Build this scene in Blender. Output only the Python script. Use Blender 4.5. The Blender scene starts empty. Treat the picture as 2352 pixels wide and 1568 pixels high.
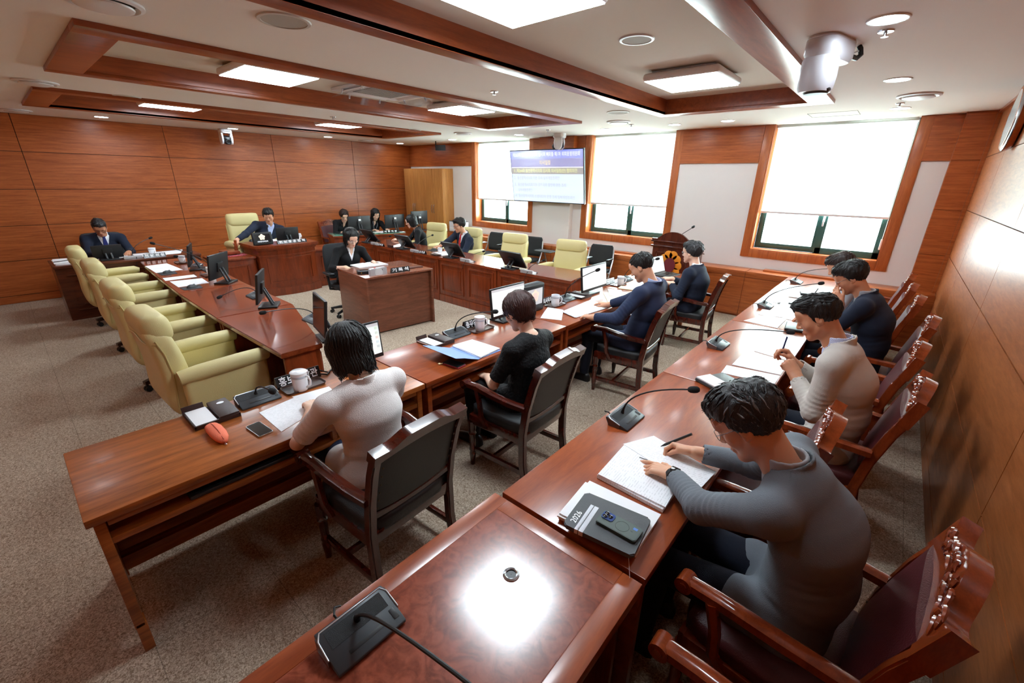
import bpy, bmesh, math, random
import numpy as np
from mathutils import Vector, Matrix, Quaternion

scene = bpy.context.scene
COL = scene.collection
PI = math.pi

# ---------------------------------------------------------------- camera
cam_data = bpy.data.cameras.new('camera')
cam_data.sensor_width = 36.0
cam_data.lens = 15.092
cam_data.clip_start = 0.02
cam = bpy.data.objects.new('camera', cam_data)
COL.objects.link(cam)
cam.matrix_world = Matrix(((0.7549039, -0.2419026, 0.6095927, 0.0),
                           (0.6556365, 0.2554670, -0.7105473, 0.0),
                           (0.0161524, 0.9360661, 0.3514532, 1.95),
                           (0, 0, 0, 1)))
scene.camera = cam

# ---------------------------------------------------------------- world, exposure
world = bpy.data.worlds.new('world')
scene.world = world
world.use_nodes = True
wbg = world.node_tree.nodes['Background']
wbg.inputs[0].default_value = (0.82, 0.94, 1.0, 1)
wbg.inputs[1].default_value = 9.0
vs = scene.view_settings
vs.view_transform = 'Standard'
vs.look = 'None'
vs.gamma = 1.0
vs.use_curve_mapping = False
vs.exposure = 1.85
PANEL_E = 11.0       # emission of the square ceiling panels
DOWN_E = 22.0       # emission of the round downlights
scene.cycles.max_bounces = 8
scene.cycles.diffuse_bounces = 4
scene.cycles.glossy_bounces = 4
scene.cycles.transmission_bounces = 6
scene.cycles.transparent_max_bounces = 8
scene.cycles.sample_clamp_indirect = 4.0
scene.cycles.caustics_reflective = False
scene.cycles.caustics_refractive = False
try:
    scene.cycles.use_denoising = True
except Exception:
    pass

# ---------------------------------------------------------------- materials
def s2l(c):
    c = c / 255.0
    return c / 12.92 if c <= 0.04045 else ((c + 0.055) / 1.055) ** 2.4

def rgb(r, g, b):
    return (s2l(r), s2l(g), s2l(b), 1.0)

_M = {}

def new_mat(name):
    m = bpy.data.materials.new(name)
    m.use_nodes = True
    nt = m.node_tree
    b = nt.nodes['Principled BSDF']
    return m, nt, b

def mat(name, col, rough=0.5, metal=0.0, spec=0.5, bump=0.0, bscale=200.0, coat=0.0, var=0.0, vscale=3.0,
        sheen=0.0, stretch=(1, 1, 1), emit=None, estr=0.0, alpha=1.0):
    if name in _M:
        return _M[name]
    m, nt, b = new_mat(name)
    N, L = nt.nodes, nt.links
    b.inputs['Base Color'].default_value = col
    b.inputs['Roughness'].default_value = rough
    b.inputs['Metallic'].default_value = metal
    b.inputs['Specular IOR Level'].default_value = spec
    b.inputs['Coat Weight'].default_value = coat
    b.inputs['Coat Roughness'].default_value = 0.08
    b.inputs['Sheen Weight'].default_value = sheen
    if emit is not None:
        b.inputs['Emission Color'].default_value = emit
        b.inputs['Emission Strength'].default_value = estr
    if var > 0 or bump > 0:
        tc = N.new('ShaderNodeTexCoord')
        mp = N.new('ShaderNodeMapping')
        mp.inputs['Scale'].default_value = stretch
        L.new(tc.outputs['Object'], mp.inputs['Vector'])
    if var > 0:
        n = N.new('ShaderNodeTexNoise')
        n.inputs['Scale'].default_value = vscale
        n.inputs['Detail'].default_value = 5.0
        L.new(mp.outputs[0], n.inputs['Vector'])
        r = N.new('ShaderNodeMix')
        r.data_type = 'RGBA'
        lo = tuple(max(0, c * (1 - var)) for c in col[:3]) + (1,)
        hi = tuple(min(1, c * (1 + var)) for c in col[:3]) + (1,)
        r.inputs[6].default_value = lo
        r.inputs[7].default_value = hi
        L.new(n.outputs[0], r.inputs[0])
        L.new(r.outputs[2], b.inputs['Base Color'])
    if bump > 0:
        n2 = N.new('ShaderNodeTexNoise')
        n2.inputs['Scale'].default_value = bscale
        n2.inputs['Detail'].default_value = 3.0
        L.new(mp.outputs[0], n2.inputs['Vector'])
        bp = N.new('ShaderNodeBump')
        bp.inputs['Strength'].default_value = bump
        bp.inputs['Distance'].default_value = 0.01
        L.new(n2.outputs[0], bp.inputs['Height'])
        L.new(bp.outputs[0], b.inputs['Normal'])
    _M[name] = m
    return m

def wood(name, c1, c2, stretch=(1, 12, 12), scale=2.2, rough=0.3, coat=0.0, spec=0.5, burl=0.0, fine=0.25, coatr=0.1):
    """veneer: stretched noise grain running along the axis with the smallest stretch"""
    if name in _M:
        return _M[name]
    m, nt, b = new_mat(name)
    N, L = nt.nodes, nt.links
    tc = N.new('ShaderNodeTexCoord')
    mp = N.new('ShaderNodeMapping')
    mp.inputs['Scale'].default_value = stretch
    L.new(tc.outputs['Object'], mp.inputs['Vector'])
    n = N.new('ShaderNodeTexNoise')
    n.inputs['Scale'].default_value = scale
    n.inputs['Detail'].default_value = 6.0
    n.inputs['Roughness'].default_value = 0.6
    n.inputs['Distortion'].default_value = 0.6
    L.new(mp.outputs[0], n.inputs['Vector'])
    n2 = N.new('ShaderNodeTexNoise')
    n2.inputs['Scale'].default_value = scale * 9
    n2.inputs['Detail'].default_value = 3.0
    L.new(mp.outputs[0], n2.inputs['Vector'])
    ad = N.new('ShaderNodeMath'); ad.operation = 'MULTIPLY_ADD'
    L.new(n2.outputs[0], ad.inputs[0]); ad.inputs[1].default_value = fine
    sb = N.new('ShaderNodeMath'); sb.operation = 'SUBTRACT'
    L.new(n.outputs[0], sb.inputs[0]); sb.inputs[1].default_value = fine * 0.5
    L.new(sb.outputs[0], ad.inputs[2])
    rp = N.new('ShaderNodeValToRGB')
    rp.color_ramp.elements[0].position = 0.32
    rp.color_ramp.elements[0].color = c1
    rp.color_ramp.elements[1].position = 0.68
    rp.color_ramp.elements[1].color = c2
    L.new(ad.outputs[0], rp.inputs[0])
    out = rp.outputs[0]
    if burl > 0:
        v = N.new('ShaderNodeTexNoise')
        v.inputs['Scale'].default_value = 16.0
        v.inputs['Detail'].default_value = 6.0
        v.inputs['Distortion'].default_value = 2.0
        L.new(tc.outputs['Object'], v.inputs['Vector'])
        rr = N.new('ShaderNodeValToRGB')
        rr.color_ramp.elements[0].position = 0.35
        rr.color_ramp.elements[0].color = tuple(c * 0.5 for c in c1[:3]) + (1,)
        rr.color_ramp.elements[1].position = 0.62
        rr.color_ramp.elements[1].color = c2
        L.new(v.outputs[0], rr.inputs[0])
        mx = N.new('ShaderNodeMix'); mx.data_type = 'RGBA'
        mx.inputs[0].default_value = burl
        L.new(out, mx.inputs[6]); L.new(rr.outputs[0], mx.inputs[7])
        out = mx.outputs[2]
    L.new(out, b.inputs['Base Color'])
    b.inputs['Roughness'].default_value = rough
    b.inputs['Specular IOR Level'].default_value = spec
    b.inputs['Coat Weight'].default_value = coat
    b.inputs['Coat Roughness'].default_value = coatr
    _M[name] = m
    return m

def emis(name, col, strength):
    if name in _M:
        return _M[name]
    m, nt, b = new_mat(name)
    b.inputs['Base Color'].default_value = (0.8, 0.8, 0.8, 1)
    b.inputs['Emission Color'].default_value = col
    b.inputs['Emission Strength'].default_value = strength if 'light' in name and 'diffuser' in name else strength * 2 ** -vs.exposure
    _M[name] = m
    return m

def glassy(name, tint, tr=0.9, rough=0.02):
    if name in _M:
        return _M[name]
    m, nt, b = new_mat(name)
    N, L = nt.nodes, nt.links
    t = N.new('ShaderNodeBsdfTransparent'); t.inputs[0].default_value = tint
    g = N.new('ShaderNodeBsdfGlossy'); g.inputs[1].default_value = rough
    mx = N.new('ShaderNodeMixShader'); mx.inputs[0].default_value = 1 - tr
    L.new(t.outputs[0], mx.inputs[1]); L.new(g.outputs[0], mx.inputs[2])
    L.new(mx.outputs[0], N['Material Output'].inputs[0])
    _M[name] = m
    return m

# ---------------------------------------------------------------- mesh builder
def rotz(a):
    return Matrix.Rotation(a, 3, 'Z')

def rotx(a):
    return Matrix.Rotation(a, 3, 'X')

def roty(a):
    return Matrix.Rotation(a, 3, 'Y')

class MB:
    def __init__(self):
        self.bm = bmesh.new()

    def box(self, c, s, rot=None, bev=0.0, seg=2):
        t = bmesh.new()
        bmesh.ops.create_cube(t, size=1.0)
        for v in t.verts:
            v.co = Vector((v.co.x * s[0], v.co.y * s[1], v.co.z * s[2]))
        if bev > 0:
            bmesh.ops.bevel(t, geom=list(t.edges), offset=min(bev, min(s) * 0.49), segments=seg, affect='EDGES', profile=0.6)
        for v in t.verts:
            v.co = (rot @ v.co if rot else v.co) + Vector(c)
        self._add(t)
        return self

    def bb(self, x0, x1, y0, y1, z0, z1, bev=0.0, seg=2):
        return self.box(((x0 + x1) / 2, (y0 + y1) / 2, (z0 + z1) / 2), (abs(x1 - x0), abs(y1 - y0), abs(z1 - z0)), None, bev, seg)

    def _add(self, t, mtx=None):
        vm = {}
        for v in t.verts:
            vm[v] = self.bm.verts.new(mtx @ v.co if mtx else v.co)
        for f in t.faces:
            try:
                nf = self.bm.faces.new([vm[v] for v in f.verts])
                nf.material_index = f.material_index
            except ValueError:
                pass
        t.free()

    def raw(self, verts, faces):
        vs_ = [self.bm.verts.new(v) for v in verts]
        for f in faces:
            try:
                self.bm.faces.new([vs_[i] for i in f])
            except ValueError:
                pass
        return self

    def loft(self, secs, closed=True, caps=True):
        rows = [[self.bm.verts.new(p) for p in s] for s in secs]
        n = len(rows[0])
        for a, b in zip(rows[:-1], rows[1:]):
            for i in range(n if closed else n - 1):
                j = (i + 1) % n
                try:
                    self.bm.faces.new((a[i], a[j], b[j], b[i]))
                except ValueError:
                    pass
        if caps and closed:
            for r, rev in ((rows[0], True), (rows[-1], False)):
                try:
                    self.bm.faces.new(list(reversed(r)) if rev else r)
                except ValueError:
                    pass
        return self

    def tube(self, pts, r, n=8, flat=1.0, up=None, caps=True):
        pts = [Vector(p) for p in pts]
        k = len(pts)
        rs = r if isinstance(r, (list, tuple)) else [r] * k
        secs = []
        prev = None
        for i, p in enumerate(pts):
            if i == 0:
                t = pts[1] - pts[0]
            elif i == k - 1:
                t = pts[-1] - pts[-2]
            else:
                t = (pts[i + 1] - pts[i]).normalized() + (pts[i] - pts[i - 1]).normalized()
            t.normalize()
            if prev is None:
                u = Vector(up) if up else (Vector((0, 0, 1)) if abs(t.z) < 0.9 else Vector((1, 0, 0)))
            else:
                u = prev
            a = (u - t * u.dot(t))
            if a.length < 1e-6:
                a = t.orthogonal()
            a.normalize()
            prev = a
            b = t.cross(a)
            secs.append([p + (a * math.cos(2 * PI * j / n) + b * math.sin(2 * PI * j / n) * flat) * rs[i] for j in range(n)])
        return self.loft(secs, True, caps)

    def cyl(self, p0, p1, r0, r1=None, n=16):
        return self.tube([p0, p1], [r0, r0 if r1 is None else r1], n)

    def lathe(self, prof, c=(0, 0, 0), n=20, sx=1.0, sy=1.0, rot=None):
        c = Vector(c)
        secs = []
        for r, z in prof:
            ring = []
            for j in range(n):
                p = Vector((r * sx * math.cos(2 * PI * j / n), r * sy * math.sin(2 * PI * j / n), z))
                ring.append((rot @ p if rot else p) + c)
            secs.append(ring)
        return self.loft(secs)

    def prism(self, pts, d, axis='Z', rot=None, c=(0, 0, 0)):
        """outline pts (2d) extruded between d[0] and d[1] along axis"""
        def put(p, h):
            if axis == 'Z':
                v = Vector((p[0], p[1], h))
            elif axis == 'Y':
                v = Vector((p[0], h, p[1]))
            else:
                v = Vector((h, p[0], p[1]))
            return (rot @ v if rot else v) + Vector(c)
        return self.loft([[put(p, d[0]) for p in pts], [put(p, d[1]) for p in pts]])

    def rbox(self, c, s, rot=None, bev=0.03, seg=4, puff=0.0, sub=0):
        """cushion: bevelled box, optionally puffed on its faces"""
        t = bmesh.new()
        bmesh.ops.create_cube(t, size=1.0)
        for v in t.verts:
            v.co = Vector((v.co.x * s[0], v.co.y * s[1], v.co.z * s[2]))
        if puff > 0:
            bmesh.ops.subdivide_edges(t, edges=list(t.edges), cuts=5, use_grid_fill=True)
            for v in t.verts:
                q = [2 * v.co[i] / s[i] for i in range(3)]
                for i in range(3):
                    j, k = (i + 1) % 3, (i + 2) % 3
                    if abs(abs(q[i]) - 1) < 1e-4:
                        v.co[i] += math.copysign(puff * (1 - q[j] ** 4) * (1 - q[k] ** 4), q[i])
                m = sorted(abs(x) for x in q)
                if m[1] > 0.99:
                    v.co *= 1 - bev / max(s)
        else:
            bmesh.ops.bevel(t, geom=list(t.edges), offset=min(bev, min(s) * 0.49), segments=seg, affect='EDGES', profile=0.5)
        for v in t.verts:
            v.co = (rot @ v.co if rot else v.co) + Vector(c)
        self._add(t)
        return self

    def xf(self, m):
        for v in self.bm.verts:
            v.co = m @ v.co
        return self

    def build(self, name, material=None, parent=None, smooth=None, kind=None, sub=0, **kw):
        bmesh.ops.recalc_face_normals(self.bm, faces=list(self.bm.faces))
        me = bpy.data.meshes.new(name)
        self.bm.to_mesh(me)
        self.bm.free()
        o = bpy.data.objects.new(name, me)
        COL.objects.link(o)
        if material:
            me.materials.append(material)
        if smooth is None:
            smooth = 40
        if smooth:
            for p in me.polygons:
                p.use_smooth = True
            if smooth < 180:
                me.set_sharp_from_angle(angle=math.radians(smooth))
        if sub:
            md = o.modifiers.new('subdivision', 'SUBSURF')
            md.levels = sub
            md.render_levels = sub
        if parent:
            o.parent = parent
        if kind:
            o['kind'] = kind
        for k, v in kw.items():
            o[k] = v
        return o

def thing(name, label, cat, loc=(0, 0, 0), rz=0.0, group=None):
    o = bpy.data.objects.new(name, None)
    o.empty_display_size = 0.1
    COL.objects.link(o)
    o.location = loc
    o.rotation_euler = (0, 0, rz)
    o['label'] = label
    o['category'] = cat
    if group:
        o['group'] = group
    return o

def tag(o, label, cat, group=None):
    o['label'] = label
    o['category'] = cat
    if group:
        o['group'] = group
    return o

def dup(root, loc=None, rz=None, label=None, group=None):
    r = root.copy()
    COL.objects.link(r)
    if loc is not None:
        r.location = loc
    if rz is not None:
        r.rotation_euler = (0, 0, rz)
    if label:
        r['label'] = label
    if group:
        r['group'] = group
    for ch in list(root.children):
        c = ch.copy()
        COL.objects.link(c)
        c.parent = r
        for g in list(ch.children):
            d = g.copy()
            COL.objects.link(d)
            d.parent = c
    return r

def text_mesh(name, body, size, material, parent=None, mtx=None, bold=0.0, align='CENTER', extrude=0.0, wfit=None):
    """lettering as a mesh; mtx places the text's XY plane"""
    c = bpy.data.curves.new(name, 'FONT')
    c.body = body
    c.size = size
    c.align_x = align
    c.align_y = 'CENTER'
    c.offset = bold * size
    c.extrude = extrude
    c.resolution_u = 2
    o = bpy.data.objects.new(name, c)
    COL.objects.link(o)
    dg = bpy.context.evaluated_depsgraph_get()
    me = bpy.data.meshes.new_from_object(o.evaluated_get(dg))
    bpy.data.objects.remove(o)
    bpy.data.curves.remove(c)
    if wfit and len(me.vertices):
        w = max(v.co.x for v in me.vertices) - min(v.co.x for v in me.vertices)
        k = wfit / max(w, 1e-6)
        for v in me.vertices:
            v.co.x *= k
    if mtx is not None:
        me.transform(mtx)
    me.name = name
    o = bpy.data.objects.new(name, me)
    COL.objects.link(o)
    me.materials.clear()
    me.materials.append(material)
    if parent:
        o.parent = parent
    return o

def frame_mtx(origin, xdir, ydir):
    """4x4 whose X and Y axes lie along the given directions"""
    x = Vector(xdir).normalized()
    y = Vector(ydir).normalized()
    z = x.cross(y)
    return Matrix(((x.x, y.x, z.x, origin[0]), (x.y, y.y, z.y, origin[1]), (x.z, y.z, z.z, origin[2]), (0, 0, 0, 1)))
# ================================================================ materials of the room
W_WALL = wood('wall_veneer', rgb(150, 74, 30), rgb(190, 104, 52), stretch=(1.2, 1.2, 22), scale=2.0, rough=0.32, fine=0.35)
W_TRIM = wood('trim_veneer', rgb(126, 58, 26), rgb(160, 80, 40), stretch=(10, 1.0, 10), scale=2.5, rough=0.28, fine=0.3)
W_CASE = wood('casing_veneer', rgb(160, 82, 38), rgb(192, 108, 56), stretch=(10, 10, 1.0), scale=2.5, rough=0.32, fine=0.3)
W_RIGHT = wood('right_wall_veneer', rgb(142, 76, 36), rgb(176, 104, 58), stretch=(3.0, 3.0, 20), scale=2.0, rough=0.33, fine=0.35)
M_GROOVE = mat('panel_groove', rgb(58, 24, 10), 0.7)
M_CEIL = mat('ceiling_paper', rgb(238, 233, 228), 0.85, bump=0.05, bscale=160)
M_TRAY = mat('tray_paper', rgb(214, 204, 190), 0.85, bump=0.05, bscale=160)
M_WHITE = mat('white_wallpaper', rgb(232, 228, 226), 0.8, bump=0.06, bscale=220)
M_GREEN = mat('green_window_frame', rgb(52, 92, 88), 0.35)
M_BLACK = mat('black_plastic', rgb(22, 23, 26), 0.42)
M_DGREY = mat('dark_grey_plastic', rgb(52, 55, 58), 0.4)
M_WPLAST = mat('white_plastic', rgb(225, 225, 228), 0.35)
M_CHROME = mat('brushed_metal', rgb(190, 192, 196), 0.25, metal=1.0)
M_PANEL = emis('light_panel_diffuser', (0.80, 0.92, 1.0, 1), PANEL_E)
M_DOWN = emis('downlight_diffuser', (0.80, 0.92, 1.0, 1), DOWN_E)
M_GLASS = glassy('window_glass', (0.96, 1.0, 0.98, 1), 0.93)

def carpet():
    m, nt, b = new_mat('carpet_tile')
    N, L = nt.nodes, nt.links
    tc = N.new('ShaderNodeTexCoord')
    n = N.new('ShaderNodeTexNoise'); n.inputs['Scale'].default_value = 95.0; n.inputs['Detail'].default_value = 2.0
    n.inputs['Distortion'].default_value = 1.5
    L.new(tc.outputs['Object'], n.inputs['Vector'])
    rp = N.new('ShaderNodeValToRGB')
    rp.color_ramp.elements[0].position = 0.36; rp.color_ramp.elements[0].color = rgb(132, 112, 94)
    rp.color_ramp.elements[1].position = 0.66; rp.color_ramp.elements[1].color = rgb(204, 186, 166)
    L.new(n.outputs[0], rp.inputs[0])
    # tile seams every 0.5 m
    sx = N.new('ShaderNodeSeparateXYZ'); L.new(tc.outputs['Object'], sx.inputs[0])
    seams = []
    for ax in (0, 1):
        a = N.new('ShaderNodeMath'); a.operation = 'ADD'; a.inputs[1].default_value = 100.0 + (0.03 if ax else 0.02)
        L.new(sx.outputs[ax], a.inputs[0])
        d = N.new('ShaderNodeMath'); d.operation = 'DIVIDE'; d.inputs[1].default_value = 0.5
        L.new(a.outputs[0], d.inputs[0])
        f = N.new('ShaderNodeMath'); f.operation = 'FRACT'; L.new(d.outputs[0], f.inputs[0])
        lt = N.new('ShaderNodeMath'); lt.operation = 'LESS_THAN'; lt.inputs[1].default_value = 0.007
        L.new(f.outputs[0], lt.inputs[0]); seams.append(lt)
    mxm = N.new('ShaderNodeMath'); mxm.operation = 'MAXIMUM'
    L.new(seams[0].outputs[0], mxm.inputs[0]); L.new(seams[1].outputs[0], mxm.inputs[1])
    mul = N.new('ShaderNodeMath'); mul.operation = 'MULTIPLY'; mul.inputs[1].default_value = 0.45
    L.new(mxm.outputs[0], mul.inputs[0])
    mx = N.new('ShaderNodeMix'); mx.data_type = 'RGBA'; mx.inputs[7].default_value = rgb(70, 60, 52)
    L.new(mul.outputs[0], mx.inputs[0]); L.new(rp.outputs[0], mx.inputs[6])
    L.new(mx.outputs[2], b.inputs['Base Color'])
    bp = N.new('ShaderNodeBump'); bp.inputs['Strength'].default_value = 0.5; bp.inputs['Distance'].default_value = 0.006
    L.new(n.outputs[0], bp.inputs['Height']); L.new(bp.outputs[0], b.inputs['Normal'])
    b.inputs['Roughness'].default_value = 0.95
    b.inputs['Specular IOR Level'].default_value = 0.1
    return m
M_CARPET = carpet()

X0, X1, Y0, Y1, ZC = -10.2, 0.58, -1.25, 7.6, 2.755
ROWS = [0.0, 0.12, 0.65, 1.17, 1.70, 2.235, ZC]

# ================================================================ floor and ceiling
MB().bb(X0 - 0.2, X1 + 0.2, Y0 - 0.2, Y1 + 0.4, -0.1, 0.0).build('floor', M_CARPET, kind='structure')

FR = [(-2.57, -0.76, -2.44, -0.965), (-5.57, -3.73, -5.43, -3.92), (-8.60, -6.80, -8.45, -6.98)]
FY0, FY1, IY0, IY1 = 0.55, 5.80, 0.77, 5.62
ZT, ZB = 2.885, 2.722
cm = MB()
xs = sorted([X0 - 0.2, X1 + 0.2] + [v for f in FR for v in (f[2] - 0.02, f[3] + 0.02)])
for i in range(len(xs) - 1):
    hole = any(abs(xs[i] - f[2] + 0.02) < 1e-6 for f in FR)
    if hole:
        cm.bb(xs[i], xs[i + 1], Y0 - 0.2, IY0 - 0.02, ZC, ZC + 0.06)
        cm.bb(xs[i], xs[i + 1], IY1 + 0.02, Y1 + 0.4, ZC, ZC + 0.06)
    else:
        cm.bb(xs[i], xs[i + 1], Y0 - 0.2, Y1 + 0.4, ZC, ZC + 0.06)
ceil = cm.build('ceiling', M_CEIL, kind='structure')
for i, (ox0, ox1, ix0, ix1) in enumerate(FR):
    MB().bb(ix0 - 0.02, ix1 + 0.02, IY0 - 0.02, IY1 + 0.02, ZT, ZT + 0.04).build('tray_panel', M_TRAY, ceil)
    t = MB()
    t.bb(ox0, ix0, FY0, FY1, ZB, ZC + 0.001, 0.004).bb(ix1, ox1, FY0, FY1, ZB, ZC + 0.001, 0.004)
    t.bb(ix0, ix1, FY0, IY0, ZB, ZC + 0.001, 0.004).bb(ix0, ix1, IY1, FY1, ZB, ZC + 0.001, 0.004)
    # upright boards of the tray
    t.bb(ix0 - 0.025, ix0, IY0, IY1, ZB + 0.001, ZT).bb(ix1, ix1 + 0.025, IY0, IY1, ZB + 0.001, ZT)
    t.bb(ix0 - 0.025, ix1 + 0.025, IY0 - 0.025, IY0, ZB + 0.001, ZT).bb(ix0 - 0.025, ix1 + 0.025, IY1, IY1 + 0.025, ZB + 0.001, ZT)
    t.build('trim_%d' % (i + 1), W_TRIM, kind='structure')

# ================================================================ panelled walls
def panels(b, plane, pos, nrm, ucuts, zcuts, g=0.004):
    """recessed joints between flat veneer boards; nrm +1/-1 is the way the boards face"""
    for i in range(len(ucuts) - 1):
        for j in range(len(zcuts) - 1):
            u0, u1 = ucuts[i] + g, ucuts[i + 1] - g
            z0, z1 = zcuts[j] + g, zcuts[j + 1] - g
            a, c = (pos - 0.012 * nrm, pos)
            a, c = min(a, c), max(a, c)
            if plane == 'X':
                b.bb(a, c, u0, u1, z0, z1)
            else:
                b.bb(u0, u1, a, c, z0, z1)

wb = MB(); panels(wb, 'X', X0, 1, [Y0, -1.33 + 0.0 if False else Y0 + 0.001, 0.485, 2.30, 4.115, 5.93, Y1], ROWS)
wl = wb.build('wall_back', W_WALL, kind='structure')
MB().bb(X0 - 0.2, X0 - 0.010, Y0 - 0.2, Y1 + 0.4, 0, ZC).build('wall_core', M_GROOVE, wl)
wb = MB(); panels(wb, 'X', X1, -1, [Y0, 0.62, 2.45, 4.28, 6.11, Y1 - 0.12], [0.0, 0.12, 0.63, 1.166, 1.708, 2.275, ZC - 0.03])
wr = wb.build('wall_right', W_RIGHT, kind='structure')
MB().bb(X1 + 0.010, X1 + 0.2, Y0 - 0.2, Y1 + 0.4, 0, ZC).build('wall_core', M_GROOVE, wr)
MB().bb(X1 - 0.028, X1 + 0.01, Y0, Y1, ZC - 0.032, ZC).build('trim_4', W_TRIM, kind='structure')
wn = MB(); panels(wn, 'Y', Y0, 1, [X0, -8.4, -6.6, -4.8, -3.0, -1.2, X1], ROWS)
wn = wn.build('wall_near', W_WALL, kind='structure')
MB().bb(X0, X1, Y0 - 0.2, Y0 - 0.010, 0, ZC).build('wall_core', M_GROOVE, wn)

# ================================================================ window wall
WIN = [(-7.74, -6.12), (-4.65, -3.05), (-1.645, -0.07)]
ZS = 1.0
w = MB()
cuts = [X0] + [v for p in WIN for v in p] + [X1 + 0.2]
for i in range(0, len(cuts) - 1):
    if i % 2 == 0:
        w.bb(cuts[i], cuts[i + 1], Y1, Y1 + 0.4, 0, ZC)
    else:
        w.bb(cuts[i], cuts[i + 1], Y1, Y1 + 0.4, 0, ZS)
w.bb(-5.75, -4.97, Y1 - 0.12, Y1 + 0.01, 0.6, ZC)
w.build('wall_window', M_WHITE, kind='structure')
f = MB()
fz = 2.25
for a, b_ in ((X0, -7.86), (-6.01, -5.77), (-4.95, -4.77), (-2.94, -1.76), (0.04, 0.31)):
    f.bb(a + 0.003, b_ - 0.003, Y1 - 0.018, Y1 + 0.002, fz, ZC - 0.004)
f.bb(-5.77, -4.95, Y1 - 0.14, Y1, fz, ZC - 0.004)
f.build('trim_5', W_WALL, kind='structure')
p = MB()
panels(p, 'Y', Y1 - 0.14, -1, [0.30, 0.56], [0.66, 1.17, 1.70, 2.25, ZC - 0.01])
p.bb(0.30, 0.585, Y1 - 0.128, Y1, 0.66, ZC)
p.bb(0.545, 0.58, Y1 - 0.17, Y1 - 0.1, 0.66, ZC)
p.build('trim_6', W_WALL, kind='structure')
# low cupboard ledge under the windows
l = MB()
l.bb(X0, X1, 7.25, Y1, 0.10, 0.69)
xs = [X0, -8.6, -6.9, -5.2, -3.4, -1.55, 0.58]
for a, b_ in zip(xs[:-1], xs[1:]):
    l.bb(a + 0.004, b_ - 0.004, 7.238, 7.26, 0.03, 0.62)
    l.bb(a + 0.004, b_ - 0.004, 7.232, Y1, 0.628, 0.712, 0.004)
l.bb(X0, X1, 7.27, Y1, 0.0, 0.10)
for a, b_ in ((-7.7, -6.2), (-4.6, -3.1), (-1.36, -0.3)):
    l.bb(a, b_, 7.42, 7.56, 0.712, 0.738, 0.004)
l.bb(0.25, 0.58, 7.222, 7.5, 0.0, 0.70)
l.build('trim_7', W_WALL, kind='structure')

M_BLIND, nt_, b_ = new_mat('blind_fabric')
d1 = nt_.nodes.new('ShaderNodeBsdfDiffuse'); d1.inputs[0].default_value = (0.86, 0.88, 0.86, 1)
d2 = nt_.nodes.new('ShaderNodeBsdfTranslucent'); d2.inputs[0].default_value = (0.92, 0.94, 0.91, 1)
mx_ = nt_.nodes.new('ShaderNodeMixShader'); mx_.inputs[0].default_value = 0.62
nt_.links.new(d1.outputs[0], mx_.inputs[1]); nt_.links.new(d2.outputs[0], mx_.inputs[2])
nt_.links.new(mx_.outputs[0], nt_.nodes['Material Output'].inputs[0])

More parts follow.
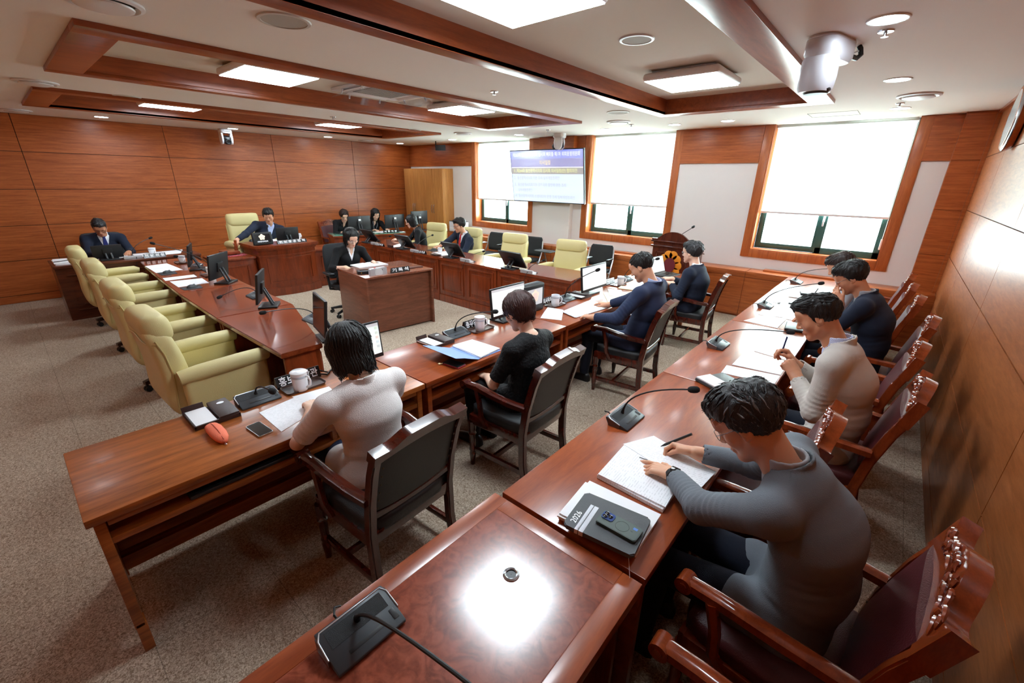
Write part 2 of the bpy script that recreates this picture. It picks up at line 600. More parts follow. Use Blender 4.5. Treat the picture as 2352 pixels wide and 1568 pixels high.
for i, (a, b_) in enumerate(WIN):
    cw = 0.115
    o = MB()
    o.bb(a - cw, a, Y1 - 0.02, Y1 + 0.01, ZS - cw, ZC - 0.002, 0.004).bb(b_, b_ + cw, Y1 - 0.02, Y1 + 0.01, ZS - cw, ZC - 0.002, 0.004)
    o.bb(a, b_, Y1 - 0.02, Y1 + 0.01, ZS - cw, ZS, 0.004)
    o.bb(a - 0.005, a + 0.012, Y1 - 0.01, Y1 + 0.2, ZS, ZC).bb(b_ - 0.012, b_ + 0.005, Y1 - 0.01, Y1 + 0.2, ZS, ZC)
    o.bb(a, b_, Y1 - 0.01, Y1 + 0.2, ZS - 0.005, ZS + 0.012)
    win = o.build('window_%d' % (i + 1), W_CASE, kind='structure')
    g = MB()
    yf = Y1 + 0.17
    mid = a + (b_ - a) * 0.52
    def fr(x0, x1, z0, z1, t, y, d=0.06):
        g.bb(x0, x0 + t, y, y + d, z0, z1, 0.004).bb(x1 - t, x1, y, y + d, z0, z1, 0.004)
        g.bb(x0 + t, x1 - t, y, y + d, z0, z0 + t, 0.004).bb(x0 + t, x1 - t, y, y + d, z1 - t, z1, 0.004)
    fr(a + 0.012, b_ - 0.012, ZS + 0.012, ZC + 0.02, 0.055, yf + 0.03, 0.07)
    fr(a + 0.05, mid, ZS + 0.05, ZC - 0.02, 0.05, yf + 0.01, 0.05)
    g.bb(mid - 0.01, mid + 0.075, yf - 0.01, yf + 0.05, ZS + 0.012, ZC + 0.02, 0.004)
    g.bb(mid, b_ - 0.012, yf - 0.01, yf + 0.05, ZS + 0.012, ZS + 0.10, 0.004)
    g.bb(b_ - 0.085, b_ - 0.012, yf - 0.01, yf + 0.05, ZS + 0.012, ZC + 0.02, 0.004)
    g.build('frame', M_GREEN, win)
    MB().bb(a + 0.03, b_ - 0.03, yf + 0.055, yf + 0.061, ZS + 0.03, ZC).build('glass', M_GLASS, win)
    hd = MB()
    hd.bb(mid + 0.015, mid + 0.045, yf - 0.02, yf - 0.01, 1.46, 1.60, 0.004)
    hd.bb(mid + 0.02, mid + 0.04, yf - 0.045, yf - 0.02, 1.40, 1.54, 0.006)
    hd.build('handle', M_WPLAST, win)
    # roller blind
    zb = (1.535, 1.565, 1.57)[i]
    nm = ('white roller blind in the window left of the wall screen', 'white roller blind in the window just right of the wall screen',
          'white roller blind in the large window nearest the panelled right wall')[i]
    bl = thing('roller_blind', nm, 'blind', (a, Y1 + 0.09, zb), 0, 'white roller blinds half drawn over the windows')
    x0b, x1b = (a + 0.03, b_ - 0.03)
    wdt = b_ - a
    MB().bb(0.03, wdt - 0.03, 0.0, 0.0015, 0.0, ZC - zb).build('fabric', M_BLIND, bl)
    MB().bb(0.028, wdt - 0.028, -0.008, 0.010, -0.025, 0.004, 0.004).build('bottom_bar', M_WPLAST, bl)
    MB().cyl((0.02, 0.022, ZC - zb - 0.03), (wdt - 0.02, 0.022, ZC - zb - 0.03), 0.02).build('roller_tube', M_WPLAST, bl)
    cd = MB().tube([(wdt - 0.022, 0.0, ZC - zb - 0.03), (wdt - 0.022, 0.0, -0.28)], 0.003, 6)
    cd.bb(wdt - 0.034, wdt - 0.012, -0.008, 0.008, -0.42, -0.28, 0.004)
    cd.build('cord', M_WPLAST, bl)

# light portals: let the renderer find the daylight of the windows
for i, (a, b_) in enumerate(WIN):
    ld = bpy.data.lights.new('window_portal', 'AREA')
    ld.shape = 'RECTANGLE'
    ld.size = b_ - a
    ld.size_y = ZC - ZS
    ld.cycles.is_portal = True
    lo = bpy.data.objects.new('window_portal', ld)
    COL.objects.link(lo)
    lo.location = ((a + b_) / 2, Y1 + 0.32, (ZC + ZS) / 2)
    lo.rotation_euler = (-PI / 2, 0, 0)

# ================================================================ ceiling fittings
def light_panel(x, y, label):
    t = thing('ceiling_light', label, 'ceiling light', (x, y, ZT), 0, 'square panel lights in the wood ceiling trays')
    h = 0.33
    b = MB(); b.rbox((0, 0, -0.055), (2 * h, 2 * h, 0.062), None, 0.025, 3)
    b.build('housing', M_WPLAST, t)
    MB().bb(-h + 0.02, h - 0.02, -h + 0.02, h - 0.02, -0.0885, -0.0865).build('diffuser', M_PANEL, t)
    c = MB().bb(-h + 0.06, h - 0.06, -h + 0.06, h - 0.06, -0.024, -0.0005)
    c.build('mounting_plate', M_CHROME, t)
    return t
LP = [('square panel light nearest overhead, cut by the top picture edge', -1.70, 1.99), ('square panel light in the nearest tray towards the large window', -1.71, 4.44),
      ('square panel light in the middle tray, beside the air conditioner on the left', -4.67, 1.96), ('square panel light in the middle tray between the air conditioner and the windows', -4.73, 4.40),
      ('narrow-looking panel light in the farthest tray towards the left', -7.72, 1.92), ('narrow-looking panel light in the farthest tray towards the corner cupboard', -7.80, 4.37)]
for lb, x, y in LP:
    light_panel(x, y, lb)

def downlight(x, y, label, r=0.083):
    t = thing('downlight', label, 'downlight', (x, y, ZC), 0, 'round ceiling downlights')
    MB().lathe([(r - 0.004, -0.001), (r - 0.004, -0.006), (r + 0.004, -0.007), (r + 0.009, -0.004), (r + 0.010, -0.001)], (0, 0, 0), 28).build('trim_ring', M_WPLAST, t)
    MB().lathe([(0.001, -0.004), (r - 0.004, -0.004), (r - 0.004, -0.0015), (0.001, -0.0015)], (0, 0, 0), 28).build('diffuser', M_DOWN, t)
DL = [(-0.285, 3.25, 'big bright downlight beside the nearest ceiling camera'), (-0.27, 5.0, 'downlight over the right aisle, between the big one and the round air vent'),
      (-0.27, 6.75, 'downlight over the right aisle just in front of the large window'), (-2.07, 6.83, 'downlight by the wall pier left of the large window'),
      (-2.81, 6.86, 'downlight above the wooden lectern'), (-3.94, 6.84, 'downlight in front of the middle window'), (-5.77, 6.82, 'downlight left of the camera above the wall screen'),
      (-7.69, 6.86, 'downlight in front of the farthest window'), (-9.68, 6.93, 'downlight in the far room corner over the tan cupboard'),
      (-9.61, 5.05, 'downlight by the back wall, second from the far corner'), (-9.60, 3.23, 'downlight by the back wall camera'), (-9.55, 1.42, 'downlight by the back wall at far left')]
for x, y, lb in DL:
    downlight(x, y, lb)
for x in (-0.28, -2.6, -5.4, -8.2):
    downlight(x, -0.45 if x != -0.28 else 1.5, 'round downlight behind the camera')

def diffuser(x, y, label, r=0.165):
    t = thing('air_diffuser', label, 'air vent', (x, y, ZC), 0, 'round ceiling air diffusers')
    MB().lathe([(r, -0.001), (r, -0.012), (r - 0.02, -0.018), (r - 0.035, -0.004), (r - 0.04, -0.001)], (0, 0, 0), 32).build('ring', M_WPLAST, t)
    MB().lathe([(0.001, -0.030), (r * 0.55, -0.034), (r * 0.72, -0.026), (r * 0.74, -0.018), (r * 0.60, -0.014), (0.001, -0.014)], (0, 0, 0), 32).build('disc', M_WPLAST, t)
    MB().lathe([(0.02, -0.014), (0.02, -0.001), (0.019, -0.001), (0.019, -0.014)], (0, 0, 0), 8).build('stem', M_CHROME, t)
    MB().lathe([(0.001, -0.0012), (r - 0.035, -0.0012), (r - 0.035, -0.0005), (0.001, -0.0005)], (0, 0, 0), 24).build('duct_mouth', mat('duct_shadow', rgb(120, 115, 110), 0.8), t)
for x, y, lb in [(-3.27, 0.62, 'large round air vent cut by the top left picture edge'), (-6.51, 0.56, 'round air vent left of the two farther ceiling trays'), (-9.63, 0.54, 'round air vent at the far left wall edge'),
                 (-0.13, 5.92, 'round air vent above the right aisle near the clock'), (-3.33, 6.12, 'round air vent at the far corner of the nearest tray'),
                 (-6.46, 6.03, 'round air vent between the two farther trays near the windows'), (-9.66, 5.98, 'round air vent by the back wall near the far corner')]:
    diffuser(x, y, lb)

def speaker(x, y, z, label, ring=False):
    t = thing('ceiling_speaker', label, 'speaker', (x, y, z), 0, 'round flat ceiling speakers')
    r = 0.135 if not ring else 0.118
    MB().lathe([(0.001, -0.006), (r - 0.018, -0.006), (r - 0.018, -0.0005), (0.001, -0.0005)], (0, 0, 0), 32).build('grille', mat('speaker_mesh', rgb(178, 174, 166), 0.7, bump=0.2, bscale=900), t)
    MB().lathe([(r - 0.018, -0.001), (r - 0.017, -0.009), (r, -0.008), (r + 0.004, -0.001)], (0, 0, 0), 32).build('rim', M_WPLAST if ring else mat('speaker_rim', rgb(205, 200, 192), 0.5), t)
speaker(-2.82, 1.31, ZC, 'flat round speaker near the top left, between the two nearest trays')
speaker(-6.85, 1.28, ZC, 'flat round speaker at the edge of the farthest tray, left side')
speaker(-6.84, 5.2, ZC, 'flat round speaker at the edge of the farthest tray, window side')
speaker(-2.91, 5.32, ZC, 'flat round speaker beside the nearest tray by the middle window')
speaker(-1.68, 3.24, ZT, 'round speaker with white rim inside the nearest tray', True)

for x, y, lb in [(-0.30, 3.47, 'sprinkler beside the big downlight'), (-0.27, 6.38, 'sprinkler in front of the large window'), (-3.26, 3.47, 'sprinkler between the two nearest trays'),
                 (-6.43, 3.49, 'sprinkler between the two farther trays'), (-4.81, 6.45, 'sprinkler left of the camera above the wall screen'), (-3.34, 6.54, 'sprinkler in front of the middle window')]:
    t = thing('sprinkler', lb, 'sprinkler', (x, y, ZC), 0, 'ceiling sprinklers')
    MB().lathe([(0.04, -0.0005), (0.036, -0.008), (0.012, -0.010), (0.010, -0.0005)], (0, 0, 0), 20).build('escutcheon', M_CHROME, t)
    MB().lathe([(0.008, -0.009), (0.007, -0.025), (0.018, -0.027), (0.018, -0.031), (0.001, -0.032)], (0, 0, 0), 14).build('head', M_CHROME, t)

# access hatch lines in the ceiling
h = MB()
for a in ((-1.13, -0.64, 6.70, 6.704), (-1.13, -0.64, 7.086, 7.09), (-1.13, -1.126, 6.70, 7.09), (-0.644, -0.64, 6.70, 7.09)):
    h.bb(a[0], a[1], a[2], a[3], ZC - 0.002, ZC)
tag(h.build('access_hatch', mat('hatch_gap', rgb(110, 105, 95), 0.8)), 'slim rectangular access hatch in the ceiling before the large window', 'hatch')
# ================================================================ desk materials
W_BROWN = wood('walnut_desk_veneer', rgb(128, 66, 22), rgb(184, 104, 46), stretch=(14, 1.2, 14), scale=1.6, rough=0.34, coat=0.12, fine=0.3, coatr=0.15)
W_RED = wood('mahogany_desk_veneer', rgb(126, 50, 18), rgb(164, 78, 32), stretch=(10, 1.4, 10), scale=1.8, rough=0.3, coat=0.32, fine=0.25, coatr=0.14)
W_REDX = wood('mahogany_long_grain', rgb(108, 42, 20), rgb(146, 66, 34), stretch=(1.4, 10, 10), scale=1.8, rough=0.2, coat=0.6, fine=0.25, coatr=0.08)
W_CAB = wood('mahogany_cabinet_veneer', rgb(104, 40, 16), rgb(140, 62, 28), stretch=(9, 9, 1.2), scale=2.0, rough=0.28, coat=0.2, fine=0.25)
W_BURL = wood('burl_inlay_veneer', rgb(122, 48, 30), rgb(164, 84, 60), stretch=(3, 3, 3), scale=5.0, rough=0.2, coat=0.7, burl=0.5, fine=0.3, coatr=0.16)
W_DARK = wood('dark_walnut_veneer', rgb(72, 30, 14), rgb(102, 48, 24), stretch=(2, 2, 14), scale=1.8, rough=0.3, coat=0.2, fine=0.3)
W_CLERK = wood('brown_laminate', rgb(104, 60, 42), rgb(134, 80, 58), stretch=(2, 2, 14), scale=2.0, rough=0.32, fine=0.3)
W_CLERKT = wood('brown_laminate_top', rgb(118, 66, 48), rgb(146, 88, 66), stretch=(2, 12, 2), scale=2.0, rough=0.25, coat=0.3, fine=0.25)
W_TAN = wood('tan_cupboard_veneer', rgb(188, 124, 62), rgb(212, 150, 84), stretch=(9, 9, 1.0), scale=2.0, rough=0.4, fine=0.25)
M_INNER = mat('shelf_inside', rgb(62, 36, 20), 0.6)

DZ = 0.74
# ---------------------------------------------------------------- row of desks the officials sit at (users on the +X side)
def official_desk(y0, y1, m, label, shelf=True, x0=-2.64, x1=-2.0, div=None, sgn=1, name='desk', group=None, top_m=None):
    t = thing(name, label, 'desk', ((x0 + x1) / 2, (y0 + y1) / 2, 0), 0, group)
    w = (x1 - x0) / 2
    l = (y1 - y0) / 2
    def X(v):
        return v * sgn
    def bb(b, a, c, d, e, f, g, bev=0.003):
        b.bb(min(X(a), X(c)), max(X(a), X(c)), d, e, f, g, bev)
        return b
    bb(MB(), -w, w, -l + 0.001, l - 0.001, DZ - 0.035, DZ, 0.005).build('top', top_m or m, t)
    ap = MB()
    if shelf:
        bb(ap, w - 0.045, w - 0.015, -l + 0.06, l - 0.06, DZ - 0.065, DZ - 0.036)
    bb(ap, -w + 0.015, -w + 0.04, -l + 0.02, l - 0.02, 0.10, DZ - 0.036)
    ap.build('back_panel', m, t)
    for s in (-1, 1):
        p = MB()
        bb(p, -w + 0.015, w - 0.015, s * (l - 0.02), s * (l - 0.055), 0.14, DZ - 0.036)
        bb(p, w - 0.075, w - 0.015, s * (l - 0.022), s * (l - 0.06), 0.0, 0.16)
        bb(p, -w + 0.015, -w + 0.075, s * (l - 0.022), s * (l - 0.06), 0.0, 0.16)
        p.build('side_panel', m, t)
    if shelf:
        bb(MB(), -w + 0.05, w - 0.02, -l + 0.055, l - 0.055, DZ - 0.155, DZ - 0.125).build('shelf', m, t)
        dv = MB()
        for d in (div or (0.0,)):
            bb(dv, -w + 0.05, w - 0.022, d - 0.012, d + 0.012, DZ - 0.125, DZ - 0.036)
        dv.build('divider', m, t)
    bb(MB(), -w + 0.16, -w + 0.22, -l + 0.055, l - 0.055, 0.14, 0.22).build('stretcher', m, t)
    return t

official_desk(-0.085, 1.497, W_BROWN, 'light walnut desk of the woman in white, with an orange pouch on it', div=(0.19,))
official_desk(1.503, 3.075, W_RED, 'red mahogany desk of the woman in black, with a blue folder on it')
official_desk(3.080, 4.650, W_RED, 'red mahogany desk of the man in navy with the fanned white papers')
official_desk(4.655, 6.20, W_RED, 'red mahogany desk in front of the lectern, with a laptop on it')

# ---------------------------------------------------------------- long tables along the right wall (users on the +X side)
for i, (a, b_, lb) in enumerate(((1.078, 2.712, 'red-brown table with the black planner and phone, of the man in grey'),
                                 (2.718, 4.325, 'red-brown table in front of the man in beige'),
                                 (4.331, 5.94, 'red-brown table in front of the man resting his chin on his hand'),
                                 (5.946, 7.20, 'red-brown table against the window wall'))):
    official_desk(a, b_, W_RED, lb, shelf=False, x0=-0.965, x1=-0.335, div=(0.0,), group='long row of tables on the right')

# ---------------------------------------------------------------- nearest table with burl inlay
t = thing('table', 'nearest table, glossy burl top with a metal cable hole', 'table', (-0.662, 0.26, 0), 0)
b = MB().bb(-0.325, 0.325, -0.80, 0.80, DZ - 0.05, DZ - 0.004, 0.006)
b.build('top', W_RED, t)
MB().bb(-0.255, 0.255, -0.73, 0.735, DZ - 0.012, DZ - 0.0033).build('inlay', W_BURL, t)
fr_ = MB()
fr_.bb(-0.325, -0.256, -0.80, 0.80, DZ - 0.012, DZ - 0.0025, 0.003).bb(0.256, 0.325, -0.80, 0.80, DZ - 0.012, DZ - 0.0025, 0.003)
fr_.bb(-0.256, 0.256, 0.736, 0.80, DZ - 0.012, DZ - 0.0025, 0.003).bb(-0.256, 0.256, -0.80, -0.731, DZ - 0.012, DZ - 0.0025, 0.003)
fr_.build('border', W_RED, t)
fr_ = MB()
fr_.bb(-0.30, 0.29, 0.72, 0.74, 0.0, DZ - 0.05); MB().bb(-0.30, 0.29, -0.74, -0.72, 0.0, DZ - 0.05).build('side_panel', W_CAB, t)
for s in (-1, 1):
    pass
fr_.build('side_panel', W_CAB, t)
MB().bb(-0.30, -0.28, -0.72, 0.72, 0.1, DZ - 0.05).build('back_panel', W_CAB, t)
MB().bb(-0.28, 0.28, -0.72, 0.72, DZ - 0.16, DZ - 0.13).build('shelf', W_CAB, t)
g = MB().lathe([(0.017, 0.0), (0.017, 0.004), (0.021, 0.006), (0.027, 0.003), (0.028, 0.0)], (-0.015, 0.545, DZ - 0.0033), 24)
g.build('grommet', M_CHROME, t)
MB().lathe([(0.001, 0.0), (0.001, 0.001), (0.0165, 0.001), (0.0165, 0.0)], (-0.015, 0.545, DZ - 0.0033), 20).build('grommet_hole', M_BLACK, t)

# ---------------------------------------------------------------- left row (councillors with pale chairs, users on the -Y side)
def poly_desk(name, label, pts, m, panel_edge, group, front_panels=2, z=DZ, user_edge=None, front_m=None, plinth=True):
    """desk with a polygonal top; panel_edge = indices of the edge that carries the panelled front"""
    cx = sum(p[0] for p in pts) / len(pts)
    cy = sum(p[1] for p in pts) / len(pts)
    t = thing(name, label, 'desk', (cx, cy, 0), 0, group)
    q = [(p[0] - cx, p[1] - cy) for p in pts]
    b = MB()
    b.prism(q, (z - 0.04, z))
    bmesh.ops.bevel(b.bm, geom=[e for e in b.bm.edges if abs(e.verts[0].co.z - e.verts[1].co.z) < 1e-5], offset=0.006, segments=2, affect='EDGES')
    b.build('top', m, t)
    fm = front_m or W_CAB
    a, c = Vector(q[panel_edge[0]] + (0,)), Vector(q[panel_edge[1]] + (0,))
    d = (c - a); L = d.length; d.normalize()
    n = Vector((d.y, -d.x, 0))
    if n.dot(a) < 0:
        n = -n
    rot = Matrix(((d.x, n.x, 0), (d.y, n.y, 0), (0, 0, 1)))
    def pt(u, v, zz):
        return a + d * u + n * v + Vector((0, 0, zz))
    fb = MB()
    fb.box(pt(L / 2, -0.035, (z - 0.04) / 2), (L - 0.012, 0.03, z - 0.042), rot, 0.003)
    if plinth:
        fb.box(pt(L / 2, -0.018, 0.06), (L - 0.006, 0.03, 0.12), rot, 0.006)
    fb.build('front', fm, t)
    for k in range(front_panels):
        w_ = L / front_panels
        u = w_ * (k + 0.5)
        pb = MB()
        pw, pz0, pz1 = w_ - 0.12, 0.19, z - 0.10
        # raised moulding frame and field
        for (uu, zz, su, sz) in ((u, pz0, pw, 0.03), (u, pz1, pw, 0.03)):
            pb.box(pt(uu, -0.014, zz), (su, 0.022, sz), rot, 0.008)
        for uu in (u - pw / 2 + 0.015, u + pw / 2 - 0.015):
            pb.box(pt(uu, -0.014, (pz0 + pz1) / 2), (0.03, 0.022, pz1 - pz0), rot, 0.008)
        pb.box(pt(u, -0.016, (pz0 + pz1) / 2), (pw - 0.13, 0.014, pz1 - pz0 - 0.13), rot, 0.006)
        pb.build('raised_panel', fm, t)
    # end panels
    for e in ((panel_edge[0], -1), (panel_edge[1], 1)):
        i = e[0]
        j = (i - 1) % len(q) if (panel_edge[1] == (panel_edge[0] + 1) % len(q)) == (e[1] < 0) else (i + 1) % len(q)
        A, B = Vector(q[i] + (0,)), Vector(q[j] + (0,))
        dd = (B - A); LL = dd.length; dd.normalize()
        nn = Vector((dd.y, -dd.x, 0))
        if nn.dot(A) > 0:
            nn = -nn
        r2 = Matrix(((dd.x, nn.x, 0), (dd.y, nn.y, 0), (0, 0, 1)))
        MB().box((A + B) / 2 + nn * 0.035 + Vector((0, 0, (z - 0.04) / 2)), (LL - 0.05, 0.03, z - 0.042), r2, 0.003).build('side_panel', fm, t)
    return t

BG = 'councillor desks of the left row'
poly_desk('desk', 'end desk of the left row, its bare top catching a bright lamp reflection', [(-4.435, 1.06), (-3.145, 1.09), (-3.145, 1.40), (-4.435, 1.735)], W_REDX, (2, 3), None)
poly_desk('desk', 'bare desk of the left row, second from the near end', [(-5.725, 1.075), (-4.440, 1.06), (-4.440, 1.735), (-5.725, 1.75)], W_REDX, (2, 3), None)
poly_desk('desk', 'desk of the left row with two white sheets, third from near end', [(-7.0, 1.13), (-5.730, 1.075), (-5.730, 1.75), (-7.0, 1.80)], W_REDX, (2, 3), None)
poly_desk('desk', 'far desk of the left row, next to the dark desk of the man in glasses', [(-8.26, 1.20), (-7.005, 1.13), (-7.005, 1.80), (-8.26, 1.86)], W_REDX, (2, 3), None)
# ---------------------------------------------------------------- window-side row
poly_desk('desk', 'empty near end desk of the window-side row', [(-2.99, 4.635), (-4.265, 4.585), (-4.265, 5.27), (-3.10, 5.34)], W_REDX, (0, 1), None)
poly_desk('desk', 'window-side desk of the man with the red tie', [(-4.270, 4.585), (-5.60, 4.60), (-5.60, 5.28), (-4.270, 5.27)], W_REDX, (0, 1), None)
poly_desk('desk', 'window-side desk of the woman in the black jacket', [(-5.605, 4.60), (-6.92, 4.61), (-6.92, 5.30), (-5.605, 5.28)], W_REDX, (0, 1), None)
poly_desk('desk', 'far end desk of the window-side row', [(-6.925, 4.61), (-8.05, 4.63), (-8.05, 5.32), (-6.925, 5.30)], W_REDX, (0, 1), None)

# ---------------------------------------------------------------- recording clerk's desk
t = thing('desk', 'brown laminate desk of the recording clerk in the middle of the floor', 'desk', (-5.19, 3.33, 0), -0.085)
MB().bb(-0.415, 0.415, -0.50, 0.50, 0.755, 0.78, 0.003).build('top', W_CLERKT, t)
MB().bb(-0.41, 0.412, -0.497, -0.470, 0.0, 0.755, 0.002).build('side_panel', W_CLERK, t)
MB().bb(-0.41, 0.412, 0.470, 0.497, 0.0, 0.755, 0.002).build('side_panel', W_CLERK, t)
MB().bb(0.34, 0.362, -0.47, 0.47, 0.02, 0.754).build('front_panel', W_CLERK, t)
MB().bb(-0.38, 0.33, -0.46, 0.46, 0.60, 0.62).build('shelf', W_CLERK, t)

# ---------------------------------------------------------------- chairman's desk
t = thing('chairman_desk', "high curved mahogany desk of the chairman with fluted frieze", 'desk', (-8.2, 3.16, 0), 0)
def bow(x, hw, back, sag=0.10, n=12):
    """outline of a bowed front, counter-clockwise"""
    pts = [(-back, hw), (-back, -hw)]
    for i in range(n + 1):
        u = -1 + 2 * i / n
        pts.append((x + sag * (1 - u * u), u * hw))
    return pts
fx = 0.30
MB().prism(bow(fx + 0.025, 0.50, 0.36), (0, 0.13)).prism(bow(fx + 0.012, 0.49, 0.36), (0.13, 0.15)).build('plinth', W_CAB, t)
MB().prism(bow(fx, 0.475, 0.36), (0.15, 0.74)).build('body', W_CAB, t)
pm = MB()
def bowstrip(b, x, u0, u1, z0, z1, d=0.014, hw=0.475, sag=0.10, n=10):
    f_, bk = [], []
    for i in range(n + 1):
        u = u0 + (u1 - u0) * i / n
        y = u * hw
        xx = x + sag * (1 - u * u)
        f_.append((xx + d, y)); bk.append((xx - 0.004, y))
    b.prism(f_ + list(reversed(bk)), (z0, z1))
bowstrip(pm, fx, -0.80, 0.80, 0.615, 0.645); bowstrip(pm, fx, -0.80, 0.80, 0.215, 0.245)
bowstrip(pm, fx, -0.80, -0.75, 0.245, 0.615, n=2); bowstrip(pm, fx, 0.75, 0.80, 0.245, 0.615, n=2)
pm.build('front_panel', W_CAB, t)
fl = MB()
for i in range(46):
    u = -0.96 + 1.92 * i / 45
    fl.cyl((fx + 0.10 * (1 - u * u) + 0.002, u * 0.475, 0.70), (fx + 0.10 * (1 - u * u) + 0.002, u * 0.475, 0.765), 0.007, None, 6)
fl.prism(bow(fx + 0.004, 0.478, 0.36), (0.695, 0.77))
fl.build('fluted_frieze', W_CAB, t)
MB().prism(bow(fx + 0.014, 0.488, 0.36), (0.672, 0.696)).prism(bow(fx + 0.02, 0.495, 0.36), (0.77, 0.795)).prism(bow(fx + 0.045, 0.515, 0.37), (0.795, 0.82)).prism(bow(fx + 0.06, 0.53, 0.38), (0.82, 0.86)).build('cornice_top', W_CAB, t)
for s in (-1, 1):
    w_ = MB()
    y0, y1 = (0.50, 1.12) if s > 0 else (-1.08, -0.50)
    w_.bb(-0.30, 0.20, y0, y1, 0.0, 0.655, 0.003)
    w_.bb(-0.34, 0.245, y0 - (0.03 if s < 0 else 0), y1 + (0.03 if s > 0 else 0), 0.655, 0.69, 0.008)
    for zz in (0.14, 0.54):
        w_.bb(0.195, 0.212, y0 + 0.12, y1 - 0.12, zz, zz + 0.025, 0.004)
    for yy in (y0 + 0.12, y1 - 0.145):
        w_.bb(0.195, 0.212, yy, yy + 0.025, 0.14, 0.565, 0.004)
    w_.bb(0.195, 0.215, y0, y1, 0.0, 0.10, 0.004)
    w_.build('side_wing', W_CAB, t)

# ---------------------------------------------------------------- adviser's dark desk at the left
t = thing('desk', 'dark walnut desk at the far left of the man in glasses', 'desk', (-8.75, 1.155, 0), 0)
MB().bb(-0.36, 0.36, -0.85, 0.85, 0.725, 0.76, 0.006).build('top', W_DARK, t)
q = MB().bb(0.305, 0.335, -0.84, 0.84, 0.0, 0.725)
for zz in (0.13, 0.21, 0.55, 0.62):
    q.bb(0.33, 0.346, -0.66 if zz in (0.21, 0.55) else -0.74, 0.66 if zz in (0.21, 0.55) else 0.74, zz, zz + 0.012, 0.003)
q.build('front_panel', W_DARK, t)
for s in (-1, 1):
    MB().bb(-0.33, 0.305, s * 0.84, s * 0.81, 0, 0.725).build('side_panel', W_DARK, t)

# ---------------------------------------------------------------- clerks' glass-topped table by the back wall
ang = -math.atan2(0.45, 1.52)
t = thing('table', 'table with green glass top where two women in black sit by the back wall', 'table', (-9.06, 5.42, 0), ang)
MB().bb(-0.33, 0.33, -0.80, 0.80, 0.735, 0.77, 0.005).build('top', W_CAB, t)
MB().bb(-0.325, 0.325, -0.79, 0.79, 0.7705, 0.778, 0.002).build('glass_top', mat('green_glass_top', rgb(96, 150, 128), 0.06, coat=0.5), t)
q = MB().bb(0.28, 0.305, -0.78, 0.78, 0.05, 0.735)
q.bb(0.30, 0.315, -0.70, 0.70, 0.16, 0.19, 0.004).bb(0.30, 0.315, -0.70, 0.70, 0.60, 0.63, 0.004)
q.build('front_panel', W_CAB, t)
for s in (-1, 1):
    MB().bb(-0.30, 0.28, s * 0.78, s * 0.75, 0, 0.735).build('side_panel', W_CAB, t)

# ---------------------------------------------------------------- lectern
t = thing('lectern', 'tall mahogany lectern with an arched crest and a gold emblem', 'lectern', (-2.50, 6.90, 0), 0)
W_LECT = wood('lectern_mahogany', rgb(66, 24, 14), rgb(96, 42, 26), stretch=(9, 9, 1.2), scale=2.0, rough=0.25, coat=0.4, fine=0.25)
MB().bb(-0.33, 0.33, -0.25, 0.24, 0.0, 0.10, 0.008).build('plinth', W_LECT, t)
hw = 0.33
sec = [(-0.25, 0.10), (0.22, 0.10), (0.22, 1.02), (-0.25, 1.14)]
MB().prism([(y, z) for y, z in sec], (-0.31, 0.31), 'X').build('body', W_LECT, t)
cr = []
for i in range(25):
    u = -1 + 2 * i / 24
    k = max(0.0, 1 - (abs(u) / 0.72) ** 2.2)
    cr.append((u * hw, 1.145 + 0.11 * k))
MB().prism([(-hw, 1.10)] + [c for c in cr] + [(hw, 1.10)], (-0.275, -0.235), 'Y').build('crest', W_LECT, t)
m_ = MB()
for z0 in (1.02, 1.095):
    m_.bb(-hw - 0.012, hw + 0.012, -0.285, -0.24, z0, z0 + 0.022, 0.008)
    for s in (-1, 1):
        m_.prism([(-0.285, z0), (-0.285, z0 + 0.022), (0.235, z0 - 0.10), (0.235, z0 - 0.12)], (s * 0.31, s * 0.335), 'X')
m_.build('moulding', W_LECT, t)
m_ = MB()
for z0 in (0.20, 0.92):
    m_.bb(-0.25, 0.25, -0.262, -0.245, z0, z0 + 0.025, 0.004)
for xx in (-0.25, 0.225):
    m_.bb(xx, xx + 0.025, -0.262, -0.245, 0.20, 0.945, 0.004)
m_.build('front_panel', W_LECT, t)
M_ORANGE = mat('orange_petals', rgb(238, 150, 40), 0.45, metal=0.3)
M_MAROON_E = mat('emblem_maroon', rgb(110, 30, 40), 0.5)
em = MB()
for k in range(10):
    a = 2 * PI * k / 10
    em.lathe([(0.001, -0.012), (0.06, -0.008), (0.07, 0.0), (0.06, 0.004), (0.001, 0.004)], (0.115 * math.cos(a), -0.268, 0.76 + 0.155 * math.sin(a)), 14, rot=rotx(PI / 2))
em.lathe([(0.001, -0.016), (0.12, -0.012), (0.125, 0), (0.001, 0.004)], (0, -0.266, 0.76), 24, sx=1.0, sy=1.3, rot=rotx(PI / 2))
e_ = em.build('emblem', M_ORANGE, t)
MB().lathe([(0.001, -0.006), (0.085, -0.004), (0.09, 0.0), (0.001, 0.0)], (0, -0.284, 0.76), 24, sx=1.0, sy=1.25, rot=rotx(PI / 2)).build('emblem_centre', M_MAROON_E, e_)
mc = MB().tube([(-0.02, -0.10, 1.09), (0.0, -0.14, 1.16), (0.10, -0.16, 1.24), (0.22, -0.17, 1.33)], 0.005, 8)
mc.lathe([(0.002, -0.03), (0.016, -0.022), (0.018, 0.0), (0.016, 0.02), (0.002, 0.03)], (0.235, -0.17, 1.345), 12, rot=roty(0.95))
mc.build('microphone', M_BLACK, t)

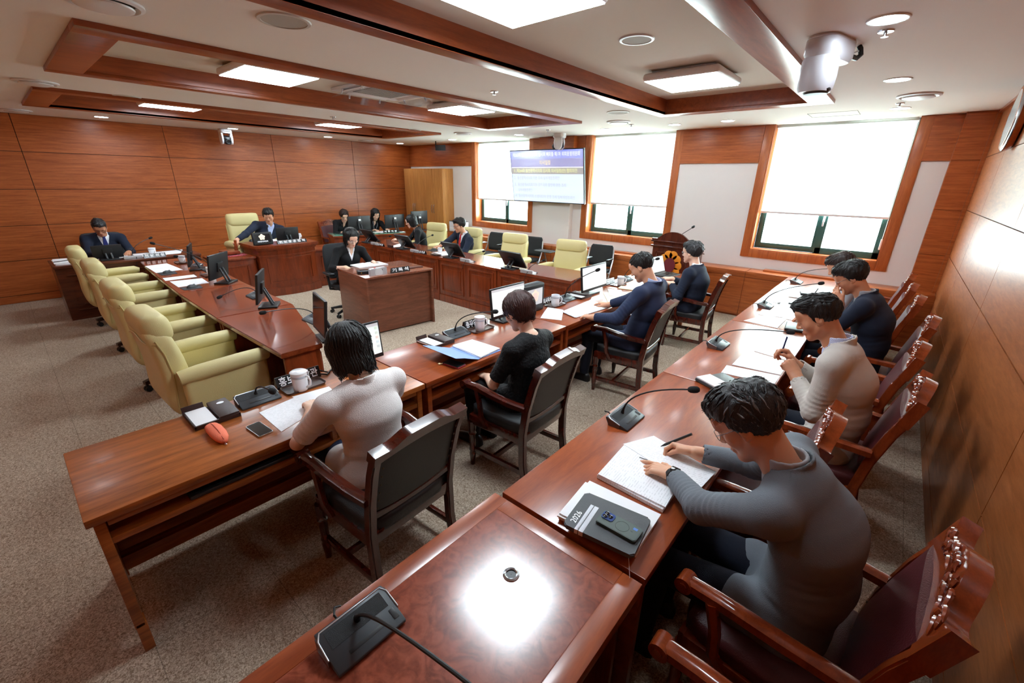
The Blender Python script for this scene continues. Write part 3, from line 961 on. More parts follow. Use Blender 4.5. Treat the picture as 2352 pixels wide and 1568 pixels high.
# ---------------------------------------------------------------- tan cupboard in the far corner and printer
t = thing('cupboard', 'tall tan cupboard with four doors in the far corner', 'cupboard', (-9.285, 7.43, 0.713), 0)
MB().bb(-0.765, 0.765, -0.16, 0.165, 0.0, 1.475, 0.004).build('body', W_TAN, t)
for i in range(4):
    x0 = -0.762 + i * 0.381
    d = MB().bb(x0 + 0.003, x0 + 0.378, -0.18, -0.161, 0.02, 1.472, 0.003).build('door', W_TAN, t)
    hx = x0 + (0.34 if i % 2 == 0 else 0.04)
    MB().tube([(hx, -0.181, 0.43), (hx, -0.207, 0.45), (hx, -0.213, 0.53), (hx, -0.207, 0.61), (hx, -0.181, 0.63)], 0.008, 8).build('door_handle', M_CHROME, d)

t = thing('printer', 'white and grey laser printer on the low ledge by the tan cupboard', 'printer', (-8.12, 7.38, 0.739), 0.0)
MB().rbox((0, 0, 0.12), (0.50, 0.20, 0.24), None, 0.02).build('body', M_WPLAST, t)
MB().bb(-0.24, 0.24, -0.099, 0.09, 0.241, 0.252, 0.004).build('lid', M_DGREY, t)
for zz in (0.02, 0.11):
    MB().bb(-0.22, 0.22, -0.108, -0.10, zz, zz + 0.08, 0.003).build('paper_drawer', M_WPLAST, t)
# ================================================================ chairs
W_CHAIR = wood('dark_red_chair_lacquer', rgb(54, 14, 8), rgb(84, 28, 16), stretch=(6, 6, 2), scale=3.0, rough=0.18, coat=0.8, fine=0.2, coatr=0.06)
W_CHAIR2 = wood('warm_red_chair_lacquer', rgb(112, 42, 16), rgb(150, 66, 30), stretch=(6, 6, 2), scale=3.0, rough=0.2, coat=0.7, fine=0.2, coatr=0.08)
M_BLEATHER = mat('black_leather', rgb(30, 32, 34), 0.38, bump=0.25, bscale=260)
M_MLEATHER = mat('maroon_leather', rgb(82, 34, 38), 0.34, bump=0.25, bscale=240, var=0.15, vscale=5)
M_YLEATHER = mat('pale_yellow_leather', rgb(214, 200, 142), 0.45, bump=0.2, bscale=300, var=0.04, vscale=4)
M_YPIPE = mat('yellow_piping', rgb(196, 180, 120), 0.5)
M_BASE = wood('chair_base_wood', rgb(40, 18, 14), rgb(62, 30, 22), stretch=(4, 4, 4), scale=3, rough=0.35)
M_MESH = mat('black_mesh_fabric', rgb(30, 31, 34), 0.7, bump=0.3, bscale=700)
M_STUD = mat('antique_nail', rgb(92, 84, 70), 0.35, metal=0.8)
M_SILVER = mat('silver_tube', rgb(196, 198, 202), 0.28, metal=0.9)

def rr(w, d, r=0.04, n=4, cx=0.0, cy=0.0):
    """rounded rectangle outline"""
    pts = []
    for sx, sy, a0 in ((1, 1, 0), (-1, 1, PI / 2), (-1, -1, PI), (1, -1, 3 * PI / 2)):
        for i in range(n + 1):
            a = a0 + PI / 2 * i / n
            pts.append((cx + sx * (w / 2 - r) + r * math.cos(a), cy + sy * (d / 2 - r) + r * math.sin(a)))
    return pts

def turned_leg(b, x, y, h, r=0.026):
    b.lathe([(r * 0.62, 0.0), (r * 0.70, 0.03), (r * 0.95, 0.10), (r * 0.78, 0.115), (r * 1.0, 0.13), (r * 0.80, 0.15), (r * 0.9, h - 0.14), (r * 0.78, h - 0.12), (r * 1.12, h - 0.10), (r * 0.85, h - 0.08), (r * 1.05, h - 0.06), (r * 1.05, h)], (x, y, 0), 14)

def official_armchair(label, carved=False, group=None):
    wm = W_CHAIR2 if carved else W_CHAIR
    lm = M_MLEATHER if carved else M_BLEATHER
    t = thing('armchair', label, 'chair', (0, 0, 0), 0, group)
    hb = 0.245
    # rear legs run up into the back posts
    rake = [(0.0, -0.235), (0.20, -0.205), (0.42, -0.20), (0.60, -0.225), (0.78, -0.27), (0.865, -0.301)]
    for s in (-1, 1):
        b = MB()
        secs = []
        for z, y in rake:
            k = 0.021 if z > 0.1 else 0.018
            secs.append([(s * hb - 0.020, y - 0.024, z), (s * hb + 0.020, y - 0.024, z), (s * hb + 0.020, y + 0.024, z), (s * hb - 0.020, y + 0.024, z)])
        b.loft(secs)
        bmesh.ops.bevel(b.bm, geom=[e for e in b.bm.edges if abs((e.verts[0].co - e.verts[1].co).normalized().z) > 0.6], offset=0.006, segments=2, affect='EDGES')
        b.build('leg', wm, t)
        b = MB()
        turned_leg(b, s * 0.255, 0.235, 0.36)
        b.build('leg', wm, t)
    f = MB()
    f.box((0, 0.235, 0.375), (0.53, 0.04, 0.075), None, 0.006).box((0, -0.20, 0.385), (0.47, 0.03, 0.07), None, 0.005)
    for s in (-1, 1):
        f.box((s * 0.25, 0.015, 0.38), (0.035, 0.44, 0.07), rotz(-s * 0.022), 0.005)
    f.build('seat_frame', wm, t)
    st = MB()
    for s in (-1, 1):
        st.box((s * 0.25, 0.0, 0.13), (0.024, 0.46, 0.038), None, 0.004)
    st.box((0, 0.05, 0.13), (0.49, 0.024, 0.036), None, 0.004)
    st.build('stretcher', wm, t)
    MB().rbox((0, 0.022, 0.435), (0.49, 0.47, 0.10), None, 0.03, 4, puff=0.012).build('seat', lm, t, smooth=180)
    # crest rail
    cr = MB()
    top = []
    zt = 0.905 if not carved else 0.96
    hwid = 0.268
    N_ = 24
    for i in range(N_ + 1):
        u = -1 + 2 * i / N_
        a = abs(u)
        if carved:
            z = zt + 0.075 * max(0, 1 - (a / 0.62) ** 2) ** 1.2 + (0.035 * max(0, (a - 0.72) / 0.28) ** 1.5)
        else:
            e = min(1, max(0, (0.70 - a) / 0.38))
            z = zt + 0.035 * (e * e * (3 - 2 * e)) + 0.004
        top.append((u * hwid, z))
    zb = 0.855 if not carved else 0.845
    bot = []
    for i in range(N_ + 1):
        u = 1 - 2 * i / N_
        bot.append((u * hwid, zb + (0.03 if not carved else 0.055) * (1 - u * u)))
    y0 = -0.335
    tilt = rotx(0.30)
    cr.prism([(x, z - 0.9) for x, z in top + bot], (-0.026, 0.026), 'Y', tilt, (0, -0.312, 0.90))
    bmesh.ops.bevel(cr.bm, geom=[e for e in cr.bm.edges if len(e.link_faces) == 2 and e.calc_face_angle() > 1.0], offset=0.007, segments=2, affect='EDGES')
    crest = cr.build('crest_rail', wm, t)
    if carved:
        cv = MB()
        rnd = random.Random(5)
        # carved leaf scrolls standing proud of the crest's front face
        for k in range(34):
            u = rnd.uniform(-0.78, 0.78)
            zl = -0.9 + zb + 0.085 + rnd.uniform(-0.018, 0.03) + 0.05 * (1 - abs(u))
            a = rnd.uniform(0, PI)
            L = rnd.uniform(0.018, 0.035)
            p = []
            for j in range(6):
                q = -1 + 2 * j / 5
                p.append(tilt @ Vector((u * hwid + L * q * math.cos(a) + 0.008 * math.sin(q * 2.5), 0.027 + 0.004 * (1 - q * q), zl + L * q * math.sin(a) * 0.6 + 0.006 * math.cos(q * 3))) + Vector((0, -0.312, 0.90)))
            cv.tube(p, [0.002, 0.005, 0.007, 0.007, 0.005, 0.002], 6)
        cv.build('carving', wm, crest)
    # leather back panel, studs
    bp = MB()
    secs = []
    for z, y in ((0.53, -0.212), (0.60, -0.225), (0.70, -0.247), (0.78, -0.27), (0.875 if not carved else 0.885, -0.30)):
        ring = []
        for i in range(13):
            u = -1 + 2 * i / 12
            ring.append((u * 0.226, y + 0.020 + 0.014 * (1 - u ** 4), z + (0.02 * (1 - u * u) if z > 0.86 else (-0.0)) + (0.015 * (1 - u * u) * -1 + 0.015 if z < 0.54 else 0)))
        for i in range(13):
            u = 1 - 2 * i / 12
            ring.append((u * 0.226, y - 0.012 - 0.010 * (1 - u ** 4), z + (0.02 * (1 - u * u) if z > 0.86 else 0) + (0.015 * (1 - u * u) * -1 + 0.015 if z < 0.54 else 0)))
        secs.append(ring)
    bp.loft(secs)
    back = bp.build('backrest', lm, t, smooth=60)
    sd = MB()
    for s in (-1, 1):
        for j in range(6):
            z = 0.56 + 0.05 * j
            y = -0.215 - (z - 0.56) * 0.30
            for dy in (-0.016, 0.022):
                sd.lathe([(0.001, -0.003), (0.0045, -0.001), (0.0045, 0.002), (0.001, 0.004)], (s * 0.215, y + dy, z), 8, rot=rotx(PI / 2 if dy < 0 else -PI / 2))
    sd.build('nail_heads', M_STUD, back, kind='stuff')
    lr = MB()
    pts = [(0.232 * (-1 + 2 * i / 8), -0.212, 0.515 - 0.0 + 0.025 * (1 - (-1 + 2 * i / 8) ** 2) * -0.6) for i in range(9)]
    lr.tube(pts, 0.022, 6, flat=0.7)
    lr.build('lower_back_rail', wm, t)
    # arms
    for s in (-1, 1):
        a = MB()
        if carved:
            path = [(s * 0.252, -0.225, 0.655), (s * 0.262, -0.05, 0.660), (s * 0.268, 0.15, 0.665), (s * 0.270, 0.25, 0.660)]
        else:
            path = [(s * 0.250, -0.225, 0.615), (s * 0.264, -0.10, 0.622), (s * 0.276, 0.03, 0.640), (s * 0.282, 0.15, 0.662), (s * 0.284, 0.25, 0.662)]
        secs = []
        for (x, y, z) in path:
            w_ = 0.026
            secs.append([(x - w_, y, z - 0.018), (x + w_, y, z - 0.018), (x + w_, y, z + 0.010), (x + w_ * 0.5, y, z + 0.018), (x - w_ * 0.5, y, z + 0.018), (x - w_, y, z + 0.010)])
        a.loft(secs)
        x, y, z = path[-1]
        a.cyl((x - 0.030, y + 0.010, z - 0.008), (x + 0.030, y + 0.010, z - 0.008), 0.030, None, 18)
        a.cyl((x - 0.034, y + 0.010, z - 0.008), (x + 0.034, y + 0.010, z - 0.008), 0.014, None, 12)
        arm = a.build('armrest', wm, t)
        p = MB()
        p.tube([(s * 0.262, 0.09, 0.37), (s * 0.278, 0.13, 0.44), (s * 0.286, 0.135, 0.54), (s * 0.282, 0.165, 0.65)], [0.024, 0.020, 0.020, 0.022], 6)
        p.build('arm_post', wm, t)
    return t

CH = 'black leather armchairs at the officials\' desks'
c1 = official_armchair('dark armchair behind the woman in the white top, seen square from the back', False, CH)
c1.location = (-1.695, 0.985, 0); c1.rotation_euler = (0, 0, PI / 2 + 0.06)
dup(c1, (-1.70, 2.09, 0), PI / 2 + 0.05, 'dark armchair the woman in black lace sits in', CH)
dup(c1, (-1.69, 3.75, 0), PI / 2 + 0.10, 'dark armchair of the man in the navy suit with the fanned papers', CH)
dup(c1, (-1.69, 5.45, 0), PI / 2 + 0.10, 'dark armchair of the man in front of the lectern', CH)

CM = 'carved maroon leather armchairs along the right wall'
m1 = official_armchair('nearest carved armchair, behind the man in grey, its long arm in front', True, CM)
m1.location = (0.035, 1.49, 0); m1.rotation_euler = (0, 0, PI / 2 - 0.10)
dup(m1, (0.03, 0.70, 0), PI / 2 - 0.02, 'carved armchair cut by the bottom picture edge, only its arm showing', CM)
dup(m1, (-0.33, 2.13, 0), PI / 2 + 0.0, 'carved armchair pushed in between the man in grey and the man in beige', CM)
dup(m1, (-0.02, 2.92, 0), PI / 2 - 0.05, 'carved armchair behind the man in the beige jacket', CM)
dup(m1, (-0.02, 3.66, 0), PI / 2 - 0.05, 'carved armchair with bright orange crest, next beyond the one of the man in beige', CM)
dup(m1, (0.06, 4.52, 0), PI / 2 - 0.05, 'carved armchair behind the man with the hand at his chin, nearest the wall socket', CM)
dup(m1, (0.0, 5.35, 0), PI / 2 - 0.05, 'carved armchair with a shiny silver-looking back, third from the window wall', CM)
dup(m1, (-0.04, 6.02, 0), PI / 2 - 0.05, 'carved armchair second from the window wall', CM)
dup(m1, (-0.05, 6.70, 0), PI / 2 - 0.05, 'farthest carved armchair, closest to the window wall', CM)

# ---------------------------------------------------------------- pale yellow executive chairs
def executive_chair(label, group, base=True):
    t = thing('executive_chair', label, 'chair', (0, 0, 0), 0, group)
    b = MB()
    def ring(z, yc, w, d, r, bul=0.0):
        out = []
        for x, y in rr(w, d, r, 5):
            out.append((x, yc + y + bul * (1 - (2 * x / w) ** 2) * (1 if y > 0 else -0.5), z))
        return out
    secs = [ring(0.27, -0.20, 0.40, 0.10, 0.045), ring(0.31, -0.24, 0.52, 0.15, 0.06), ring(0.40, -0.275, 0.58, 0.165, 0.065), ring(0.52, -0.27, 0.575, 0.165, 0.065, 0.01),
            ring(0.66, -0.265, 0.555, 0.16, 0.06, 0.02), ring(0.80, -0.285, 0.54, 0.155, 0.06, 0.015), ring(0.92, -0.31, 0.53, 0.15, 0.055), ring(0.985, -0.325, 0.51, 0.12, 0.05)]
    b.loft(secs)
    bk = b.build('backrest', M_YLEATHER, t, smooth=180, sub=1)
    h = MB()
    hs = []
    for i in range(9):
        a = -PI / 2 + PI * i / 8
        hs.append((0.965 + 0.085 * math.sin(a), 0.055 + 0.045 * math.cos(a)))
    secs = [ring(0.875, -0.275, 0.46, 0.10, 0.045), ring(0.905, -0.290, 0.515, 0.17, 0.075), ring(0.96, -0.298, 0.53, 0.185, 0.085), ring(1.015, -0.302, 0.525, 0.175, 0.08), ring(1.05, -0.300, 0.50, 0.13, 0.06), ring(1.063, -0.295, 0.45, 0.075, 0.034)]
    h.loft(secs)
    h.build('headrest', M_YLEATHER, t, smooth=180, sub=1)
    pp = MB()
    w_ = [(-0.272, -0.33), (-0.26, -0.385)]
    pts = []
    for i in range(21):
        u = -1 + 2 * i / 20
        pts.append((u * 0.268, -0.388 + 0.055 * abs(u) ** 6, 0.895 + 0.022 * math.cos(u * PI * 1.0) ))
    pp.tube(pts, 0.006, 6)
    for s in (-1, 1):
        pp.tube([(s * 0.268, -0.335, 0.90), (s * 0.274, -0.305, 0.80), (s * 0.280, -0.290, 0.66), (s * 0.288, -0.300, 0.52), (s * 0.285, -0.31, 0.40)], 0.006, 6)
    pp.build('piping', M_YPIPE, bk)
    MB().rbox((0, 0.03, 0.415), (0.52, 0.54, 0.15), None, 0.05, 4, puff=0.018).build('seat', M_YLEATHER, t, smooth=180)
    MB().rbox((0, 0.0, 0.31), (0.50, 0.50, 0.08), None, 0.03).build('seat_shell', M_YLEATHER, t)
    for s in (-1, 1):
        a = MB()
        a.rbox((s * 0.325, 0.015, 0.45), (0.085, 0.56, 0.36), None, 0.035, 4)
        path = [(s * 0.325, -0.275, 0.622), (s * 0.33, -0.15, 0.632), (s * 0.33, 0.10, 0.640), (s * 0.325, 0.26, 0.642), (s * 0.322, 0.315, 0.632)]
        a.tube(path, [0.050, 0.058, 0.058, 0.055, 0.035], 14, flat=1.1)
        a.build('armrest', M_YLEATHER, t, smooth=60)
    if base:
        MB().cyl((0, 0, 0.10), (0, 0, 0.28), 0.028, None, 14).build('column', M_BLACK, t)
        for k in range(5):
            an = 2 * PI * k / 5 - PI / 2 + 0.25
            d = Vector((math.cos(an), math.sin(an), 0))
            l = MB()
            n = Vector((-d.y, d.x, 0))
            secs = []
            for rr_, z0, z1, w2 in ((0.02, 0.085, 0.145, 0.032), (0.18, 0.085, 0.130, 0.028), (0.325, 0.075, 0.108, 0.024)):
                p = d * rr_
                secs.append([tuple(p + n * w2 + Vector((0, 0, z0))), tuple(p - n * w2 + Vector((0, 0, z0))), tuple(p - n * w2 + Vector((0, 0, z1))), tuple(p + n * w2 + Vector((0, 0, z1)))])
            l.loft(secs)
            lg = l.build('leg', M_BASE, t)
            cs = MB()
            c0 = d * 0.305
            for s2 in (-1, 1):
                q = c0 + n * (0.016 * s2)
                cs.cyl((q.x - n.x * 0.009, q.y - n.y * 0.009, 0.030), (q.x + n.x * 0.009, q.y + n.y * 0.009, 0.030), 0.029, None, 16)
            cs.cyl((c0.x, c0.y, 0.03), (c0.x, c0.y, 0.08), 0.009, None, 8)
            cs.build('caster', M_BLACK, lg)
    return t
YL = 'pale yellow executive chairs of the left row'
y1 = executive_chair('empty pale yellow chair nearest the camera in the left row', YL)
y1.location = (-3.83, 0.80, 0); y1.rotation_euler = (0, 0, 0.03)
dup(y1, (-5.10, 0.82, 0), 0.0, 'empty pale yellow chair of the left row, second from the near end', YL)
dup(y1, (-6.55, 0.84, 0), -0.02, 'empty pale yellow chair of the left row, third from the near end', YL)
dup(y1, (-7.90, 0.835, 0), -0.03, 'empty pale yellow chair of the left row, in front of the man in glasses', YL)
YC = 'pale yellow executive chairs of the window-side row'
dup(y1, (-3.87, 5.72, 0), PI + 0.16, 'empty pale yellow chair at the near end of the window-side row', YC)
dup(y1, (-5.10, 5.72, 0), PI + 0.10, 'empty pale yellow chair under the wall screen, left of the end one', YC)
dup(y1, (-6.33, 5.80, 0), PI + 0.05, 'pale yellow chair of the man with the red tie', YC)
dup(y1, (-7.52, 5.92, 0), PI + 0.12, 'pale yellow chair beside and behind the woman in profile', YC)
ych = dup(y1, (-8.95, 3.02, 0.22), -PI / 2 + 0.05, "chairman's pale yellow chair against the back wall", None)
ych.location = (-8.95, 3.0, 0.0)
ych.scale = (1.05, 1.05, 1.22)
del ych['group']

# ---------------------------------------------------------------- black office chairs
def task_chair(label, name, z_top=1.04, leather=False, arms=True):
    t = thing(name, label, 'chair')
    m = M_BLEATHER if leather else M_MESH
    b = MB()
    secs = []
    for z, y, w_, d in ((0.52, -0.225, 0.40, 0.05), (0.56, -0.24, 0.46, 0.06), (0.75, -0.245, 0.49, 0.06), (0.93, -0.27, 0.47, 0.055), (z_top - 0.03, -0.29, 0.43, 0.045), (z_top, -0.295, 0.36, 0.025)):
        secs.append([(x, y + yy + 0.03 * (2 * x / w_) ** 2, z) for x, yy in rr(w_, d, min(0.02, d * 0.45), 3)])
    if leather:
        secs = [[(x * 1.18, y * 1.0, z) for x, y, z in s] for s in secs]
    b.loft(secs)
    b.build('backrest', m, t, smooth=180, sub=1)
    MB().rbox((0, 0.0, 0.455), (0.48, 0.46, 0.08), None, 0.03, 4, puff=0.01).build('seat', m, t, smooth=180)
    MB().tube([(0, -0.02, 0.40), (0, -0.22, 0.42), (0, -0.285, 0.56), (0, -0.29, 0.70)], 0.025, 8).build('back_support', M_BLACK, t)
    if arms:
        for s in (-1, 1):
            a = MB().tube([(s * 0.18, 0.0, 0.40), (s * 0.28, 0.0, 0.42), (s * 0.29, -0.02, 0.62)], 0.02, 8)
            a.rbox((s * 0.285, 0.02, 0.645), (0.085, 0.26, 0.035), None, 0.015)
            a.build('armrest', M_BLACK, t)
    MB().cyl((0, 0, 0.09), (0, 0, 0.42), 0.026, None, 12).build('column', M_BLACK, t)
    for k in range(5):
        an = 2 * PI * k / 5 + 0.5
        d = Vector((math.cos(an), math.sin(an), 0))
        lg = MB().tube([d * 0.02 + Vector((0, 0, 0.115)), d * 0.17 + Vector((0, 0, 0.095)), d * 0.31 + Vector((0, 0, 0.07))], [0.03, 0.024, 0.016], 8).build('leg', M_BLACK, t)
        n = Vector((-d.y, d.x, 0))
        cs = MB()
        for s2 in (-1, 1):
            q = d * 0.30 + n * 0.015 * s2
            cs.cyl((q.x - n.x * 0.008, q.y - n.y * 0.008, 0.027), (q.x + n.x * 0.008, q.y + n.y * 0.008, 0.027), 0.026, None, 12)
        cs.build('caster', M_BLACK, lg)
    return t
o = task_chair("black mesh swivel chair of the recording clerk", 'swivel_chair', 1.03)
o.location = (-6.0, 3.20, 0); o.rotation_euler = (0, 0, -PI / 2 - 0.09)
o = task_chair('black leather office chair behind the man at the far left', 'office_chair', 1.05, True)
o.location = (-9.50, 1.02, 0); o.rotation_euler = (0, 0, -PI / 2)
c8 = dup(m1, (-9.66, 5.02, 0), -PI / 2, 'carved dark chair of the short-haired woman by the back wall', None)
del c8['group']
c9 = dup(m1, (-9.62, 5.82, 0), -PI / 2, 'carved dark chair of the woman with the lanyard by the back wall', None)
del c9['group']

def tablet_chair(label, tablet_up=True):
    t = thing('conference_chair', label, 'chair', (0, 0, 0), 0, 'black mesh tablet-arm chairs along the windows')
    b = MB()
    secs = []
    for z, y, w_ in ((0.50, -0.20, 0.42), (0.56, -0.21, 0.45), (0.72, -0.225, 0.45), (0.84, -0.25, 0.43), (0.875, -0.258, 0.38)):
        secs.append([(x, y + yy - 0.05 * (1 - (2 * x / w_) ** 2), z) for x, yy in rr(w_, 0.03, 0.012, 3)])
    b.loft(secs)
    b.build('backrest', M_MESH, t, smooth=180)
    MB().rbox((0, 0.03, 0.44), (0.45, 0.43, 0.06), None, 0.025, 4, puff=0.008).build('seat', M_MESH, t, smooth=180)
    for s in (-1, 1):
        l = MB()
        l.tube([(s * 0.235, -0.23, 0.80), (s * 0.245, -0.20, 0.62), (s * 0.25, -0.10, 0.44), (s * 0.255, 0.12, 0.10), (s * 0.255, 0.22, 0.045)], 0.014, 8)
        l.build('leg', M_SILVER, t)
        l = MB().tube([(s * 0.25, -0.02, 0.42), (s * 0.255, -0.20, 0.12), (s * 0.255, -0.25, 0.045)], 0.014, 8)
        for yy in (0.22, -0.25):
            l.cyl((s * 0.255 - 0.012, yy, 0.028), (s * 0.255 + 0.012, yy, 0.028), 0.026, None, 12)
        l.build('leg', M_SILVER, t)
        MB().rbox((s * 0.26, 0.0, 0.66), (0.045, 0.24, 0.03), None, 0.012).build('armrest', M_BLACK, t)
    tb = MB().rbox((0.20, 0.22, 0.695), (0.36, 0.26, 0.016), None, 0.006)
    tb = tb.build('tablet_arm', M_DGREY, t)
    MB().tube([(0.27, 0.08, 0.45), (0.29, 0.12, 0.60), (0.25, 0.2, 0.685)], 0.01, 8).build('tablet_bracket', M_SILVER, tb)
    return t
k1 = tablet_chair('black mesh chair behind the end yellow chair, beside the lectern side')
k1.location = (-3.93, 6.86, 0); k1.rotation_euler = (0, 0, PI + 0.12)
dup(k1, (-4.72, 6.90, 0), PI, 'black mesh chair mostly hidden behind the end yellow chair')
dup(k1, (-5.52, 6.84, 0), PI + 0.10, 'black mesh chair with a dark writing tablet right of the yellow chair under the screen')
dup(k1, (-6.52, 6.84, 0), PI + 0.10, 'black mesh chair with a pale tablet right of the man with the red tie')
# ================================================================ things on the desks
M_PAPER = mat('white_paper', rgb(244, 244, 246), 0.7)
M_CREAM = mat('cream_folder', rgb(236, 222, 184), 0.6)
M_BLUEF = mat('blue_card_folder', rgb(132, 160, 214), 0.55)
M_CERAM = mat('white_ceramic', rgb(240, 241, 244), 0.18, coat=0.4)
M_CUPDEC = mat('grey_cup_border', rgb(176, 180, 188), 0.3)
M_TRAYB = mat('brown_tray', rgb(70, 42, 32), 0.3, coat=0.3)
M_PAD = mat('dark_brown_case', rgb(52, 32, 28), 0.42, bump=0.1, bscale=300)
M_NPLATE = mat('black_nameplate', rgb(14, 15, 17), 0.22)
M_LETTER = mat('white_lettering', rgb(246, 246, 248), 0.5, emit=(1, 1, 1, 1), estr=0.0)
M_MIC = mat('mic_base_grey', rgb(62, 68, 74), 0.42)
M_MICG = mat('mic_grille', rgb(46, 50, 55), 0.6, bump=1.0, bscale=700)
M_MICT = mat('mic_silver_trim', rgb(205, 208, 212), 0.3, metal=0.5)
M_FOAM = mat('black_foam', rgb(16, 16, 18), 0.95, bump=0.4, bscale=500)
M_NECK = mat('gooseneck_black', rgb(18, 18, 20), 0.45)
M_SCREENOFF = mat('screen_off', rgb(12, 12, 15), 0.12, coat=0.3)
M_GOLD = mat('emblem_gold', rgb(238, 186, 70), 0.4)
M_RED_E = mat('emblem_red', rgb(196, 58, 50), 0.5)

def printed():
    m, nt, b = new_mat('printed_paper')
    N, L = nt.nodes, nt.links
    tc = N.new('ShaderNodeTexCoord'); sx = N.new('ShaderNodeSeparateXYZ'); L.new(tc.outputs['Object'], sx.inputs[0])
    a = N.new('ShaderNodeMath'); a.operation = 'MULTIPLY'; a.inputs[1].default_value = 95.0; L.new(sx.outputs[1], a.inputs[0])
    f = N.new('ShaderNodeMath'); f.operation = 'FRACT'; L.new(a.outputs[0], f.inputs[0])
    ln = N.new('ShaderNodeMath'); ln.operation = 'LESS_THAN'; ln.inputs[1].default_value = 0.30; L.new(f.outputs[0], ln.inputs[0])
    n = N.new('ShaderNodeTexNoise'); n.inputs['Scale'].default_value = 60.0; n.inputs['Detail'].default_value = 4
    L.new(tc.outputs['Object'], n.inputs['Vector'])
    g = N.new('ShaderNodeMath'); g.operation = 'GREATER_THAN'; g.inputs[1].default_value = 0.50; L.new(n.outputs[0], g.inputs[0])
    mu = N.new('ShaderNodeMath'); mu.operation = 'MULTIPLY'; L.new(ln.outputs[0], mu.inputs[0]); L.new(g.outputs[0], mu.inputs[1])
    m2 = N.new('ShaderNodeMath'); m2.operation = 'MULTIPLY'; m2.inputs[1].default_value = 0.2; L.new(mu.outputs[0], m2.inputs[0])
    mx = N.new('ShaderNodeMix'); mx.data_type = 'RGBA'; mx.inputs[6].default_value = rgb(244, 244, 247); mx.inputs[7].default_value = rgb(90, 94, 104)
    L.new(m2.outputs[0], mx.inputs[0]); L.new(mx.outputs[2], b.inputs['Base Color']); b.inputs['Roughness'].default_value = 0.7
    return m
M_PRINT = printed()

def V3(p, z=0.0):
    return Vector((p[0], p[1], p[2] if len(p) > 2 else z))

def sheet(label, c, z=0.7405, t=0.0012, m=None, name='paper_sheet', group=None, curl=0.0, cat='paper'):
    """four-cornered sheet or slab lying at height z; local X runs along the first edge"""
    cx = sum(p[0] for p in c) / len(c); cy = sum(p[1] for p in c) / len(c)
    d = Vector((c[1][0] - c[0][0], c[1][1] - c[0][1], 0)); a = math.atan2(d.y, d.x)
    R_ = rotz(-a)
    q = [R_ @ Vector((p[0] - cx, p[1] - cy, 0)) for p in c]
    b = MB()
    if len(c) == 4 and curl > 0:
        n = 8
        for k in range(2):
            pass
        grid = []
        for i in range(n + 1):
            row = []
            for j in range(n + 1):
                u, v = i / n, j / n
                p = (q[0] * (1 - u) + q[1] * u) * (1 - v) + (q[3] * (1 - u) + q[2] * u) * v
                h = curl * (u * (1 - u) * 4 * 0.25 + max(0, u - 0.75) ** 2 * 6 * v)
                row.append(p + Vector((0, 0, h)))
            grid.append(row)
        vs_ = [[b.bm.verts.new(p + Vector((0, 0, t))) for p in r] for r in grid]
        bs_ = [[b.bm.verts.new(p) for p in r] for r in grid]
        for i in range(n):
            for j in range(n):
                b.bm.faces.new((vs_[i][j], vs_[i + 1][j], vs_[i + 1][j + 1], vs_[i][j + 1]))
                b.bm.faces.new((bs_[i][j], bs_[i][j + 1], bs_[i + 1][j + 1], bs_[i + 1][j]))
        for i in range(n):
            b.bm.faces.new((vs_[i][0], bs_[i][0], bs_[i + 1][0], vs_[i + 1][0])); b.bm.faces.new((vs_[i][n], vs_[i + 1][n], bs_[i + 1][n], bs_[i][n]))
            b.bm.faces.new((vs_[0][i], vs_[0][i + 1], bs_[0][i + 1], bs_[0][i])); b.bm.faces.new((vs_[n][i], bs_[n][i], bs_[n][i + 1], vs_[n][i + 1]))
    else:
        b.prism([(p.x, p.y) for p in q], (0, t))
    o = b.build(name, m or M_PRINT, smooth=30)
    o.location = (cx, cy, z); o.rotation_euler = (0, 0, a)
    return tag(o, label, cat, group)

def stack_of(label, c, z, n, dz, name='paper_stack', jit=0.006, seed=1, m=None):
    """loose stack: each sheet bundle its own slightly turned slab, one mesh thing"""
    cx = sum(p[0] for p in c) / len(c); cy = sum(p[1] for p in c) / len(c)
    d = Vector((c[1][0] - c[0][0], c[1][1] - c[0][1], 0)); a = math.atan2(d.y, d.x)
    R_ = rotz(-a); rnd = random.Random(seed)
    t = thing(name, label, 'papers', (cx, cy, z), a)
    for k in range(n):
        rr_ = rotz(rnd.uniform(-0.03, 0.03)); ox, oy = rnd.uniform(-jit, jit), rnd.uniform(-jit, jit)
        q = [rr_ @ (R_ @ Vector((p[0] - cx, p[1] - cy, 0))) for p in c]
        MB().prism([(p.x + ox, p.y + oy) for p in q], (k * dz, (k + 1) * dz - 0.0004)).build('sheets', (m or M_PRINT), t)
    return t

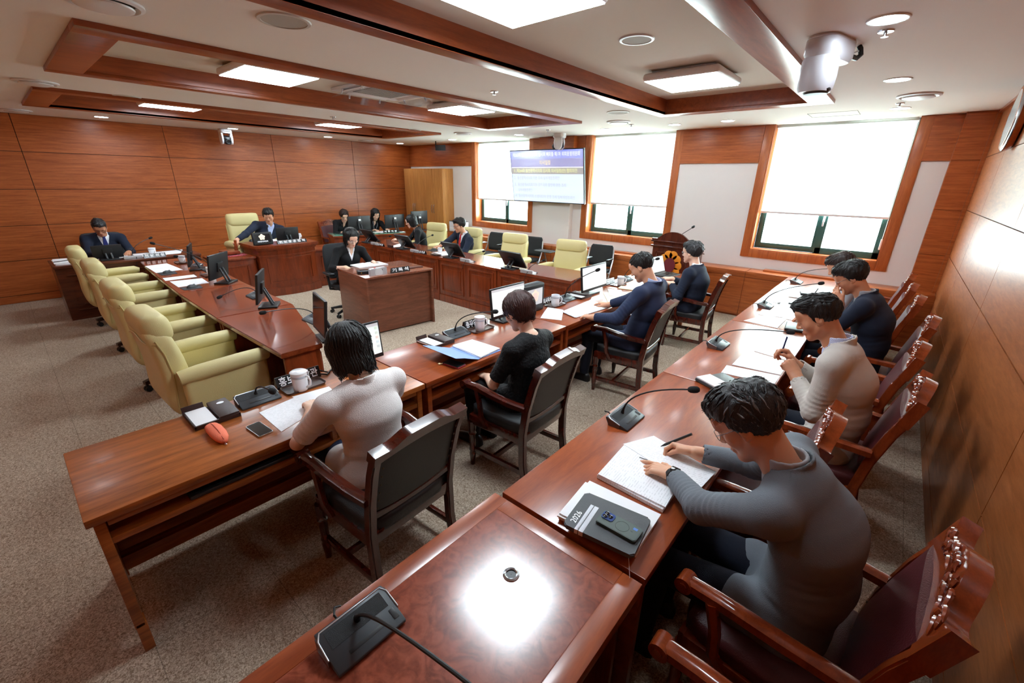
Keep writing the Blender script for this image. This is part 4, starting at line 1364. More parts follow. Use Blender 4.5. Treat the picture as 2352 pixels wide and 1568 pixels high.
# ---------------------------------------------------------------- conference microphones
def mic_unit(label, root, yaw, head, kind='grey', group='conference microphones with goosenecks', z=0.7405, w=0.215, d=0.13, mid=None, neck=0.0042):
    """root = point of the neck on the table (x, y); yaw = direction of the user; head = windscreen position"""
    fx, fy = math.cos(yaw), math.sin(yaw)
    # base centre lies a little towards the user from the neck
    ox, oy = root[0] + fx * 0.02, root[1] + fy * 0.02
    t = thing('desk_microphone', label, 'microphone', (ox, oy, z), yaw - PI / 2, group)
    hb, hf = 0.046, 0.010
    yb, yf = -d / 2, d / 2
    o = MB()
    pr = [(yf, 0.0), (yf, hf), (yb + 0.012, hb), (yb + 0.002, hb - 0.004), (yb, hb - 0.012), (yb + 0.018, 0.0)]
    o.prism(pr, (-w / 2 + 0.004, w / 2 - 0.004), 'X')
    bmesh.ops.bevel(o.bm, geom=list(o.bm.edges), offset=0.002, segments=1, affect='EDGES')
    o.build('base', M_MIC, t)
    sl = math.atan2(hf - hb, yf - yb - 0.012)
    rx = rotx(sl)
    def top(x, y):
        return Vector((x, y, hb + (y - yb - 0.012) * (hf - hb) / (yf - yb - 0.012)))
    g = MB(); g.box(top(0, yb + 0.045) + Vector((0, 0, 0.0004)), (w * 0.80, 0.050, 0.0012), rx); g.build('grille', M_MICG, t)
    bt = MB(); bt.box(top(0.0, yf - 0.028) + Vector((0, 0, 0.0006)), (w * 0.52, 0.011, 0.0014), rx, 0.0005)
    bt.box(top(-w * 0.40, yf - 0.034) + Vector((0, 0, 0.0006)), (0.016, 0.032, 0.0014), rx, 0.0005)
    bt.build('button', M_BLACK, t)
    tr = MB()
    if kind == 'silver':
        tr.bb(-w / 2, w / 2, yb - 0.004, yb + 0.02, 0.001, hb + 0.001, 0.003)
        tr.bb(-w / 2 + 0.01, w / 2 - 0.01, yb + 0.0, yb + 0.03, hb - 0.004, hb + 0.0015, 0.001)
    else:
        tr.tube([top(-w / 2 + 0.001, 0.02), top(-w / 2 + 0.002, yb + 0.03), top(-w / 2 + 0.014, yb + 0.012), top(w / 2 - 0.014, yb + 0.012), top(w / 2 - 0.002, yb + 0.03), top(w / 2 - 0.001, 0.02)], 0.0022, 6)
    tr.build('trim', M_MICT, t)
    for s in (-1, 1):
        c = MB().prism([(yf - 0.045, 0.001), (yf - 0.045, 0.02), (yb + 0.016, hb - 0.004), (yb + 0.020, 0.001)], (s * (w / 2 - 0.0045), s * (w / 2 + 0.0008)), 'X')
        c.build('side_cheek', mat('mic_cheek_brown', rgb(96, 74, 70), 0.4) if kind == 'grey' else M_MICT, t)
    R_ = rotz(-(yaw - PI / 2))
    hl = R_ @ (Vector(head) - Vector((ox, oy, z)))
    r0 = top(0, -0.02)
    h = max(0.045, min(0.16, (hl.z - r0.z) * 0.75))
    if mid is None:
        p1 = r0 + Vector((0, 0.004, h)); 
    else:
        p1 = R_ @ (Vector(mid) - Vector((ox, oy, z)))
    pts = []
    for i in range(13):
        u = i / 12
        pts.append(r0 * (1 - u) ** 2 + p1 * 2 * u * (1 - u) + hl * u * u)
    nk = MB()
    nk.tube([r0 - Vector((0, 0, 0.004)), r0 + Vector((0, 0, 0.01)), pts[1], pts[2]], [0.010, 0.009, 0.006, neck], 10)
    nk.tube(pts, neck, 8)
    nk = nk.build('gooseneck', M_NECK, t)
    dv = (pts[-1] - pts[-3]).normalized()
    q = dv.to_track_quat('Z', 'Y').to_matrix()
    MB().lathe([(0.001, -0.026), (0.010, -0.024), (0.0155, -0.014), (0.017, 0.002), (0.0155, 0.018), (0.010, 0.027), (0.001, 0.029)], hl, 16, rot=q).build('windscreen', M_FOAM, nk, smooth=180)
    cb = MB().tube([Vector((0.03, yb + 0.005, 0.012)), Vector((0.035, yb - 0.02, 0.030)), Vector((0.02, yb - 0.05, 0.020 if kind != 'silver' else -0.04)), Vector((0.0, yb - 0.055, 0.004 if kind != 'silver' else -0.10))], 0.0035, 6)
    cb.build('cable', M_NECK, t)
    return t
UX, UMX, UY, UMY = 0.0, PI, PI / 2, -PI / 2
mic_unit('near microphone on the brown desk, its round head over the phone', (-2.545, 0.712), UX, (-2.28, 0.715, 0.885))
mic_unit('microphone on the desk of the woman in black, head beside her hair', (-2.548, 2.243), UX, (-2.096, 2.243, 1.033))
mic_unit('microphone reaching in front of the lit monitor of the man in navy', (-2.529, 3.819), UX, (-2.157, 3.819, 1.119))
mic_unit('microphone on the far desk, head beside the laptop screen', (-2.532, 5.202), UX, (-2.121, 5.202, 1.071))
mic_unit('microphone on the table in front of the man in grey', (-0.875, 1.952), UX, (-0.536, 1.952, 1.035))
mic_unit('microphone with level neck in front of the man in beige', (-0.861, 3.507), UX, (-0.385, 3.507, 0.964))
mic_unit('microphone in front of the man resting his chin on his hand', (-0.855, 5.08), UX, (-0.413, 5.08, 1.061))
mic_unit('farthest microphone of the right tables, by the window wall', (-0.833, 6.712), UX, (-0.40, 6.712, 0.985))
mic_unit('nearest microphone on the burl table, neck running out of the picture', (-0.884, 0.376), UX, (-0.33, 0.405, 0.975), mid=(-0.855, 0.377, 0.895), neck=0.0050)
mic_unit('microphone lying low over the bare end desk of the left row', (-3.736, 1.640), UMY, (-3.736, 1.22, 0.903), mid=(-3.736, 1.60, 0.91))
mic_unit('microphone on the second desk of the left row, head almost on the top', (-4.976, 1.607), UMY, (-4.976, 1.259, 0.800), mid=(-4.976, 1.55, 0.92))
mic_unit('microphone with a long raised neck beside the turned monitor of the left row', (-6.854, 1.71), UMY, (-6.854, 1.164, 1.151))
mic_unit('microphone on the far desk of the left row, with short neck', (-7.287, 1.67), UMY, (-7.287, 1.446, 0.908))
mic_unit('silver-backed microphone at the empty near end of the window-side row', (-3.715, 4.655), UY, (-3.73, 5.02, 0.872), 'silver')
mic_unit('silver-backed microphone right of the monitor of the man with the red tie', (-4.955, 4.655), UY, (-4.958, 5.03, 0.86), 'silver')
mic_unit('silver-backed microphone right of the monitor of the woman in profile', (-6.25, 4.655), UY, (-6.429, 5.18, 0.975), 'silver')
mic_unit('silver-backed microphone at the far end of the window-side row', (-7.50, 4.655), UY, (-7.60, 5.05, 0.86), 'silver')
mic_unit('silver-backed microphone on the dark desk of the man in glasses', (-8.50, 1.165), PI, (-8.60, 1.45, 1.03), 'silver', z=0.7605)

# ---------------------------------------------------------------- monitors
def lit_screen(parent, w, h, off, M3, seed=0):
    """document page shown on a lit screen: header bar, faint lines and a column of icons, set in the screen's plane"""
    sc = MB().box(off, (w, 0.001, h), None).build('screen', emis('lit_screen', rgb(214, 232, 226), 0.62), parent)
    hd = MB().box(off + Vector((0, 0.0008, h * 0.455)), (w, 0.0006, h * 0.09), None).build('header_bar', emis('screen_header', rgb(30, 36, 66), 0.5), sc)
    rnd = random.Random(seed)
    tx = MB()
    for i in range(5):
        tx.box(off + Vector((w * 0.33, 0.0008, h * (0.30 - 0.13 * i))), (w * rnd.uniform(0.10, 0.20), 0.0006, 0.004))
    for i in range(14):
        tx.box(off + Vector((-w * 0.02 + rnd.uniform(-0.1, 0.25) * w, 0.0008, h * (0.34 - 0.055 * i))), (w * rnd.uniform(0.05, 0.18), 0.0006, 0.0016))
    tx.box(off + Vector((-0.0, 0.0012, h * 0.457)), (w * 0.5, 0.0006, 0.005))
    tx.build('text_lines', emis('screen_grey', rgb(170, 186, 182), 0.5), sc, kind='stuff')
    cols = [rgb(90, 180, 90), rgb(70, 130, 80), rgb(200, 120, 60), rgb(90, 170, 190), rgb(60, 110, 120)]
    for i, c in enumerate(cols):
        MB().box(off + Vector((-w * 0.44, 0.0012, h * (0.34 - 0.15 * i))), (w * 0.055, 0.0008, h * 0.075)).build('icon', emis('screen_icon_%d' % i, c, 0.6), sc)

def monitor(label, loc, yaw, w=0.40, h=0.27, tilt=0.25, lit=False, name='monitor', lift=0.06, deep=False, group=None, z=0.7405):
    """screen faces local +Y (yaw is the direction the screen faces); tilt leans the top backwards"""
    t = thing(name, label, 'monitor', (loc[0], loc[1], z), yaw - PI / 2, group)
    fb = MB().rbox((0, -0.03, 0.009), (0.22, 0.17, 0.018), None, 0.006)
    fb.build('stand_foot', M_BLACK, t)
    c = Vector((0, 0.02, lift + h / 2 * math.cos(tilt)))
    R_ = rotx(tilt)
    for s in (-1, 1):
        st = MB().tube([Vector((s * 0.03, -0.07, 0.018)), Vector((s * 0.03, -0.06, 0.03)), c + R_ @ Vector((s * 0.03, -0.028, -0.02))], [0.012, 0.013, 0.011], 8)
        st.build('stand_arm', M_DGREY, t)
    b = MB().box(c, (w, 0.022, h), R_, 0.005)
    if deep:
        b.box(c + R_ @ Vector((0, -0.025, -0.02)), (w * 0.55, 0.04, h * 0.6), R_, 0.015)
    b.box(c + R_ @ Vector((0, -0.018, -0.01)), (0.11, 0.022, 0.11), R_, 0.004)
    hs = b.build('housing', M_BLACK, t)
    if lit:
        e = bpy.data.objects.new('panel', None)
        off = Vector((0, 0.0, 0.008))
        sc_parent = hs
        # build in the tilted plane: bake the transform into the meshes
        before = set(bpy.data.objects)
        lit_screen(hs, w - 0.022, h - 0.04, Vector((0, 0.0118, 0.008)), None, len(label))
        bpy.data.objects.remove(e)
        for o in set(bpy.data.objects) - before:
            if o.type == 'MESH':
                o.data.transform(Matrix.Translation(c) @ R_.to_4x4())
                if o.parent and o.parent.name.startswith('screen'):
                    # keep at most three levels: hang under the housing's screen as sub-parts of the thing
                    o.parent = hs
    else:
        MB().box(c + R_ @ Vector((0, 0.0115, 0.006)), (w - 0.02, 0.001, h - 0.035), R_).build('screen', M_SCREENOFF, hs)
    return t
monitor('lit screen half hidden behind the hair of the woman in white', (-2.50, 1.325), UX, 0.36, 0.25, 0.12, True)
monitor('lit screen in front of the woman in black lace', (-2.50, 2.83), UX, 0.46, 0.27, 0.12, True)
monitor('lit screen on the desk of the man in navy, near the window-side row', (-2.47, 4.27), UX, 0.53, 0.28, 0.12, True, lift=0.055)
BM = 'black monitors of the left row'
monitor('black monitor of the left row, beside the head of the woman in white', (-3.22, 1.47), UMY - 0.22, 0.36, 0.29, 0.12, group=BM)
monitor('edge-on black monitor on the second desk of the left row', (-4.53, 1.52), UMY - 0.52, 0.36, 0.29, 0.15, group=BM)
monitor('black monitor of the left row turned so that its back and stand show', (-5.95, 1.58), UMY - 0.78, 0.40, 0.29, 0.15, group=BM)
monitor('edge-on black monitor on the far desk of the left row', (-7.08, 1.58), UMY - 0.35, 0.36, 0.28, 0.15, group=BM)
CMN = 'black monitors tipped back along the window-side row'
for x, lb in ((-4.10, 'tipped black monitor at the empty near end of the window-side row'), (-5.39, 'tipped black monitor in front of the man with the red tie'),
              (-6.70, 'tipped black monitor in front of the woman in profile'), (-7.86, 'tipped black monitor at the far end of the window-side row')):
    monitor(lb, (x, 4.735), UY, 0.42, 0.28, 0.62, group=CMN, lift=0.02)
monitor("black monitor with its back to us on the chairman's desk", (-8.12, 3.30), PI, 0.38, 0.215, 0.05, z=0.8605, lift=0.03)
monitor('black monitor with its back to us on the dark desk at the left', (-8.62, 0.92), PI, 0.34, 0.19, 0.10, z=0.7605, lift=0.02)
G = 'large dark monitors of the clerks by the back wall'
for (x, y, lb, zz, w_) in ((-8.90, 5.17, 'large dark monitor between the two women by the back wall', 0.7785, 0.54), (-8.82, 6.03, 'large dark monitor right of the woman with the lanyard', 0.7785, 0.53),
                           (-8.66, 6.62, 'dark monitor behind the head of the woman in profile', 0.7785, 0.48)):
    mm = monitor(lb, (x, y), PI - 0.0, w_, 0.30, 0.04, group=G, z=zz, lift=0.085 if y < 6.5 else 0.15)
    hs = [c for c in mm.children if c.name.startswith('housing')][0]
    text_mesh('logo', '◉LG', 0.035, mat('logo_grey', rgb(120, 122, 124), 0.4), hs, frame_mtx((0, -0.012, 0.36), (-1, 0, 0), (0, 0, 1)))
    MB().bb(-0.03, 0.03, -0.014, -0.012, 0.285, 0.325).build('sticker', M_PAPER, hs)

# boxed display with the council emblem
def emblem(parent, c, r, xdir, ydir, off=0.002):
    """five-cornered gold flower with a red disc, lying in the plane of xdir and ydir"""
    M_ = frame_mtx(c, xdir, ydir)
    pts = []
    for k in range(40):
        a = PI / 2 + 2 * PI * k / 40
        rad = r * (0.88 + 0.12 * math.cos(5 * (a - PI / 2)))
        pts.append((rad * math.cos(a), rad * math.sin(a)))
    b = MB().prism(pts, (0, off)); b.xf(M_)
    e = b.build('emblem', emis('emblem_gold_lit', rgb(238, 186, 70), 0.6), parent)
    b = MB().lathe([(0.001, off), (r * 0.52, off), (r * 0.52, off * 1.6), (0.001, off * 1.6)], (0, 0, 0), 24); b.xf(M_)
    b.build('emblem_disc', emis('emblem_red_lit', rgb(196, 58, 50), 0.6), parent)
    text_mesh('emblem_letter', '의회', r * 0.42, emis('emblem_letter_lit', rgb(238, 200, 90), 0.6), parent, M_ @ Matrix.Translation((0, 0, off * 2.2)), 0.01)

t = thing('emblem_display', 'thick black boxed display showing a gold emblem, between the officials', 'display', (-2.52, 3.20, 0.7405), 0)
hsg = MB().rbox((0, 0, 0.14), (0.10, 0.33, 0.28), None, 0.02).build('housing', M_BLACK, t)
sc_ = MB().bb(0.0505, 0.0515, -0.11, 0.125, 0.075, 0.235).build('screen', emis('grey_screen', rgb(96, 104, 116), 0.5), t)
emblem(sc_, (0.0516, 0.01, 0.165), 0.062, (0, 1, 0), (0, 0, 1))
text_mesh('caption', '의회운영위원회', 0.026, M_LETTER, sc_, frame_mtx((0.0518, 0.01, 0.09), (0, 1, 0), (0, 0, 1)), 0.01)
t = thing('emblem_display', "slim black display with a gold emblem on the chairman's desk", 'display', (-7.99, 2.815, 0.8605), 0)
R_ = roty(-0.18)
hsg = MB().rbox((0.01, 0, 0.105), (0.05, 0.31, 0.205), R_, 0.015).build('housing', M_BLACK, t)
sc_ = MB().box(Vector((0.01, 0, 0.105)) + R_ @ Vector((0.026, 0.0, 0.005)), (0.001, 0.24, 0.135), R_).build('screen', M_SCREENOFF, t)
xd = Vector((0, 1, 0)); yd = R_ @ Vector((0, 0, 1)); cc = Vector((0.01, 0, 0.105)) + R_ @ Vector((0.0268, -0.01, 0.022))
emblem(sc_, cc, 0.052, xd, yd)
text_mesh('caption', '의회운영위원회', 0.026, emis('caption_lit', rgb(220, 236, 255), 0.9), sc_, frame_mtx(cc + yd * -0.072, xd, yd), 0.015)
MB().rbox((-0.04, 0, 0.01), (0.12, 0.16, 0.02), None, 0.006).build('stand_foot', M_BLACK, t)

# ---------------------------------------------------------------- nameplates
def nameplate(label, loc, yaw, text, w=0.27, h=0.065, z=0.7405, size=0.05, d=0.05, bold=0.02, flush=False):
    """three-sided black plate; yaw = direction the lettered face looks at"""
    t = thing('nameplate', label, 'nameplate', (loc[0], loc[1], z), yaw - PI / 2, 'black nameplates with white lettering')
    MB().prism([(d / 2, 0), (-d / 2, 0), (-0.004, h), (0.004, h)], (-w / 2, w / 2), 'X').build('plate', M_NPLATE, t)
    a = math.atan2(h, d / 2 - 0.004)
    yd = Vector((0, -math.cos(a), math.sin(a)))
    c = Vector((0, (d / 2 + 0.004) / 2, h / 2)) + Vector((0, math.sin(a), math.cos(a))) * 0.0009
    text_mesh('lettering', text, size, M_LETTER, t, frame_mtx(c, (-1, 0, 0), yd), bold, wfit=w * 0.88)
    return t
nameplate('nameplate behind the mug beside the woman in white', (-2.60, 0.975), UX, '홍보담당관', 0.27, 0.07, size=0.06)
nameplate('nameplate behind the mug of the woman in black lace', (-2.59, 2.505), UX, '총무담당관', 0.26, 0.07, size=0.06)
nameplate('nameplate right of the boxed emblem display', (-2.585, 3.56), UX, '의회사무처장', 0.26, 0.065, size=0.055)
nameplate('washed-out nameplate right of the lit monitor of the man in navy', (-2.565, 4.85), UX, '전문위원', 0.24, 0.065, size=0.055)
nameplate("recording clerk's nameplate at the edge of the brown desk", (-4.85, 3.335), -0.085, '기 록 석', 0.27, 0.065, z=0.7805, size=0.05)
nameplate("chairman's long nameplate along the front of the high desk", (-7.93, 3.27), 0.0, '위 원 장 공 진 혁', 0.50, 0.055, z=0.8605, size=0.046)
nameplate('nameplate on the dark desk of the man in glasses', (-8.43, 1.415), 0.0, '전 문 위 원', 0.27, 0.06, z=0.7605, size=0.05)
nameplate('nameplate by the papers of the woman in profile', (-6.04, 4.64), UMY, '안 대 룡', 0.16, 0.05, size=0.042)
nameplate('nameplate at the far end of the window-side row', (-7.28, 4.63), UMY, '천 미 경', 0.16, 0.05, size=0.042)
nameplate('nameplate on the glass-topped table by the back wall', (-8.74, 5.83), -0.29, '사 무 직 원', 0.33, 0.055, z=0.7785, size=0.045)

# ---------------------------------------------------------------- cups and trays
def mug(label, loc, z=0.7405, hang=0.0, h=0.092, r=0.041, lid=False, group='white mugs', tray=None):
    t = thing('mug', label, 'mug', (loc[0], loc[1], z), hang, group)
    pr = [(0.001, 0.0), (r * 0.80, 0.0), (r * 0.86, 0.004), (r * 0.93, h * 0.35), (r * 1.0, h - 0.003), (r * 1.0, h), (r * 0.93, h), (r * 0.88, h * 0.6), (r * 0.78, 0.008), (0.001, 0.007)]
    MB().lathe(pr, (0, 0, 0), 28).build('body', M_CERAM, t, smooth=60)
    MB().lathe([(r * 0.985, h * 0.74), (r * 1.012, h * 0.75), (r * 1.018, h * 0.86), (r * 1.0, h * 0.87)], (0, 0, 0), 28).build('border', M_CUPDEC, t)
    MB().tube([(r * 0.94, 0, h * 0.82), (r * 1.35, 0, h * 0.82), (r * 1.62, 0, h * 0.62), (r * 1.52, 0, h * 0.36), (r * 0.90, 0, h * 0.20)], 0.006, 8).build('handle', M_CERAM, t, smooth=180)
    if lid:
        MB().lathe([(r * 1.06, h), (r * 1.06, h + 0.004), (r * 0.9, h + 0.009), (0.001, h + 0.011), (0.001, h + 0.0005)], (0, 0, 0), 24).build('lid', M_CERAM, t)
    return t
def cup_tray(label, loc, yaw, w=0.24, d=0.13, z=0.7405, m=None):
    t = thing('cup_tray', label, 'tray', (loc[0], loc[1], z), yaw - PI / 2, 'small brown trays under the cups')
    b = MB()
    b.loft([[(x * 0.94, y * 0.92, 0.0) for x, y in rr(w, d, 0.02, 4)], [(x, y, 0.014) for x, y in rr(w, d, 0.02, 4)], [(x * 0.985, y * 0.975, 0.014) for x, y in rr(w, d, 0.02, 4)], [(x * 0.93, y * 0.90, 0.003) for x, y in rr(w, d, 0.02, 4)]])
    b.build('tray', m or M_TRAYB, t)
    return t
MB  # builder
cup_tray('brown tray under the mug beside the woman in white', (-2.51, 0.965), UX)
mug('lidded white mug beside the woman in white', (-2.475, 0.935), 0.7445, 0.5, 0.115, 0.046, True)
cup_tray('brown tray under the mug of the woman in black lace', (-2.49, 2.485), UX)
mug('lidded white mug of the woman in black lace', (-2.475, 2.46), 0.7445, 1.2, 0.115, 0.044, True)
cup_tray('brown tray under the mug right of the boxed emblem display', (-2.47, 3.56), UX)
mug('white mug right of the boxed emblem display', (-2.45, 3.527), 0.7445, 0.9, 0.118, 0.044)
cup_tray('brown tray under the mug right of the lit monitor of the man in navy', (-2.45, 4.89), UX)
mug('white mug right of the lit monitor of the man in navy', (-2.424, 4.889), 0.7445, 0.9, 0.11, 0.044)
cup_tray('small tray under the mug on the far desk of the left row', (-7.76, 1.58), UMY)
mug('white mug on the far desk of the left row', (-7.752, 1.60), 0.7445, 0.3, 0.10, 0.045)
cup_tray('small tray under the mug left of the turned monitor', (-6.52, 1.58), UMY)
mug('white mug left of the turned monitor of the left row', (-6.467, 1.598), 0.7445, PI, 0.11, 0.045)
mug("white mug on the chairman's desk", (-8.387, 3.60), 0.8605, 0.3, 0.095, 0.04)
mug('white mug on the dark desk of the man in glasses', (-8.90, 1.479), 0.7605, 0.3, 0.085, 0.05)
mug('white mug beside the papers of the woman in profile', (-5.93, 4.93), 0.7405, 2.0, 0.085, 0.042)
o = mug('upturned white cup at the far end of the window-side row', (-7.05, 4.98), 0.7405, 0.4, 0.05, 0.045)

# ---------------------------------------------------------------- memo trays
def memo_tray(label, loc, yaw, w=0.24, d=0.21):
    t = thing('memo_tray', label, 'memo tray', (loc[0], loc[1], 0.7405), yaw - PI / 2, 'dark memo trays with white notepaper')
    b = MB().bb(-w / 2, w / 2, -d / 2, d / 2, 0.0, 0.008, 0.002)
    for x0, x1, y0, y1 in ((-w / 2, w / 2, d / 2 - 0.012, d / 2), (w / 2 - 0.010, w / 2, -d / 2, d / 2), (-w / 2, -w / 2 + 0.01, -d / 2, d / 2)):
        b.bb(x0, x1, y0, y1, 0.007, 0.022, 0.002)
    b.build('tray', M_PAD, t)
    MB().bb(-0.045 + 0.045, 0.105, -d / 2 + 0.012, d / 2 - 0.014, 0.009, 0.018, 0.001).build('notepaper', M_PAPER, t)
    MB().bb(-w / 2 + 0.002, -0.01, -d / 2, d / 2 - 0.004, 0.009, 0.032, 0.004).build('case', M_PAD, t)
    MB().lathe([(0.001, 0.0325), (0.018, 0.0325), (0.018, 0.0332), (0.001, 0.0334)], (-0.062, -d / 2 + 0.055, 0), 20, sx=1.0, sy=0.75).build('oval_badge', M_MICT, t)
    MB().box((0.055, -d / 2 + 0.004, 0.028), (0.10, 0.008, 0.035), rotx(0.3), 0.002).build('clip_flap', M_PAD, t)
    return t
memo_tray('memo tray at the near end of the brown desk', (-2.525, 0.48), UX, 0.21, 0.23)
memo_tray('memo tray beside the blue folder', (-2.525, 2.015), UX, 0.205, 0.22)
memo_tray('memo tray left of the lit monitor of the man in navy', (-2.50, 4.045), UX, 0.21, 0.22)

# ---------------------------------------------------------------- brown desk of the woman in white
t = thing('pen_pouch', 'orange pen pouch with a zip at the front of the brown desk', 'pouch', (-2.285, 0.437, 0.7405), 0.0)
b = MB()
secs = []
for u, hw_, hh in ((-0.105, 0.012, 0.02), (-0.09, 0.030, 0.036), (-0.04, 0.036, 0.044), (0.02, 0.036, 0.044), (0.07, 0.030, 0.038), (0.10, 0.014, 0.024)):
    secs.append([(u, hw_ * math.cos(2 * PI * k / 14), hh / 2 + hh / 2 * math.sin(2 * PI * k / 14) ) for k in range(14)])
b.loft(secs)
b.build('pouch_body', mat('coral_fabric', rgb(242, 124, 92), 0.75, bump=0.15, bscale=200), t, smooth=180)
MB().tube([(-0.095, 0, 0.033), (-0.04, 0, 0.045), (0.03, 0, 0.045), (0.10, 0, 0.026)], 0.0025, 6).build('zip', mat('coral_zip', rgb(206, 92, 66), 0.6), t)
MB().box((0.115, 0.0, 0.008), (0.028, 0.007, 0.002), None, 0.0006).build('zip_pull', M_CHROME, t)

def phone(label, c, z, m, glass, rim=0.012, h=0.009):
    cx = sum(p[0] for p in c) / 4; cy = sum(p[1] for p in c) / 4
    a = math.atan2(c[1][1] - c[0][1], c[1][0] - c[0][0])
    w_ = math.dist(c[0], c[1]); d_ = math.dist(c[1], c[2])
    t = thing('smartphone', label, 'phone', (cx, cy, z), a)
    b = MB(); b.prism(rr(w_, d_, 0.010, 5), (0, h)); bmesh.ops.bevel(b.bm, geom=[e for e in b.bm.edges if abs(e.verts[0].co.z - e.verts[1].co.z) < 1e-6], offset=0.002, segments=2, affect='EDGES')
    b.build('body', m, t)
    MB().prism(rr(w_ - 0.006, d_ - 0.006, 0.008, 5), (h, h + 0.0006)).build('glass', glass, t)
    return t, w_, d_, h
phone('black phone face up on the brown desk', [(-2.262, 0.552), (-2.268, 0.622), (-2.118, 0.636), (-2.112, 0.566)], 0.7405, M_CHROME, M_SCREENOFF)
sheet('printed sheets under the forearm of the woman in white', [(-2.375, 0.66), (-2.412, 0.882), (-2.18, 0.90), (-2.093, 0.661)], 0.7405, 0.002)
sheet('sheet beside the arm of the woman in white', [(-2.43, 0.86), (-2.40, 1.07), (-2.22, 1.05), (-2.25, 0.88)], 0.7405, 0.001, M_PAPER)
t = thing('keyboard', 'black keyboard on the shelf of the brown desk', 'keyboard', (-2.10, 0.455, DZ - 0.1245), -PI / 2)
MB().rbox((0, 0, 0.010), (0.44, 0.14, 0.018), None, 0.005).build('case', M_DGREY, t)
k = MB()
for i in range(5):
    for j in range(14):
        k.bb(-0.205 + 0.0292 * j, -0.205 + 0.0292 * j + 0.024, -0.058 + 0.0225 * i, -0.058 + 0.0225 * i + 0.018, 0.018, 0.023)
k.build('keys', M_BLACK, t, kind='stuff')
t = thing('computer_box', 'small black computer under the top of the brown desk', 'computer', (-2.20, 1.385, DZ - 0.1245), 0)
MB().rbox((0, 0, 0.04), (0.2, 0.18, 0.075), None, 0.006).build('case', M_BLACK, t)
MB().bb(0.1005, 0.1015, 0.02, 0.075, 0.025, 0.06).build('label_sticker', M_PAPER, t)
o = MB().tube([(-2.58, 1.17, 0.745), (-2.63, 1.12, 0.765), (-2.60, 1.10, 0.755), (-2.56, 1.14, 0.748), (-2.61, 1.19, 0.746), (-2.63, 1.23, 0.746)], 0.005, 8).build('cable', M_NECK)
tag(o, 'loop of black cable left of the head of the woman in white', 'cable')

# ---------------------------------------------------------------- desk of the woman in black
t = thing('folder', 'open light blue folder with white papers on the red desk', 'folder', (-2.19, 2.0, 0.7405), 0)
MB().raw([(-0.16, 0.0, 0.001), (0.16, 0.0, 0.001), (0.16, 0.24, 0.001), (-0.16, 0.24, 0.001), (-0.16, 0.0, 0.003), (0.16, 0.0, 0.003), (0.16, 0.24, 0.003), (-0.16, 0.24, 0.003)], [(3, 2, 1, 0), (4, 5, 6, 7), (0, 1, 5, 4), (1, 2, 6, 5), (2, 3, 7, 6), (3, 0, 4, 7)]).build('back_cover', M_BLUEF, t)
fc = MB()
secs = []
for v, z0 in ((0.0, 0.003), (-0.07, 0.028), (-0.15, 0.060), (-0.235, 0.085)):
    s_ = 1 + v * -0.25
    secs.append([(-0.165 * s_, v, z0), (0.165 * s_ + 0.03 * -v, v, z0), (0.165 * s_ + 0.03 * -v, v, z0 + 0.002), (-0.165 * s_, v, z0 + 0.002)])
fc.loft(secs).build('front_cover', M_BLUEF, t)
stack_of('pile of white papers in the blue folder', [(-2.355, 2.035), (-2.341, 2.225), (-2.05, 2.245), (-2.035, 2.02)], 0.7440, 3, 0.004, seed=3)
t = thing('phone_wallet', 'dark red phone wallet with a ring strap under the blue folder', 'wallet', (-2.085, 1.815, 0.7405), 0.1)
MB().rbox((0, 0, 0.006), (0.15, 0.08, 0.011), None, 0.003).build('cover', mat('red_leather', rgb(150, 26, 44), 0.4), t)
MB().rbox((0.0, 0, 0.014), (0.145, 0.078, 0.005), None, 0.002).build('phone', M_BLACK, t)
MB().tube([(-0.07, -0.04, 0.008), (-0.085, -0.06, 0.006), (-0.10, -0.055, 0.004), (-0.09, -0.04, 0.006)], 0.003, 6).build('strap_ring', mat('pale_gold', rgb(220, 200, 150), 0.3, metal=0.9), t)

# ---------------------------------------------------------------- desk of the man in navy
sheet('loose white papers left of the hand of the man in navy', [(-2.313, 3.10), (-2.479, 3.44), (-2.30, 3.46), (-2.127, 3.18)], 0.7405, 0.004, M_PAPER, curl=0.012)
stack_of('fanned printed papers under the hand of the man in navy', [(-2.249, 3.40), (-2.06, 3.34), (-2.02, 3.90), (-2.283, 3.99)], 0.7405, 4, 0.0035, jit=0.018, seed=7)
sheet('cream folder beside the elbow of the man in navy', [(-2.116, 4.03), (-2.39, 4.40), (-2.187, 4.62), (-2.02, 4.10)], 0.7405, 0.004, M_CREAM, 'folder', cat='folder')
sheet('white papers curling on the cream folder', [(-2.25, 4.30), (-2.43, 4.58), (-2.27, 4.62), (-2.10, 4.38)], 0.7450, 0.003, M_PAPER, curl=0.02)
o = MB().rbox((-2.27, 4.78, 0.7475), (0.20, 0.14, 0.013), rotz(0.2), 0.003).build('notebook', mat('pale_yellow_cover', rgb(236, 228, 190), 0.5))
tag(o, 'pale notebook by the mug right of the man in navy', 'notebook')

